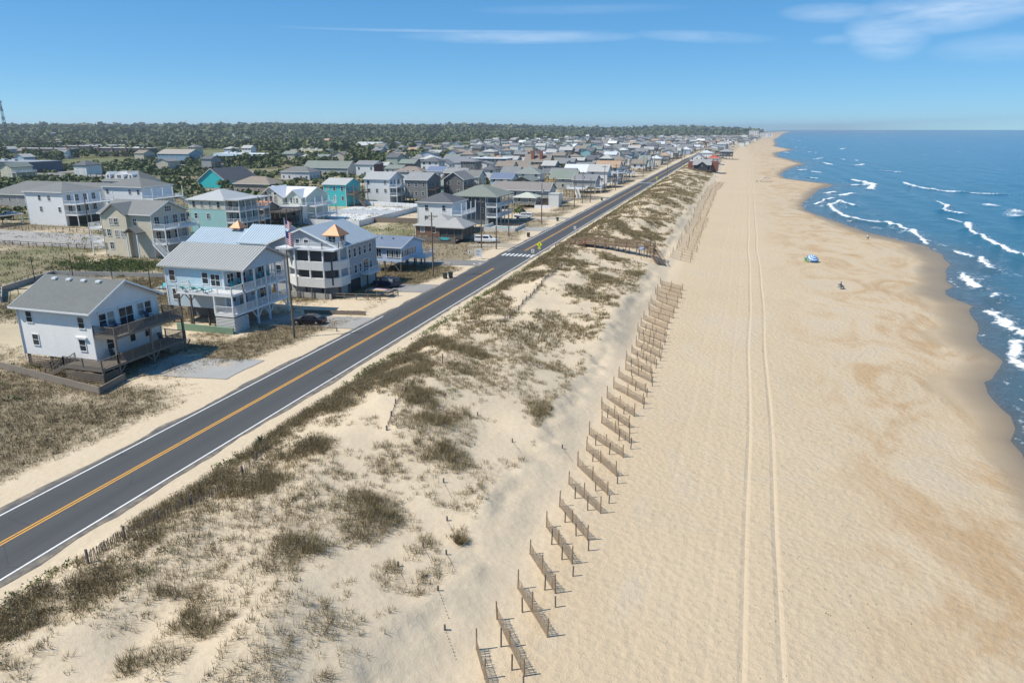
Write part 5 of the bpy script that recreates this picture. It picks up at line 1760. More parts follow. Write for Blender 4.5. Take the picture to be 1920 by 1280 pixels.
# --- rows of farther houses
WALLC = [('white', (0.74, 0.74, 0.72)), ('grey', (0.34, 0.345, 0.35)), ('beige', (0.54, 0.49, 0.40)), ('weathered brown', (0.20, 0.165, 0.135)), ('dark grey', (0.14, 0.145, 0.15)),
         ('pale blue', (0.42, 0.53, 0.62)), ('aqua', (0.26, 0.50, 0.52)), ('cream', (0.66, 0.60, 0.46)), ('sage', (0.36, 0.41, 0.34))]
ROOFC = [('grey', (0.21, 0.215, 0.22)), ('dark grey', (0.12, 0.125, 0.135)), ('brown', (0.245, 0.21, 0.175)), ('pale grey', (0.40, 0.40, 0.385)), ('green-grey', (0.20, 0.23, 0.205)), ('white', (0.68, 0.69, 0.70)), ('tan', (0.40, 0.28, 0.19))]
taken = []
for o in list(COL.objects):
    if o.type == 'EMPTY' and o.get('category') in ('house', 'building', 'shop', 'hotel') and o.parent is None:
        taken.append((o.location.x, o.location.y))
cands = []
gR = random.Random(5)
for row, (cx, ya, yb, stp) in enumerate(((-65, 338, 2500, 19), (-87, 300, 2500, 21), (-112, 300, 2500, 22), (-136, 380, 2500, 23), (-160, 400, 2500, 24), (-184, 420, 2500, 25), (-212, 420, 2500, 27), (-240, 430, 2500, 29), (-272, 560, 2500, 32), (-304, 620, 2500, 34), (-340, 680, 2500, 38), (-380, 740, 2500, 42), (-425, 820, 2500, 46), (-470, 900, 2500, 52), (-520, 1000, 2500, 60),
                                         (-28, 640, 2500, 26), (-10, 1300, 2500, 34))):
    y = ya + gR.uniform(0, 10)
    while y < yb:
        x = cx + gR.uniform(-4, 4) + float(bend(y))
        if all(math.hypot(x - a, (y - b) * 0.85) > 15 for a, b in taken) and gR.random() > (0.10 if cx > -200 else 0.3) and not (280 < y < 290) and not (403 < y < 413):
            cands.append((math.hypot(x, y), x, y))
        y += stp * gR.uniform(0.8, 1.3) * (1 if y < 1200 else 1.3)
# a few of the scattered roofs inside the woods
for i in range(170):
    a, r_ = gR.uniform(-52, -9), 480 + 1800 * gR.random() ** 1.3
    x, y = math.sin(R(a)) * r_, math.cos(R(a)) * r_
    if x < -290 and y > 240 and not (-440 < x < -405) and all(math.hypot(x - a2, y - b2) > 32 for a2, b2 in taken):
        cands.append((r_ + 200, x, y))
cands.sort()
NEAR_N = 235
rest = {}
for i, (dd, x, y) in enumerate(cands):
    wn_, wc = gR.choices(WALLC, (30, 10, 14, 12, 8, 10, 8, 8, 6))[0]
    rn_, rc = gR.choices(ROOFC, (30, 20, 16, 14, 9, 5, 4))[0]
    wx, wy = gR.uniform(8, 13), gR.uniform(9, 14)
    two = gR.random() < 0.62
    gz = hgt(x, y)
    z0 = gz + gR.choice((0.0, 0.1, 2.0, 2.4))
    ze = z0 + (5.4 if two else 2.9)
    rf = gR.choice(('gx', 'gx', 'gy', 'hip'))
    zr = ze + gR.uniform(1.6, 3.0)
    x0, x1, y0, y1 = x - wx / 2, x + wx / 2, y - wy / 2, y + wy / 2
    if i < NEAR_N:
        shape = {'gx': 'gabled', 'gy': 'front-gabled', 'hip': 'hip-roofed'}[rf]
        lab = '%s %s %s-storey house with %s roof in the far rows%s' % (wn_, shape, 'two' if two else 'single', rn_, ' on piles' if z0 - gz > 1 else '')
        t = thing('beach_house', (x, y, gz), lab, 'house', 'houses: ' + lab)
        part(t, 'walls', walls_mb(x0, x1, y0, y1, z0 - (0.4 if z0 - gz < 1 else 0), ze, rf, zr), siding(wc))
        part(t, 'roof', roof_mb(rf, x0, x1, y0, y1, ze, zr, 0.5, 0.25), metal(rc) if rn_ == 'white' else shingle(rc))
        auto_windows(t, x0, x1, y0, y1, [z0] + ([z0 + 2.7] if two else []), 'SE', 1.3, 1.4, 3.6, dd < 520, 0.25, i)
        dm = TRIM if wc[0] > 0.5 and gR.random() < 0.6 else GREYW
        if gR.random() < 0.7:
            zf = ze - 2.7 if two else z0
            d_ = part(t, 'deck', MB().box(x1, x1 + 2.8, y0, y1, zf - 0.3, zf), dm)
            r = MB()
            rail_mb(r, (x1 + 2.75, y0), (x1 + 2.75, y1), zf, 1.0, 0.4, 0.06)
            rail_mb(r, (x1, y0 + 0.05), (x1 + 2.75, y0 + 0.05), zf, 1.0, 0.4, 0.06)
            part(d_, 'railing', r, dm)
            for yy in (y0 + 0.2, y, y1 - 0.2):
                post(t, x1 + 2.6, yy, gz - 0.4, ze if gR.random() < 0.0 else zf, dm, 0.24)
        if z0 - gz > 1:
            for xx in (x0 + 0.3, x, x1 - 0.3):
                for yy in (y0 + 0.3, y1 - 0.3):
                    post(t, xx, yy, gz - 0.4, z0 + 0.02, GREYW, 0.3, 'pile')
    else:
        a = rest.setdefault((wn_, wc), MB())
        b = walls_mb(x0, x1, y0, y1, gz - 0.5, ze, rf, zr)
        k_ = len(a.v)
        a.v += b.v
        a.f += [tuple(k_ + q for q in f) for f in b.f]
        a = rest.setdefault((rn_ + 'r', rc), MB())
        b = roof_mb(rf, x0, x1, y0, y1, ze, zr, 0.6, 0.3)
        k_ = len(a.v)
        a.v += b.v
        a.f += [tuple(k_ + q for q in f) for f in b.f]
        a = rest.setdefault(('glass', None), MB())
        for k2 in range(3):
            u = x0 + wx * (k2 + 0.5) / 3
            a.box(u - 0.7, u + 0.7, y0 - 0.05, y0 + 0.02, ze - 2.2, ze - 0.8)
allv, allf, mi, ms = [], [], [], []
for k_, (key, m) in enumerate(rest.items()):
    b = len(allv)
    allv += m.v
    allf += [tuple(b + q for q in f) for f in m.f]
    mi += [k_] * len(m.f)
    ms.append(glass() if key[0] == 'glass' else (plain(key[1]) if not key[0].endswith('r') else shingle(key[1])))
me = bpy.data.meshes.new('distant_houses')
me.from_pydata(allv, [], allf)
for m in ms:
    me.materials.append(m)
me.polygons.foreach_set('material_index', mi)
o = link('distant_houses', me)
o['kind'] = 'stuff'
tag(o, 'crowd of small beach houses fading away along the coast', 'houses')
HAZE = True

# ------------------------------------------------------------------ utility poles, signs, bins
POLEW = wood((0.17, 0.135, 0.10))


def utility_pole(x, y, h, label, arm=True, box=False, group='utility poles along the road'):
    g = hgt(x, y)
    t = thing('utility_pole', (x, y, g), label, 'utility pole', group)
    part(t, 'pole', MB().cyl((x, y, g - 0.4), (x, y, g + h), 0.17, 0.11, 10), POLEW)
    if arm:
        part(t, 'crossarm', MB().box(x - 1.25, x + 1.25, y - 0.2, y - 0.08, g + h - 0.75, g + h - 0.6).bar((x - 0.8, y - 0.14, g + h - 0.7), (x, y - 0.14, g + h - 1.5), 0.05).bar((x + 0.8, y - 0.14, g + h - 0.7), (x, y - 0.14, g + h - 1.5), 0.05), POLEW)
        for k_ in (-1.1, -0.4, 0.4, 1.1):
            part(t, 'insulator', MB().cyl((x + k_, y - 0.14, g + h - 0.6), (x + k_, y - 0.14, g + h - 0.4), 0.06, 0.04, 8), plain((0.3, 0.3, 0.3)))
    if box:
        part(t, 'transformer', MB().cyl((x + 0.4, y - 0.1, g + h - 2.6), (x + 0.4, y - 0.1, g + h - 1.6), 0.3, 0.3, 12), plain((0.36, 0.37, 0.38)))
    return t


utility_pole(-53.9, 77.1, 11.6, 'plain wooden utility pole beside the driveway of the pale blue house', False, False)
utility_pole(-52.4, 119.6, 11.8, 'wooden utility pole with crossarm beside the small blue cottage', True, False)
for i, (x, y, h, a, b) in enumerate(((-54.3, 151.5, 11.5, True, False), (-51.2, 152.9, 7.0, False, False), (-54.9, 174.1, 9.5, False, False), (-53.2, 200.3, 11.5, False, True), (-53.9, 247.3, 11, False, False), (-54.3, 263.1, 11.5, True, True),
                                     (-51.9, 265.9, 9, False, False), (-55.9, 317.6, 11.5, True, False), (-52.1, 324.9, 11.5, True, False), (-53, 372, 11.5, True, True), (-53, 430, 11.5, True, False), (-58, 487, 11.5, True, False),
                                     (-56, 514, 11.5, True, False), (-38.6, 527, 11.5, False, False), (-38.4, 552, 11.5, False, False), (-38.6, 423, 9, False, False), (-53, 600, 11.5, True, False), (-53, 660, 11.5, True, False))):
    utility_pole(x, y, h, 'wooden utility pole %s standing along the beach road' % ('with crossarm and transformer' if a and b else 'with crossarm' if a else 'with transformer' if b else 'without arms'), a, b)
utility_pole(-145.1, 131.0, 12, 'wooden utility pole at the edge of the car park', False, False, None)
utility_pole(-119.0, 160.0, 10, 'wooden utility pole beside the pale aqua house', False, True, None)


def sign_post(x, y, h, label, kind):
    g = hgt(x, y)
    t = thing('road_sign', (x, y, g), label, 'sign')
    part(t, 'post', MB().box(x - 0.04, x + 0.04, y - 0.04, y + 0.04, g - 0.3, g + h), plain((0.35, 0.34, 0.32)))
    if kind == 'diamond':
        s = 0.62
        z = g + h - 0.35
        m = MB()
        m.v = [(x - s, y - 0.07, z), (x, y - 0.07, z - s), (x + s, y - 0.07, z), (x, y - 0.07, z + s), (x - s, y - 0.05, z), (x, y - 0.05, z - s), (x + s, y - 0.05, z), (x, y - 0.05, z + s)]
        m.f = [(0, 1, 2, 3), (7, 6, 5, 4), (0, 4, 5, 1), (1, 5, 6, 2), (2, 6, 7, 3), (3, 7, 4, 0)]
        pl = part(t, 'panel', m, plain((0.72, 0.74, 0.02), 0.45))
        w_ = MB()   # walking figure
        yq = y - 0.085
        w_.bar((x, yq, z + 0.12), (x - 0.02, yq, z - 0.08), 0.10, 0.02)
        w_.bar((x - 0.02, yq, z - 0.08), (x - 0.14, yq, z - 0.33), 0.06, 0.02)
        w_.bar((x - 0.02, yq, z - 0.08), (x + 0.12, yq, z - 0.33), 0.06, 0.02)
        w_.bar((x, yq, z + 0.10), (x + 0.15, yq, z - 0.05), 0.05, 0.02)
        w_.bar((x, yq, z + 0.10), (x - 0.14, yq, z - 0.03), 0.05, 0.02)
        w_.cyl((x, yq + 0.01, z + 0.22), (x, yq - 0.01, z + 0.22), 0.075, 0.075, 10)
        part(pl, 'walking_figure', w_, plain((0.01, 0.01, 0.01)))
        part(t, 'arrow_plate', MB().box(x - 0.3, x + 0.3, y - 0.07, y - 0.05, z - 0.95, z - 0.68), plain((0.72, 0.74, 0.02), 0.45))
    else:
        part(t, 'panel', MB().box(x - 0.3, x + 0.3, y - 0.07, y - 0.05, g + h - 0.75, g + h), plain((0.75, 0.75, 0.75)))
        part(t, 'print', MB().box(x - 0.2, x + 0.2, y - 0.082, y - 0.075, g + h - 0.6, g + h - 0.5).box(x - 0.12, x + 0.12, y - 0.082, y - 0.075, g + h - 0.4, g + h - 0.15), plain((0.04, 0.04, 0.04)))
    return t


sign_post(-39.2, 146.0, 2.9, 'yellow diamond pedestrian crossing sign at the crosswalk by the boardwalk', 'diamond')
sign_post(-39.3, 374.5, 2.9, 'yellow diamond pedestrian crossing sign at the farther crosswalk', 'diamond')
sign_post(-39.4, 141.6, 2.2, 'small white regulatory sign just before the near crosswalk', 'plate')
sign_post(-38.9, 180.0, 2.2, 'small white sign on the beach side of the road past the boardwalk', 'plate')
sign_post(-51.9, 137.6, 2.1, 'small white plate sign beside the white framed board', 'plate')
bs = thing('notice_board', (-50.6, 139.2, hgt(-50.6, 139.2)), 'white framed community notice board at the side street corner', 'sign')
gb = hgt(-50.6, 139.2)
for x in (-51.3, -49.9):
    post(bs, x, 139.2, gb - 0.3, gb + 2.3, TRIM, 0.12)
part(bs, 'panel', MB().box(-51.2, -50.0, 139.17, 139.23, gb + 0.5, gb + 2.1), plain((0.55, 0.58, 0.60)))
part(bs, 'print', MB().box(-51.0, -50.2, 139.155, 139.165, gb + 1.5, gb + 1.8).box(-51.0, -50.4, 139.155, 139.165, gb + 0.9, gb + 1.2), plain((0.30, 0.34, 0.38)))

BIN = plain((0.035, 0.045, 0.04), 0.5)


def trash_bin(x, y, label, c=BIN, group=None):
    g = hgt(x, y)
    t = thing('trash_bin', (x, y, g), label, 'bin', group)
    m = MB()
    a, b = 0.27, 0.34
    m.v = [(x - a, y - a, g + 0.08), (x + a, y - a, g + 0.08), (x + a, y + a, g + 0.08), (x - a, y + a, g + 0.08), (x - b, y - b, g + 1.0), (x + b, y - b, g + 1.0), (x + b, y + b, g + 1.0), (x - b, y + b, g + 1.0)]
    m.f = [(0, 3, 2, 1), (4, 5, 6, 7), (0, 1, 5, 4), (1, 2, 6, 5), (2, 3, 7, 6), (3, 0, 4, 7)]
    part(t, 'body', m, c)
    part(t, 'lid', MB().box(x - b - 0.03, x + b + 0.03, y - b - 0.05, y + b + 0.03, g + 1.0, g + 1.09), c)
    for k_ in (-0.26, 0.26):
        part(t, 'wheel', MB().cyl((x + k_ - 0.04, y + 0.3, g + 0.1), (x + k_ + 0.04, y + 0.3, g + 0.1), 0.12, 0.12, 10), plain((0.02, 0.02, 0.02)))


trash_bin(-49.4, 118.0, 'dark wheeled trash bin standing by the road near the blue cottage', group='pair of bins by the blue cottage')
trash_bin(-48.7, 119.0, 'dark wheeled trash bin standing by the road near the blue cottage', group='pair of bins by the blue cottage')
trash_bin(-49.3, 172.9, 'dark wheeled trash bin by the road across from the boardwalk')
trash_bin(-50.1, 207.1, 'dark green wheeled trash bin on the grass verge', plain((0.03, 0.07, 0.045), 0.5))
trash_bin(-48.9, 273.4, 'single dark trash bin at the verge far up the road')

# ------------------------------------------------------------------ vehicles
def extrude_profile(m, prof, y0, y1):
    b, n = len(m.v), len(prof)
    m.v += [(p[0], y0, p[1]) for p in prof] + [(p[0], y1, p[1]) for p in prof]
    m.f += [tuple(b + i for i in range(n)), tuple(b + n + i for i in reversed(range(n)))]
    m.f += [(b + (i + 1) % n, b + i, b + n + i, b + n + (i + 1) % n) for i in range(n)]


def car(x, y, rz, label, paint, kind='sedan', cargo=False):
    g = hgt(x, y) + 0.06
    t = thing('parked_car', (x, y, g), label, 'car')
    t.rotation_euler = (0, 0, rz)

    def lp(name, mb, m, parent=None):
        return link(name, mb.mesh(name, m), parent or t)
    body, roof = MB(), MB()
    if kind == 'sedan':
        L2 = 2.35
        extrude_profile(body, [(-L2, 0.3), (L2, 0.3), (L2, 0.72), (L2 - 0.9, 0.92), (0.9, 0.98), (-1.55, 1.0), (-L2, 0.9)], -0.88, 0.88)
        extrude_profile(roof, [(1.0, 0.97), (0.35, 1.42), (-0.95, 1.44), (-1.75, 0.99)], -0.72, 0.72)
        wins = [((0.97, 1.0), (0.42, 1.38)), ((-1.0, 1.40), (-1.66, 1.03))]
    elif kind == 'suv':
        L2 = 2.35
        extrude_profile(body, [(-L2, 0.35), (L2, 0.35), (L2, 0.95), (L2 - 0.95, 1.12), (-L2, 1.12)], -0.92, 0.92)
        extrude_profile(roof, [(1.25, 1.10), (0.6, 1.72), (-2.15, 1.74), (-2.33, 1.10)], -0.80, 0.80)
        wins = [((1.2, 1.15), (0.66, 1.66)), ((-2.19, 1.66), (-2.31, 1.2))]
    else:  # pickup
        L2 = 2.8
        extrude_profile(body, [(-L2, 0.4), (L2, 0.4), (L2, 1.0), (L2 - 1.1, 1.12), (-L2, 1.12)], -0.95, 0.95)
        extrude_profile(roof, [(1.35, 1.11), (0.75, 1.80), (-0.75, 1.82), (-0.95, 1.11)], -0.82, 0.82)
        wins = [((1.3, 1.16), (0.81, 1.74)), ((-0.80, 1.74), (-0.93, 1.2))]
    o = lp('body', body, paint)
    bv = o.modifiers.new('bevel', 'BEVEL')
    bv.width, bv.segments = 0.12, 2
    c = lp('cabin', roof, paint)
    bv = c.modifiers.new('bevel', 'BEVEL')
    bv.width, bv.segments = 0.1, 2
    gl = glass()
    for (a, b) in wins:
        d = Vector((b[0] - a[0], 0, b[1] - a[1]))
        n = Vector((d.z, 0, -d.x)).normalized() * 0.035
        if n.z < 0:
            n = -n
        m = MB()
        hw = 0.64
        m.v = [(a[0] + n.x, -hw, a[1] + n.z), (a[0] + n.x, hw, a[1] + n.z), (b[0] + n.x, hw * 0.95, b[1] + n.z), (b[0] + n.x, -hw * 0.95, b[1] + n.z)]
        m.f = [(0, 1, 2, 3)]
        m.solid(m.v[:4], [(0, 1, 2, 3)], 0.02)
        lp('windscreen', m, gl)
    zt = max(v[2] for v in roof.v)
    for s in (-1, 1):
        yv = s * (0.73 if kind == 'sedan' else 0.81 if kind == 'suv' else 0.83)
        xs_ = (0.3, -1.05) if kind == 'sedan' else (0.45, -1.9) if kind == 'suv' else (0.55, -0.7)
        m = MB().box(min(xs_), max(xs_), yv - 0.012, yv + 0.012, (1.02 if kind == 'sedan' else 1.18), zt - 0.10)
        lp('side_window', m, gl)
        for xx in (L2 * 0.62, -L2 * 0.62):
            wm = lp('wheel', MB().cyl((xx, s * 0.72, 0.34), (xx, s * 0.94, 0.34), 0.35, 0.35, 16), plain((0.018, 0.018, 0.018)))
            lp('rim', MB().cyl((xx, s * 0.94, 0.34), (xx, s * 0.955, 0.34), 0.2, 0.18, 12), plain((0.4, 0.4, 0.41), 0.3, 0.8), wm)
        lp('headlight', MB().box(L2 - 0.03, L2 + 0.015, s * 0.68 - 0.16, s * 0.68 + 0.16, 0.66, 0.80), plain((0.7, 0.7, 0.7), 0.15))
        lp('tail_light', MB().box(-L2 - 0.015, -L2 + 0.03, s * 0.7 - 0.14, s * 0.7 + 0.14, 0.72, 0.88), plain((0.35, 0.015, 0.015), 0.2))
    if kind == 'pickup':
        lp('bed_cap', MB().box(-2.75, -0.98, -0.88, 0.88, 1.125, 1.72), paint)
        for s in (-1, 1):
            lp('side_window', MB().box(-2.6, -1.15, s * 0.885 - 0.01, s * 0.885 + 0.01, 1.28, 1.6), gl)
    if cargo:
        for k_ in (0.75, -1.3):
            lp('roof_bar', MB().box(k_ - 0.04, k_ + 0.04, -0.85, 0.85, zt + 0.02, zt + 0.1), plain((0.05, 0.05, 0.05)))
    return t


BLACKP = plain((0.012, 0.013, 0.018), 0.12)
car(-56.0, 83.9, R(180 + 8), 'black sedan parked in the driveway of the pale blue house', BLACKP)
car(-57.0, 109.8, R(170), 'dark blue car with roof bars parked beside the copper-capped grey house', plain((0.02, 0.03, 0.06), 0.15), 'suv', True)
car(-57.0, 162.8, R(8), 'white pickup truck with bed cap parked by the brown cottage', plain((0.74, 0.75, 0.76), 0.2), 'pickup')
car(-62.8, 204.0 + 10.5, R(185), 'white pickup parked beside the slate house with screened porches', plain((0.70, 0.71, 0.72), 0.2), 'pickup')
for i, (c, n) in enumerate((((0.70, 0.71, 0.72), 'white'), ((0.22, 0.03, 0.035), 'dark red'), ((0.05, 0.06, 0.08), 'charcoal'), ((0.03, 0.05, 0.10), 'navy'), ((0.45, 0.46, 0.47), 'silver'))):
    car(-441 + i * 5.2, 336, R(90), '%s car parked in front of the dark navy shop' % n, plain(c, 0.2), 'suv' if i % 2 else 'sedan')
for i, (c, n) in enumerate((((0.72, 0.72, 0.73), 'white'), ((0.05, 0.05, 0.06), 'black'), ((0.10, 0.14, 0.25), 'blue'))):
    car(-455 + i * 11, 640, R(20), '%s car parked before the white-roofed mural shop' % n, plain(c, 0.2), 'suv')
# surfboards on a timber rack beside the grey house
rk = thing('surfboard_rack', (-54.6, 102.6, GZ), 'timber rack with striped surfboards beside the copper-capped grey house', 'rack')
for x in (-56.6, -54.6, -52.6):
    for y in (101.6, 103.4):
        post(rk, x, y, hgt(x, y) - 0.2, 0.75, GREYW, 0.13)
part(rk, 'top', MB().box(-56.8, -52.4, 101.5, 103.5, 0.76, 0.84), GREYW)
for i, (c, yy) in enumerate((((0.62, 0.40, 0.16), 101.8), ((0.72, 0.70, 0.68), 102.4), ((0.35, 0.10, 0.14), 102.9))):
    b = tag(link('surfboard', None, None, (-54.6, yy, 0.86)), ('orange longboard', 'white surfboard', 'maroon surfboard')[i] + ' lying on the timber rack', 'surfboard')
    m = MB()
    for k_ in range(18):
        a = 2 * math.pi * k_ / 18
        m.v.append((-54.6 + 1.55 * math.cos(a), yy + 0.25 * math.sin(a), 0.93))
    m.v += [(v[0] * 1.0, v[1], 0.86) for v in m.v]
    m.f = [tuple(range(18)), tuple(range(18, 36))[::-1]] + [((i2 + 1) % 18, i2, 18 + i2, 18 + (i2 + 1) % 18) for i2 in range(18)]
    part(b, 'board', m, plain(c, 0.3))
    part(b, 'stringer', MB().box(-56.0, -53.2, yy - 0.012, yy + 0.012, 0.931, 0.936), plain((0.2, 0.12, 0.06)))

# ------------------------------------------------------------------ deck furniture
_chair = {}


def deck_chair(x, y, z, rz, c, label, group, lounge=False):
    k_ = (c, lounge)
    if k_ not in _chair:
        m = plain(c, 0.5)
        parts = []
        if lounge:
            parts.append(('seat', MB().box(-0.32, 0.32, -0.55, 0.75, 0.32, 0.38)))
            parts.append(('backrest', MB().bar((0, 0.72, 0.36), (0, 1.25, 0.85), 0.62, 0.05)))
        else:
            parts.append(('seat', MB().bar((0, -0.38, 0.42), (0, 0.22, 0.30), 0.56, 0.05)))
            parts.append(('backrest', MB().bar((0, 0.20, 0.28), (0, 0.52, 1.05), 0.56, 0.04)))
            for s in (-1, 1):
                parts.append(('armrest', MB().box(s * 0.34 - 0.07, s * 0.34 + 0.07, -0.42, 0.36, 0.58, 0.62)))
        yb = 0.65 if lounge else 0.3
        for sx in (-0.3, 0.3):
            for sy in (-0.38, yb):
                parts.append(('leg', MB().box(sx - 0.035, sx + 0.035, sy - 0.035, sy + 0.035, 0, 0.58 if not lounge and sy < 0 else 0.34)))
        _chair[k_] = [(n, b.mesh(n, m)) for n, b in parts]
    t = thing('deck_chair', (x, y, z), label, 'chair', group)
    t.rotation_euler = (0, 0, rz)
    for n, me in _chair[k_]:
        link(n, me, t)


NAVY = (0.015, 0.03, 0.07)
TEAL = (0.03, 0.40, 0.43)
for x, y, a in ((-66.5, 60.2, 80), (-66.4, 61.6, 100), (-66.4, 66.2, 85), (-65.6, 68.2, 150), (-65.4, 62.4, -60)):
    deck_chair(x, y, 4.0, R(a), NAVY, 'dark blue slatted chair on the upper deck of the white clapboard house', 'dark blue deck chairs')
for x, y, a in ((-66.2, 60.3, 90), (-66.2, 67.6, 90)):
    deck_chair(x, y, 0.95, R(a), (0.03, 0.05, 0.05), 'dark chair on the lower deck of the white clapboard house', 'dark chairs on the lower deck')
tbl = thing('deck_table', (-65.9, 61.0, 4.0), 'small dark blue table between the chairs on the upper deck', 'table')
part(tbl, 'top', MB().box(-66.3, -65.5, 60.7, 61.4, 4.50, 4.56), plain(NAVY))
for x in (-66.2, -65.6):
    for y in (60.8, 61.3):
        post(tbl, x, y, 4.0, 4.5, plain(NAVY), 0.06, 'leg')
for x, y, a in ((-71.4, 78.6, 0), (-69.8, 78.7, 10), (-68.0, 78.6, -8)):
    deck_chair(x, y, 4.7, R(a + 180), TEAL, 'turquoise lounge chair on the sunny deck of the pale blue house', 'turquoise lounge chairs', True)
for x, y, a in ((-65.8, 81.3, 90), (-65.8, 83.0, 95), (-65.6, 85.4, 90), (-65.7, 87.6, 85), (-65.8, 89.4, 90)):
    deck_chair(x, y, 4.7, R(a), TEAL, 'turquoise slatted chair under the porch roof of the pale blue house', 'turquoise porch chairs')
for i in range(7):
    deck_chair(-93.5 + (i % 4) * 1.7, 97.2 + (i // 4) * 2.2, hgt(-92, 98) + 0.22, R(40 * i), (0.10, 0.45, 0.52), 'turquoise chair on the paved terrace behind the pale blue house', 'turquoise terrace chairs')
tr = struct('terrace', MB().box(-96, -84.5, 95.3, 102.3, -1.3, hgt(-92, 98) + 0.2).mesh('terrace', concrete((0.48, 0.44, 0.38))))

# ------------------------------------------------------------------ fences
def rail_fence(label, pts, h, m, rails=2, gap=2.4, name='fence', group=None, wd=0.12):
    t = thing(name, (pts[0][0], pts[0][1], hgt(*pts[0])), label, 'fence', group)
    for p, q in zip(pts[:-1], pts[1:]):
        L_ = math.hypot(q[0] - p[0], q[1] - p[1])
        n = max(1, int(L_ / gap))
        pr_ = None
        for i in range(n + 1):
            x, y = p[0] + (q[0] - p[0]) * i / n, p[1] + (q[1] - p[1]) * i / n
            g = hgt(x, y)
            post(t, x, y, g - 0.3, g - 0.3 + h + 0.3, m, wd)
            if pr_:
                for k_ in range(rails):
                    zz = h * (0.95 - 0.42 * k_)
                    part(t, 'rail', MB().bar((pr_[0], pr_[1], pr_[2] + zz), (x, y, g + zz), 0.05, 0.12), m)
            pr_ = (x, y, g)
    return t


def board_fence(label, pts, h, m, name='board_fence', step=0.3, group=None):
    """solid fence, board by board"""
    t = thing(name, (pts[0][0], pts[0][1], hgt(*pts[0])), label, 'fence', group)
    me = MB().box(-step / 2 + 0.008, step / 2 - 0.008, -0.02, 0.02, 0, h).mesh('board', m)
    for p, q in zip(pts[:-1], pts[1:]):
        L_ = math.hypot(q[0] - p[0], q[1] - p[1])
        a = math.atan2(q[1] - p[1], q[0] - p[0])
        n = int(L_ / step)
        for i in range(n):
            x, y = p[0] + (q[0] - p[0]) * (i + 0.5) / n, p[1] + (q[1] - p[1]) * (i + 0.5) / n
            wpart(t, 'board', me, (x, y, hgt(x, y) - 0.1), a)
    return t


rail_fence('dark two-rail post fence along the near side of the car park', [(-215, 127.5), (-141, 127.5)], 1.1, DARKW)
rail_fence('weathered two-rail fence along the far side of the car park', [(-215, 150.0), (-141, 150.0)], 1.1, GREYW)
rail_fence('low timber rail along the driveway of the pale blue house', [(-62, 80.9), (-49.8, 80.9)], 0.55, GREYW, 1)
board_fence('low weathered board wall on the far side of the same driveway', [(-60.5, 89.6), (-50.3, 89.9)], 0.75, GREYW, step=1.02)
rail_fence('weathered rail fence beside the surfboard rack', [(-61.5, 99.4), (-53, 99.6), (-51.5, 103.0)], 1.0, GREYW, 2, 2.1)
rail_fence('thin dark rail fence behind the white clapboard house', [(-118, 86.5), (-100, 94), (-80, 96)], 0.9, plain((0.03, 0.03, 0.03)), 1, 3.0, wd=0.08)
lw = thing('low_wall', (-121, 95, hgt(-121, 95)), 'long low concrete wall with dark top rail behind the white clapboard house', 'wall')
LWP = [(-111.5, 82.0), (-119.0, 88.0), (-123.0, 101.5), (-100.0, 106.0)]
for p, q in zip(LWP[:-1], LWP[1:]):
    part(lw, 'wall', MB().bar((p[0], p[1], -0.5), (q[0], q[1], -0.5), 0.25, 1.5), concrete((0.36, 0.35, 0.33)))
    part(lw, 'rail', MB().bar((p[0], p[1], 0.75), (q[0], q[1], 0.75), 0.06, 0.06), plain((0.03, 0.03, 0.03)))
    n = max(2, int(math.hypot(q[0] - p[0], q[1] - p[1]) / 3))
    for i in range(n):
        post(lw, p[0] + (q[0] - p[0]) * i / n, p[1] + (q[1] - p[1]) * i / n, 0.2, 0.78, plain((0.03, 0.03, 0.03)), 0.08)
for x, y in ((-120.5, 95.5), (-117.5, 100.8), (-109.8, 102.3), (-97.5, 98.6)):
    g = hgt(x, y)
    t = thing('tall_post', (x, y, g), 'tall thin black post standing by the low wall behind the white house', 'post', 'tall black posts by the low wall')
    part(t, 'shaft', MB().cyl((x, y, g - 0.3), (x, y, g + 4.6), 0.08, 0.06, 8), plain((0.02, 0.02, 0.02)))
    part(t, 'cap', MB().cyl((x, y, g + 4.6), (x, y, g + 4.7), 0.09, 0.05, 8), plain((0.02, 0.02, 0.02)))
cp = thing('carport', (-199, 152, hgt(-199, 152)), 'open carport with dark panel roof beside the white three-storey house', 'carport')
part(cp, 'roof', roof_mb('shed', -206.5, -200.0, 150.5, 158.5, 2.2, 2.9, 0.4), plain((0.42, 0.40, 0.37)))
for i in range(3):
    for j in range(3):
        part(cp, 'panel', MB().solid([(-206.3 + i * 2.1, 150.7 + j * 2.6, 3.17 - i * 0.226), (-204.3 + i * 2.1, 150.7 + j * 2.6, 2.955 - i * 0.226), (-204.3 + i * 2.1, 153.1 + j * 2.6, 2.955 - i * 0.226), (-206.3 + i * 2.1, 153.1 + j * 2.6, 3.17 - i * 0.226)], [(0, 1, 2, 3)], 0.05), plain((0.02, 0.025, 0.035), 0.25))
for x in (-206.3, -200.2):
    for y in (150.7, 158.3):
        post(cp, x, y, GZ - 0.3, 2.3, TRIM, 0.2)
WV = plain((0.76, 0.77, 0.78), 0.4)
board_fence('white vinyl privacy fence around the pool yard of the mint house', [(-120.5, 182.5), (-102.5, 182.5), (-104.5, 234), (-131, 236)], 1.7, WV, step=1.6)
board_fence('white vinyl fence crossing the pool yard', [(-131.5, 207), (-106, 214)], 1.6, WV, step=1.6)
board_fence('brown board fence between the lawn and the white pool yard', [(-103.5, 192), (-82.5, 193.5)], 1.7, wood((0.24, 0.19, 0.15)), step=0.6)
sheet('pool_deck', -131, -105.5, 184, 233, plain((0.62, 0.62, 0.61)), 0.06, 2.0)
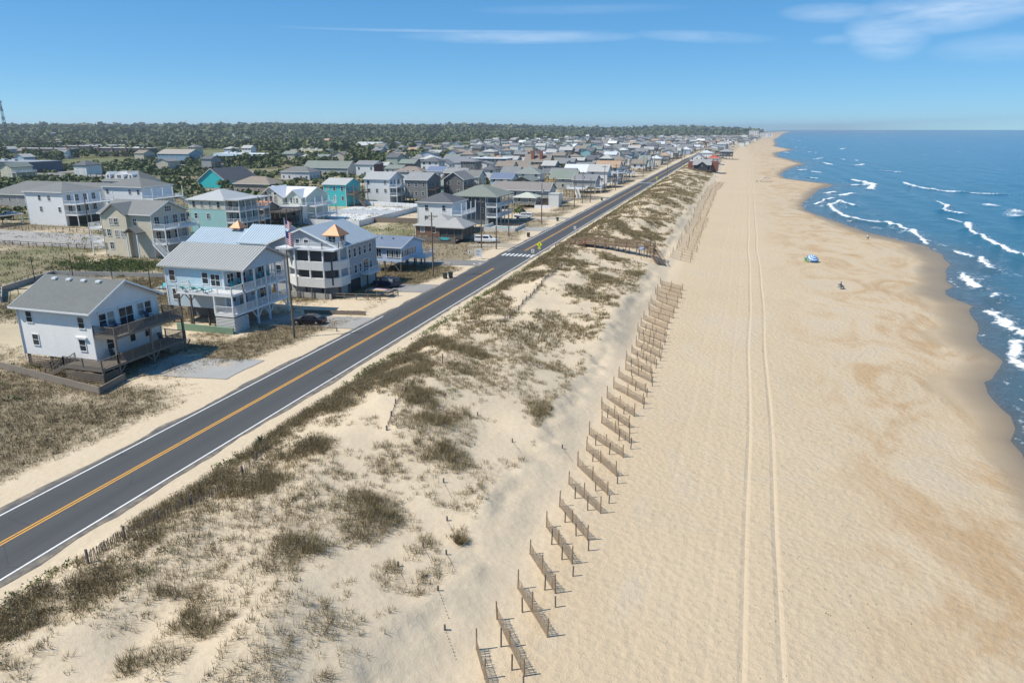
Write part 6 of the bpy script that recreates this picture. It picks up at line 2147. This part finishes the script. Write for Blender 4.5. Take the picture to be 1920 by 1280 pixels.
rail_fence('brown rail fence beside the driveway of the slate house', [(-64, 193.5), (-55.5, 193.5)], 1.1, DARKW, 2, 1.2)
board_fence('white picket fence beside the long porch house', [(-68, 246), (-62.0, 246)], 1.3, WV, 'picket_fence', 0.3)
pw = thing('pool_wall', (-63.0, 187, hgt(-63, 187)), 'low pale wall around the small pool in front of the slate house', 'wall')
part(pw, 'wall', MB().box(-66, -56.2, 183.9, 184.1, -1.0, 0.5).box(-56.4, -56.2, 184.1, 194, -1.0, 0.5).box(-66, -65.8, 184.1, 194, -1.0, 0.5), plain((0.62, 0.60, 0.56)))
part(pw, 'paving', MB().box(-65.8, -56.4, 184.1, 194, -1.0, -0.35), plain((0.60, 0.58, 0.54)))
part(pw, 'pool', MB().box(-64.3, -59.5, 186, 192, -0.9, -0.33), plain((0.10, 0.45, 0.50), 0.08))
# bath house, slide tower and stair deck by the long porch house
tbh, _ = house('bath_house', 'small white square bath house beside the road', -63.8, -60.2, 250, 254.5, -0.7, 3.8, 3.9, 'flat', siding((0.72, 0.71, 0.68), True, 0.3), plain((0.5, 0.5, 0.48)), o=0.1, cat='building', trim=False)
window(tbh, 'E', 252, -60.2, 1.2, 1.0, 2.0)
tw = thing('timber_stair_tower', (-68.5, 270, hgt(-68.5, 270)), 'yellow timber stair tower rising over the long porch house', 'tower')
YW = wood((0.52, 0.36, 0.12))
for x in (-70, -67):
    for y in (269, 272):
        post(tw, x, y, -0.9, 8.2, YW, 0.22)
part(tw, 'platform', MB().box(-70.3, -66.7, 268.7, 272.3, 7.0, 7.25), YW)
r = MB()
for a, b in (((-70.2, 268.8), (-66.8, 268.8)), ((-66.8, 268.8), (-66.8, 272.2)), ((-70.2, 268.8), (-70.2, 272.2))):
    rail_mb(r, a, b, 7.25, 1.0, 0.3)
part(tw, 'railing', r, YW)
stairs(tw, (-68.5, 268.7), (-68.5, 261.0), 3.6, 7.1, 1.4, YW)
tdk = thing('raised_deck', (-63, 286.5, hgt(-63, 286.5)), 'white raised deck with long stairs beside the road', 'deck')
part(tdk, 'platform', MB().box(-67, -59.2, 291, 297, 2.5, 2.8), TRIM)
r = MB()
for a, b in (((-67, 291), (-59.2, 291)), ((-59.2, 291), (-59.2, 297)), ((-67, 291), (-67, 297))):
    rail_mb(r, a, b, 2.8, 1.0, 0.25)
part(tdk, 'railing', r, TRIM)
stairs(tdk, (-63, 291), (-60.5, 286.0), -0.6, 2.7, 1.4, TRIM)
for x in (-66.8, -63, -59.4):
    for y in (291.2, 296.8):
        post(tdk, x, y, -0.9, 2.5, DARKW, 0.2)
tfr = thing('unfinished_deck', (-61, 384, hgt(-61, 384)), 'orange timber skeleton of a deck under construction', 'deck')
OW = wood((0.48, 0.27, 0.11))
for x in (-65, -61.5, -58):
    for y in (381, 384.5, 388):
        post(tfr, x, y, -0.9, 3.8, OW, 0.2)
part(tfr, 'floor', MB().box(-65.2, -57.8, 380.8, 388.2, 1.4, 1.65), OW)
part(tfr, 'top_beam', MB().box(-65.2, -57.8, 380.9, 381.1, 3.5, 3.8).box(-65.2, -57.8, 387.9, 388.1, 3.5, 3.8), OW)

# ------------------------------------------------------------------ sand fences on the beach
FW = wood((0.30, 0.19, 0.105))
SLW = wood((0.36, 0.27, 0.18))
OLDW = wood((0.15, 0.13, 0.115))
_sl = [MB().box(-0.019, 0.019, -0.006, 0.006, 0, h).mesh('slat', SLW) for h in (0.86, 0.92, 0.96, 1.0)]
gF = random.Random(11)


def sand_fence(p, q, label, group, detail, hpost=1.22):
    g0 = hgt(*p)
    t = thing('sand_fence', (p[0], p[1], g0), label, 'fence', group)
    L_ = math.hypot(q[0] - p[0], q[1] - p[1])
    a = math.atan2(q[1] - p[1], q[0] - p[0])
    for i in range(3):
        x, y = p[0] + (q[0] - p[0]) * i / 2, p[1] + (q[1] - p[1]) * i / 2
        g = hgt(x, y)
        lx, ly = gF.uniform(-0.06, 0.06), gF.uniform(-0.06, 0.06)
        part(t, 'post', MB().cyl((x, y, g - 0.4), (x + lx, y + ly, g + hpost + gF.uniform(-0.15, 0.2)), 0.048, 0.043, 7), FW)
    n = int(L_ / (0.085 if detail else 0.11 if p[1] < 135 else 0.24))
    j = MB()
    for i in range(n):
        f = (i + 0.5) / n
        x, y = p[0] + (q[0] - p[0]) * f, p[1] + (q[1] - p[1]) * f
        sag = 0.16 * math.sin(f * 2 * math.pi) ** 2
        z = hgt(x, y) - 0.05 - sag * 0.4 + gF.uniform(-0.03, 0.03)
        if detail:
            o = wpart(t, 'slat', gF.choice(_sl), (x, y, z), a)
            o.rotation_euler = (gF.uniform(-0.03, 0.03), gF.uniform(-0.05, 0.05), a)
        else:
            c_, s_ = math.cos(a) * 0.022, math.sin(a) * 0.022
            b = len(j.v)
            h = gF.uniform(0.85, 1.0)
            nx_, ny_ = -s_ * 0.35, c_ * 0.35
            for zz in (z, z + h):
                j.v += [(x - c_ - nx_, y - s_ - ny_, zz), (x + c_ - nx_, y + s_ - ny_, zz), (x + c_ + nx_, y + s_ + ny_, zz), (x - c_ + nx_, y - s_ + ny_, zz)]
            j.f += [tuple(b + k_ for k_ in qd) for qd in ((4, 5, 6, 7), (0, 1, 5, 4), (1, 2, 6, 5), (2, 3, 7, 6), (3, 0, 4, 7))]
    if j.v:
        o = part(t, 'slats', j, SLW if p[1] < 135 else wood((0.46, 0.37, 0.26)))
        o['kind'] = 'stuff'
    w_ = MB()
    for zz in (0.2, 0.5, 0.8):
        pr_ = None
        for i in range(7):
            f = i / 6
            x, y = p[0] + (q[0] - p[0]) * f, p[1] + (q[1] - p[1]) * f
            c = (x, y, hgt(x, y) + zz - 0.06 * math.sin(f * 2 * math.pi) ** 2)
            if pr_:
                w_.bar(pr_, c, 0.012)
            pr_ = c
    part(t, 'wire', w_, plain((0.12, 0.11, 0.10)))
    return t


NEARF = [((-11.4, 30.2), (-9.2, 26.6)), ((-11.1, 32.9), (-8.4, 29.2)), ((-10.8, 36.0), (-8.0, 32.4)), ((-11.1, 39.8), (-8.5, 36.3)), ((-10.9, 43.4), (-8.2, 39.6)), ((-10.7, 46.5), (-7.8, 42.7))]
y = 49.8
while y < 132:
    NEARF.append(((-10.7 + gF.uniform(-0.4, 0.3) - 0.01 * (y - 50), y + 0.2), (-7.6 + gF.uniform(-0.3, 0.3), y - 3.6 + gF.uniform(-0.3, 0.3))))
    y += 3.35 + gF.uniform(-0.25, 0.3)
y = 158
while y < 235:
    NEARF.append(((-12.4 + gF.uniform(-0.5, 0.4), y + 0.2), (-8.0 + gF.uniform(-0.5, 0.5), y - 3.8)))
    y += 3.3 + gF.uniform(-0.3, 0.3)
while y < 400:
    k_ = sstep(340, 400, np.array([y]))[0] * 2.0
    NEARF.append(((-13.0 + k_ + gF.uniform(-0.5, 0.4), y + 0.2), (-8.6 + k_ + gF.uniform(-0.5, 0.5), y - 3.8)))
    y += 4.2 + gF.uniform(-0.3, 0.3)
for i, (p, q) in enumerate(NEARF):
    near = i < 13
    lab = 'short slanting sand fence of thin wooden slats at the dune foot' if p[1] < 135 else 'slanting slat sand fence on the beach beyond the boardwalk'
    sand_fence(p, q, lab, 'sand fences at the dune foot' if p[1] < 135 else 'sand fences beyond the boardwalk', near)
    # older grey posts left standing between the rows
    if i < 22:
        for k_ in range(3):
            f = 0.12 + 0.4 * k_
            x, yv = p[0] + (q[0] - p[0]) * f + 0.55, p[1] + (q[1] - p[1]) * f - 1.55
            if gF.random() < 0.8 and x > scarp(np.array([yv]))[0] + 1.0:
                g = hgt(x, yv)
                h = gF.uniform(0.7, 1.25)
                t = thing('fence_post', (x, yv, g), 'bare grey post of an old sand fence between the slatted rows', 'post', 'bare old fence posts')
                part(t, 'shaft', MB().cyl((x, yv, g - 0.4), (x + gF.uniform(-0.05, 0.05), yv, g + h), 0.05, 0.045, 7), OLDW)
                part(t, 'top', MB().cyl((x, yv, g + h - 0.01), (x, yv, g + h + 0.02), 0.035, 0.02, 7), OLDW)
# half-buried stubs on the dune
for x, y in ((-15.8, 36.7), (-17.9, 34.1), (-17.5, 36.9), (-17.3, 40.5), (-12.6, 55.4), (-16.7, 53.9), (-28.6, 67.0), (-14.8, 33.0), (-19.2, 44.5), (-13.4, 30.6), (-21, 57)):
    g = hgt(x, y)
    h = 0.35 if x > -27 else 1.1
    t = thing('post_stub', (x, y, g), 'dark stub of a half-buried fence post standing in the dune sand', 'post', 'half-buried post stubs')
    part(t, 'shaft', MB().cyl((x, y, g - 0.4), (x, y, g + h), 0.07, 0.06, 8), OLDW)
    m = MB()
    for k_ in range(9):   # broken slats trailing from it
        xx, yy = x + 0.14 * (k_ + 1), y - 0.17 * (k_ + 1)
        zz = hgt(xx, yy)
        m.box(xx - 0.015, xx + 0.015, yy - 0.01, yy + 0.01, zz - 0.1, zz + 0.05 + 0.08 * gF.random())
    part(t, 'broken_slats', m, OLDW)


def slat_run(label, pts, h, name='slat_fence'):
    t = thing(name, (pts[0][0], pts[0][1], hgt(*pts[0])), label, 'fence')
    me = MB().box(-0.022, 0.022, -0.008, 0.008, 0, h).mesh('slat', OLDW)
    for p, q in zip(pts[:-1], pts[1:]):
        L_ = math.hypot(q[0] - p[0], q[1] - p[1])
        a = math.atan2(q[1] - p[1], q[0] - p[0])
        n = int(L_ / 0.13)
        if n > 160:
            n = 160
        for i in range(n):
            x, y = p[0] + (q[0] - p[0]) * (i + 0.5) / n, p[1] + (q[1] - p[1]) * (i + 0.5) / n
            o = wpart(t, 'slat', me, (x, y, hgt(x, y) - 0.25 + gF.uniform(-0.12, 0.05)), a)
            o.rotation_euler = (gF.uniform(-0.06, 0.06), gF.uniform(-0.06, 0.06), a)
        for i in range(max(2, int(L_ / 2.4))):
            f = i / max(1, int(L_ / 2.4))
            x, y = p[0] + (q[0] - p[0]) * f, p[1] + (q[1] - p[1]) * f
            post(t, x, y, hgt(x, y) - 0.4, hgt(x, y) + h - 0.05, OLDW, 0.11)
    return t


slat_run('old grey slat fence half sunk in the scrub beside the road', [(-34.6, 27.3), (-34.8, 32.9), (-33.9, 38.1)], 1.0)
slat_run('short broken slat fence by the yucca at the road edge', [(-34.0, 40.5), (-35.2, 45.5)], 0.8)
slat_run('long dark slat fence running across the dune toward the boardwalk', [(-28.4, 86.2), (-29.2, 108), (-29.6, 128.5)], 0.75)
slat_run('low sunken slat line crossing the open dune sand', [(-26.4, 49.5), (-28.0, 54.5), (-28.6, 60.0)], 0.5)

# yucca
yx, yy_ = -36.6, 46.3
yg = hgt(yx, yy_)
yt = thing('yucca', (yx, yy_, yg), 'spiky dark green yucca at the sandy road edge', 'plant')
YM = plain((0.035, 0.065, 0.025), 0.45)
for i in range(90):
    a, e = gF.uniform(0, 6.28), gF.uniform(0.1, 1.45)
    L_ = gF.uniform(0.55, 0.85)
    m = MB()
    d = Vector((math.cos(a) * math.cos(e), math.sin(a) * math.cos(e), math.sin(e)))
    s = Vector((-math.sin(a), math.cos(a), 0)) * 0.035
    c = Vector((yx, yy_, yg + 0.15))
    mid = c + d * L_ * 0.5
    tip = c + d * L_ - Vector((0, 0, 0.08 * math.cos(e)))
    m.v = [tuple(c - s * 0.6), tuple(c + s * 0.6), tuple(mid + s), tuple(tip), tuple(mid - s)]
    m.f = [(0, 1, 2, 4), (4, 2, 3)]
    part(yt, 'leaf', m, YM)
tf = thing('grass_tussock', (-15.6, 38.5, hgt(-15.6, 38.5)), 'lone round tussock of tawny grass on bare dune sand', 'grass')
co, fc, tone = blades(np.array([(-15.6, 38.5, hgt(-15.6, 38.5))]), np.array([0.75]), 420, np.array([0.30]), 0.012, 0.75, 99)
ob = link('blades', np_mesh('blades', co, fc, M_DRY, {'tone': tone}), tf, (15.6, -38.5, -hgt(-15.6, 38.5)))

# ------------------------------------------------------------------ boardwalk over the dune
BW = wood((0.235, 0.16, 0.10))
bw = thing('boardwalk', (-27, 155, hgt(-27, 155)), 'weathered timber beach boardwalk with railings and stairs down to the sand', 'boardwalk')
WA, WB = Vector((-37.5, 155.6, 0)), Vector((-16.6, 151.0, 0))
za, zb_ = 1.0, 2.25


def wz(f):
    return 0.35 + 1.9 * min(1, f / 0.3)


dirw = (WB - WA).normalized()
sdw = Vector((-dirw.y, dirw.x, 0)) * 1.0
Lw = (WB - WA).length
plank = MB().box(-0.068, 0.068, -1.0, 1.0, -0.05, 0).mesh('plank', BW)
aw = math.atan2(dirw.y, dirw.x)
for i in range(int(Lw / 0.145)):
    f = i * 0.145 / Lw
    c = WA.lerp(WB, f)
    wpart(bw, 'plank', plank, (c.x, c.y, wz(f)), aw)
for s in (-1, 1):
    m = MB()
    for (zz, th) in ((1.05, 0.18), (0.72, 0.14), (0.40, 0.14), (-0.17, 0.24)):
        for k_ in range(12):
            f0, f1 = k_ / 12, (k_ + 1) / 12
            a, b = WA.lerp(WB, f0) + sdw * s, WA.lerp(WB, f1) + sdw * s
            m.bar((a.x, a.y, wz(f0) + zz), (b.x, b.y, wz(f1) + zz), 0.05, th)
    part(bw, 'railing', m, BW)
for i in range(10):
    f = i / 9
    for s in (-1, 1):
        c = WA.lerp(WB, f) + sdw * s * 1.04
        g = hgt(c.x, c.y)
        post(bw, c.x, c.y, g - 0.4, wz(f) + 1.08, BW, 0.17)
E_ = WB
st_bot = Vector((-13.2, 146.2, 0))
stairs(bw, (-16.3, 150.0), (-13.4, 146.4), hgt(-13.4, 146.4) + 0.05, 2.25, 1.9, BW)
part(bw, 'landing', MB().box(-17.6, -15.3, 149.4, 152.2, 2.1, 2.25), BW)
r = MB()
rail_mb(r, (-17.4, 152.1), (-15.4, 152.1), 2.25, 1.05, 0.5, 0.08)
rail_mb(r, (-15.4, 152.1), (-15.4, 149.9), 2.25, 1.05, 0.5, 0.08)
part(bw, 'landing_railing', r, BW)
for x, y in ((-17.4, 149.6), (-15.5, 149.6), (-15.5, 152.0)):
    post(bw, x, y, hgt(x, y) - 0.4, 3.3, BW, 0.17)
sg = thing('beach_sign', (-17.6, 146.6, hgt(-17.6, 146.6)), 'small blue and white beach access sign on a wooden post', 'sign')
gs = hgt(-17.6, 146.6)
post(sg, -17.6, 146.6, gs - 0.3, gs + 2.6, BW, 0.1)
part(sg, 'panel', MB().box(-18.1, -17.1, 146.50, 146.54, gs + 2.1, gs + 2.7), plain((0.12, 0.25, 0.55)))
part(sg, 'print', MB().box(-18.0, -17.2, 146.485, 146.495, gs + 2.45, gs + 2.6).box(-18.0, -17.5, 146.485, 146.495, gs + 2.2, gs + 2.35), plain((0.7, 0.72, 0.75)))
pl_ = thing('thin_pole', (-17.0, 156.5, hgt(-17, 156.5)), 'tall thin pole standing at the end of the boardwalk', 'pole')
part(pl_, 'pole', MB().cyl((-17.0, 156.5, hgt(-17, 156.5) - 0.3), (-17.0, 156.5, hgt(-17, 156.5) + 6.0), 0.05, 0.03, 8), OLDW)
part(pl_, 'cap', MB().cyl((-17.0, 156.5, hgt(-17, 156.5) + 6.0), (-17.0, 156.5, hgt(-17, 156.5) + 6.1), 0.06, 0.03, 8), OLDW)


# ------------------------------------------------------------------ people and beach gear
def person(x, y, z, rz, pose, shirt, trousers, label, skin=(0.45, 0.27, 0.18), hair=(0.04, 0.03, 0.02)):
    t = thing('person', (x, y, z), label, 'person')
    t.rotation_euler = (0, 0, rz)
    # joints: name -> (position, radius); facing +Y
    if pose == 'walk':
        J = {'pel': ((0, 0, 0.95), .15), 'wai': ((0, 0, 1.1), .13), 'che': ((0, 0.01, 1.35), .16), 'nek': ((0, 0.01, 1.5), .06), 'hea': ((0, 0.03, 1.62), .095), 'top': ((0, 0.03, 1.73), .08),
             'hl': ((-.1, 0, .9), .10), 'kl': ((-.1, .16, .5), .07), 'al': ((-.1, .10, .09), .045), 'tl': ((-.1, .27, .04), .04),
             'hr': ((.1, 0, .9), .10), 'kr': ((.1, -.08, .5), .07), 'ar': ((.1, -.32, .12), .045), 'tr': ((.1, -.18, .03), .04),
             'sl': ((-.2, 0, 1.42), .065), 'el': ((-.25, -.10, 1.15), .045), 'wl': ((-.25, .02, .92), .035), 'fl': ((-.25, .06, .83), .03),
             'sr': ((.2, 0, 1.42), .065), 'er': ((.25, .08, 1.15), .045), 'wr': ((.25, .22, .95), .035), 'fr': ((.25, .27, .87), .03)}
    else:   # sitting
        h = 0.48 if pose == 'sit' else 0.16
        J = {'pel': ((0, 0, h), .16), 'wai': ((0, -.03, h + .17), .14), 'che': ((0, -.05, h + .42), .16), 'nek': ((0, -.04, h + .57), .06), 'hea': ((0, -.01, h + .69), .095), 'top': ((0, -.01, h + .80), .08),
             'hl': ((-.1, .05, h), .10), 'kl': ((-.12, .45, h + .12), .07), 'al': ((-.12, .62, .09), .045), 'tl': ((-.12, .78, .04), .04),
             'hr': ((.1, .05, h), .10), 'kr': ((.12, .45, h + .10), .07), 'ar': ((.12, .66, .09), .045), 'tr': ((.12, .82, .04), .04),
             'sl': ((-.2, -.05, h + .49), .065), 'el': ((-.26, .02, h + .24), .045), 'wl': ((-.2, .22, h + .14), .035), 'fl': ((-.17, .30, h + .13), .03),
             'sr': ((.2, -.05, h + .49), .065), 'er': ((.26, .02, h + .24), .045), 'wr': ((.2, .22, h + .14), .035), 'fr': ((.17, .30, h + .13), .03)}
    names = list(J)
    edges = [('pel', 'wai'), ('wai', 'che'), ('che', 'nek'), ('nek', 'hea'), ('hea', 'top'), ('pel', 'hl'), ('hl', 'kl'), ('kl', 'al'), ('al', 'tl'), ('pel', 'hr'), ('hr', 'kr'), ('kr', 'ar'), ('ar', 'tr'),
             ('che', 'sl'), ('sl', 'el'), ('el', 'wl'), ('wl', 'fl'), ('che', 'sr'), ('sr', 'er'), ('er', 'wr'), ('wr', 'fr')]
    me = bpy.data.meshes.new('body')
    me.from_pydata([J[n][0] for n in names], [(names.index(a), names.index(b)) for a, b in edges], [])
    o = link('body', me, t)
    md = o.modifiers.new('skin', 'SKIN')
    for i, n in enumerate(names):
        sv = me.skin_vertices[0].data[i] if me.skin_vertices else None
        if sv is None:
            break
        sv.radius = (J[n][1], J[n][1])
        sv.use_root = (n == 'pel')
    ss = o.modifiers.new('sub', 'SUBSURF')
    ss.levels = ss.render_levels = 2
    q = NT('clothes_and_skin')
    tcn = q.node('ShaderNodeTexCoord').outputs['Object']
    sp_ = q.node('ShaderNodeSeparateXYZ')
    q.l.new(tcn, sp_.inputs[0])
    zc = sp_.outputs[2]
    base = J['pel'][0][2]
    c1 = q.mix(q.math('GREATER_THAN', zc, base + 0.06), trousers, shirt)
    c1 = q.mix(q.math('GREATER_THAN', zc, J['nek'][0][2] - 0.02), c1, skin)
    if pose == 'walk':
        c1 = q.mix(q.math('LESS_THAN', zc, 0.42), c1, skin)
    me.materials.append(q.fin(c1, 0.7))
    hd = MB()
    hx, hy, hz = J['hea'][0]
    hm = bpy.data.meshes.new('hair')
    import bmesh
    bm = bmesh.new()
    bmesh.ops.create_uvsphere(bm, u_segments=12, v_segments=8, radius=0.108)
    for v in bm.verts:
        v.co.z = v.co.z * 1.05 + hz + 0.055
        v.co.y = v.co.y + hy - 0.025
        v.co.x += hx
    bmesh.ops.delete(bm, geom=[v for v in bm.verts if v.co.z < hz + 0.0 and v.co.y > hy - 0.03], context='VERTS')
    bm.to_mesh(hm)
    bm.free()
    hm.materials.append(plain(hair))
    link('hair', hm, t)
    return t


person(34.6, 209.5, -2.45, R(200), 'walk', (0.72, 0.74, 0.76), (0.05, 0.06, 0.09), 'person in white shirt and dark shorts walking along the waterline')
zc_ = hgt(19.6, 138.5)
person(19.6, 138.5, zc_ + 0.02, R(-60), 'sit', (0.10, 0.10, 0.11), (0.14, 0.15, 0.17), 'person in dark clothes sitting on a low beach chair on open sand')
deck_chair(19.6, 138.5, zc_, R(120 - 0), (0.30, 0.33, 0.34), 'low grey folding beach chair under the seated person', None)
person(-31.0, 153.2, hgt(-31.0, 153.2) + 0.35, R(180), 'sit', (0.55, 0.13, 0.08), (0.10, 0.08, 0.07), 'person in red shirt sitting beside the boardwalk')


def beach_umbrella(x, y, label, c1, c2, tilt, h=2.0, rad=1.15):
    g = hgt(x, y)
    t = thing('beach_umbrella', (x, y, g), label, 'umbrella')
    t.rotation_euler = (tilt[0], tilt[1], 0)
    link('pole', MB().cyl((0, 0, -0.3), (0, 0, h), 0.025, 0.025, 8).mesh('pole', TRIM), t)
    n, rings = 16, 6
    for k_ in range(rings):
        m = MB()
        for i in range(n):
            q = []
            for rr, kk in ((k_, 0), (k_ + 1, 0), (k_ + 1, 1), (k_, 1)):
                a = 2 * math.pi * (i + kk) / n
                f = rr / rings
                q.append((rad * f * math.cos(a), rad * f * math.sin(a), h + 0.05 - 0.5 * rad * f ** 1.8))
            b = len(m.v)
            m.v += q + [(p[0], p[1], p[2] - 0.012) for p in q]
            m.f += [(b, b + 1, b + 2, b + 3), (b + 7, b + 6, b + 5, b + 4), (b + 1, b + 5, b + 6, b + 2)]
        link('canopy_ring', m.mesh('canopy_ring', plain(c1 if k_ % 2 else c2, 0.6)), t)
    return t


beach_umbrella(16.9, 165.6, 'blue and white striped beach umbrella tilted over a green chair', (0.03, 0.16, 0.42), (0.55, 0.65, 0.75), (R(24), R(12)), 1.5, 1.25)
deck_chair(15.8, 164.6, hgt(15.8, 164.6), R(150), (0.10, 0.42, 0.18), 'green beach chair under the striped umbrella', None)
for x, y, c, n in ((10.2, 417, (0.03, 0.10, 0.30), 'navy'), (12.2, 419, (0.10, 0.20, 0.45), 'blue')):
    deck_chair(x, y, hgt(x, y), R(100), c, '%s low chair by the distant beach canopy' % n, None)
cn = thing('beach_canopy', (15.5, 421, hgt(15.5, 421)), 'dark blue arched beach canopy near the far water edge', 'canopy')
gc = hgt(15.5, 421)
m = MB()
for i in range(8):
    a0, a1 = math.pi * i / 8, math.pi * (i + 1) / 8
    q = [(15.5 - 2.4 * math.cos(a), yy, gc + 2.5 * math.sin(a) + 0.02) for a, yy in ((a0, 420), (a1, 420), (a1, 422.5), (a0, 422.5))]
    b = len(m.v)
    m.v += q + [(p[0], p[1], p[2] - 0.03) for p in q]
    m.f += [(b, b + 1, b + 2, b + 3), (b + 7, b + 6, b + 5, b + 4), (b, b + 4, b + 5, b + 1), (b + 3, b + 2, b + 6, b + 7)]
part(cn, 'cloth', m, plain((0.05, 0.11, 0.22)))
for x in (13.1, 17.9):
    for y in (420.05, 422.45):
        post(cn, x, y, gc - 0.2, gc + 0.3, TRIM, 0.06)

# ------------------------------------------------------------------ individual trees and bushes among the buildings
TRUNK = wood((0.11, 0.085, 0.06))


def tree(x, y, h, rad, label, seed, group=None):
    g = hgt(x, y)
    t = thing('tree' if h > 3 else 'bush', (x, y, g), label, 'tree' if h > 3 else 'bush', group)
    m = MB()
    gT = random.Random(seed)
    hb = h * 0.45
    m.cyl((x, y, g - 0.3), (x + 0.1, y, g + hb), 0.05 * h * 0.5 + 0.05, 0.04 * h * 0.35 + 0.03, 8)
    for i in range(5):
        a = i * 1.3 + gT.uniform(-0.3, 0.3)
        m.cyl((x + 0.1, y, g + hb * gT.uniform(0.55, 1.0)), (x + math.cos(a) * rad * 0.6, y + math.sin(a) * rad * 0.6, g + h * gT.uniform(0.6, 0.85)), 0.05 + 0.008 * h, 0.03, 6)
    part(t, 'trunk', m, TRUNK)
    gg = np.random.default_rng(seed)
    k_ = 9
    cx = np.stack([x + gg.normal(0, rad * 0.45, k_), y + gg.normal(0, rad * 0.45, k_), g + h * 0.62 + gg.uniform(-0.18, 0.22, k_) * h], -1)
    co, fc, tone = crowns(cx, gg.uniform(0.38, 0.62, k_) * rad, gg.uniform(0.26, 0.4, k_) * h * 0.7, 60, seed)
    link('crown', np_mesh('crown', co, fc, M_WOODS, {'tone': tone}), t, (-x, -y, -g))


TREES = [(-226, 281, 4.5, 3.4, 'dark bushy tree beside the turquoise hall'), (-219, 277, 3.5, 3.0, 'rounded bush in front of the turquoise hall'), (-187, 268, 5.0, 3.6, 'brown-green tree beside the low brown-roofed cottage'),
         (-163, 168, 3.2, 3.0, 'grey-green bush behind the cream beige house'), (-156, 172, 3.0, 2.8, 'pale rounded bush near the white stair'), (-205, 156, 4.5, 3.4, 'tree at the corner of the white three-storey house'),
         (-212, 165, 4.0, 3.2, 'bushy tree behind the car park fence'), (-96, 440, 6.5, 5.0, 'large tree beside the turquoise-walled house'), (-104, 447, 6.0, 4.5, 'broad tree beside the aqua-walled house'),
         (-165, 455, 5.5, 4.0, 'tree in front of the modern flat-roofed house'), (-82.5, 214, 4.0, 2.6, 'dark reddish shrub beside the slate house'), (-66.5, 222, 2.6, 2.2, 'dark shrub at the edge of the drive'),
         (-240, 330, 4.5, 3.5, 'tree between the pale house and the hall'), (-120.5, 172.8, 2.0, 2.0, 'low bush under the dark cottage decks'), (-272, 225, 5, 4, 'tree behind the low hip-roofed motel'), (-285, 240, 5.5, 4.2, 'broad tree beyond the low motel'),
         (-300, 330, 5, 4.5, 'tree along the inland highway'), (-335, 345, 4, 4, 'clipped bush on the highway verge'), (-395, 400, 6, 5, 'tree by the highway near the navy shop'), (-400, 470, 6, 5, 'broad tree by the highway near the blue building')]
for i, (x, y, h, rad, lab) in enumerate(TREES):
    tree(x, y, h, rad, lab, 300 + i)

# ------------------------------------------------------------------ far masts and water tower
def mast(x, y, h, label, wd=3.0):
    g = hgt(x, y)
    t = thing('radio_mast', (x, y, g), label, 'mast')
    M_ = plain((0.16, 0.18, 0.21))
    for sx, sy in ((-1, -1), (1, -1), (1, 1), (-1, 1)):
        part(t, 'leg', MB().bar((x + sx * wd, y + sy * wd, g), (x + sx * 0.5, y + sy * 0.5, g + h), 0.55), M_)
    m = MB()
    for i in range(1, 9):
        f = i / 9
        k_ = wd * (1 - f) + 0.5 * f
        z = g + h * f
        for a, b in (((-1, -1), (1, -1)), ((1, -1), (1, 1)), ((1, 1), (-1, 1)), ((-1, 1), (-1, -1))):
            m.bar((x + a[0] * k_, y + a[1] * k_, z), (x + b[0] * k_, y + b[1] * k_, z + (h / 9 if i % 2 else 0)), 0.4)
    part(t, 'lattice', m, M_)
    for f in (0.5, 0.78, 0.97):
        part(t, 'antenna', MB().box(x - 1.6, x + 1.6, y - 1.6, y + 1.6, g + h * f, g + h * f + 2.4), M_)


mast(-1180, 935, 72, 'lattice radio mast rising above the woods')
for i, (a, r_) in enumerate(((-29.8, 3800), (-28.9, 3850))):
    x, y = math.sin(R(a)) * r_, math.cos(R(a)) * r_
    t = thing('antenna_mast', (x, y, hgt(x, y)), 'thin antenna mast far away above the tree line', 'mast', 'thin far masts')
    part(t, 'shaft', MB().cyl((x, y, hgt(x, y)), (x, y, 76), 0.9, 0.5, 6), plain((0.25, 0.28, 0.32)))
    part(t, 'tip', MB().cyl((x, y, 76), (x, y, 80), 0.4, 0.2, 6), plain((0.25, 0.28, 0.32)))
x, y = math.sin(R(-21.55)) * 4200, math.cos(R(-21.55)) * 4200
t = thing('water_tower', (x, y, hgt(x, y)), 'pale blue water tower on the horizon', 'water tower')
g = hgt(x, y)
part(t, 'shaft', MB().cyl((x, y, g), (x, y, 44), 2.0, 2.0, 12), plain((0.55, 0.66, 0.74)))
m = MB()
pr_ = [(2.0, 40), (6.5, 43), (8.5, 47), (7.5, 51), (3.5, 54)]
for (r0, z0_), (r1_, z1_) in zip(pr_[:-1], pr_[1:]):
    m.cyl((x, y, z0_), (x, y, z1_), r0, r1_, 16)
part(t, 'tank', m, plain((0.42, 0.62, 0.76)))

# ------------------------------------------------------------------ light sea haze
hz = MB().box(-7000, 1500, -500, 13000, -9, 95).mesh('haze')
hm = bpy.data.materials.new('haze')
hm.use_nodes = True
hn = hm.node_tree.nodes
hn.clear()
ho = hn.new('ShaderNodeOutputMaterial')
hv = hn.new('ShaderNodeVolumePrincipled')
hv.inputs['Density'].default_value = 0.0001
hv.inputs['Color'].default_value = (0.80, 0.88, 0.97, 1)
hv.inputs['Anisotropy'].default_value = 0.3
hm.node_tree.links.new(hv.outputs[0], ho.inputs['Volume'])
hz.materials.append(hm)
if HAZE:
    o = link('haze', hz)
    o['kind'] = 'stuff'
    tag(o, 'thin sea haze lying over the whole coast', 'haze')
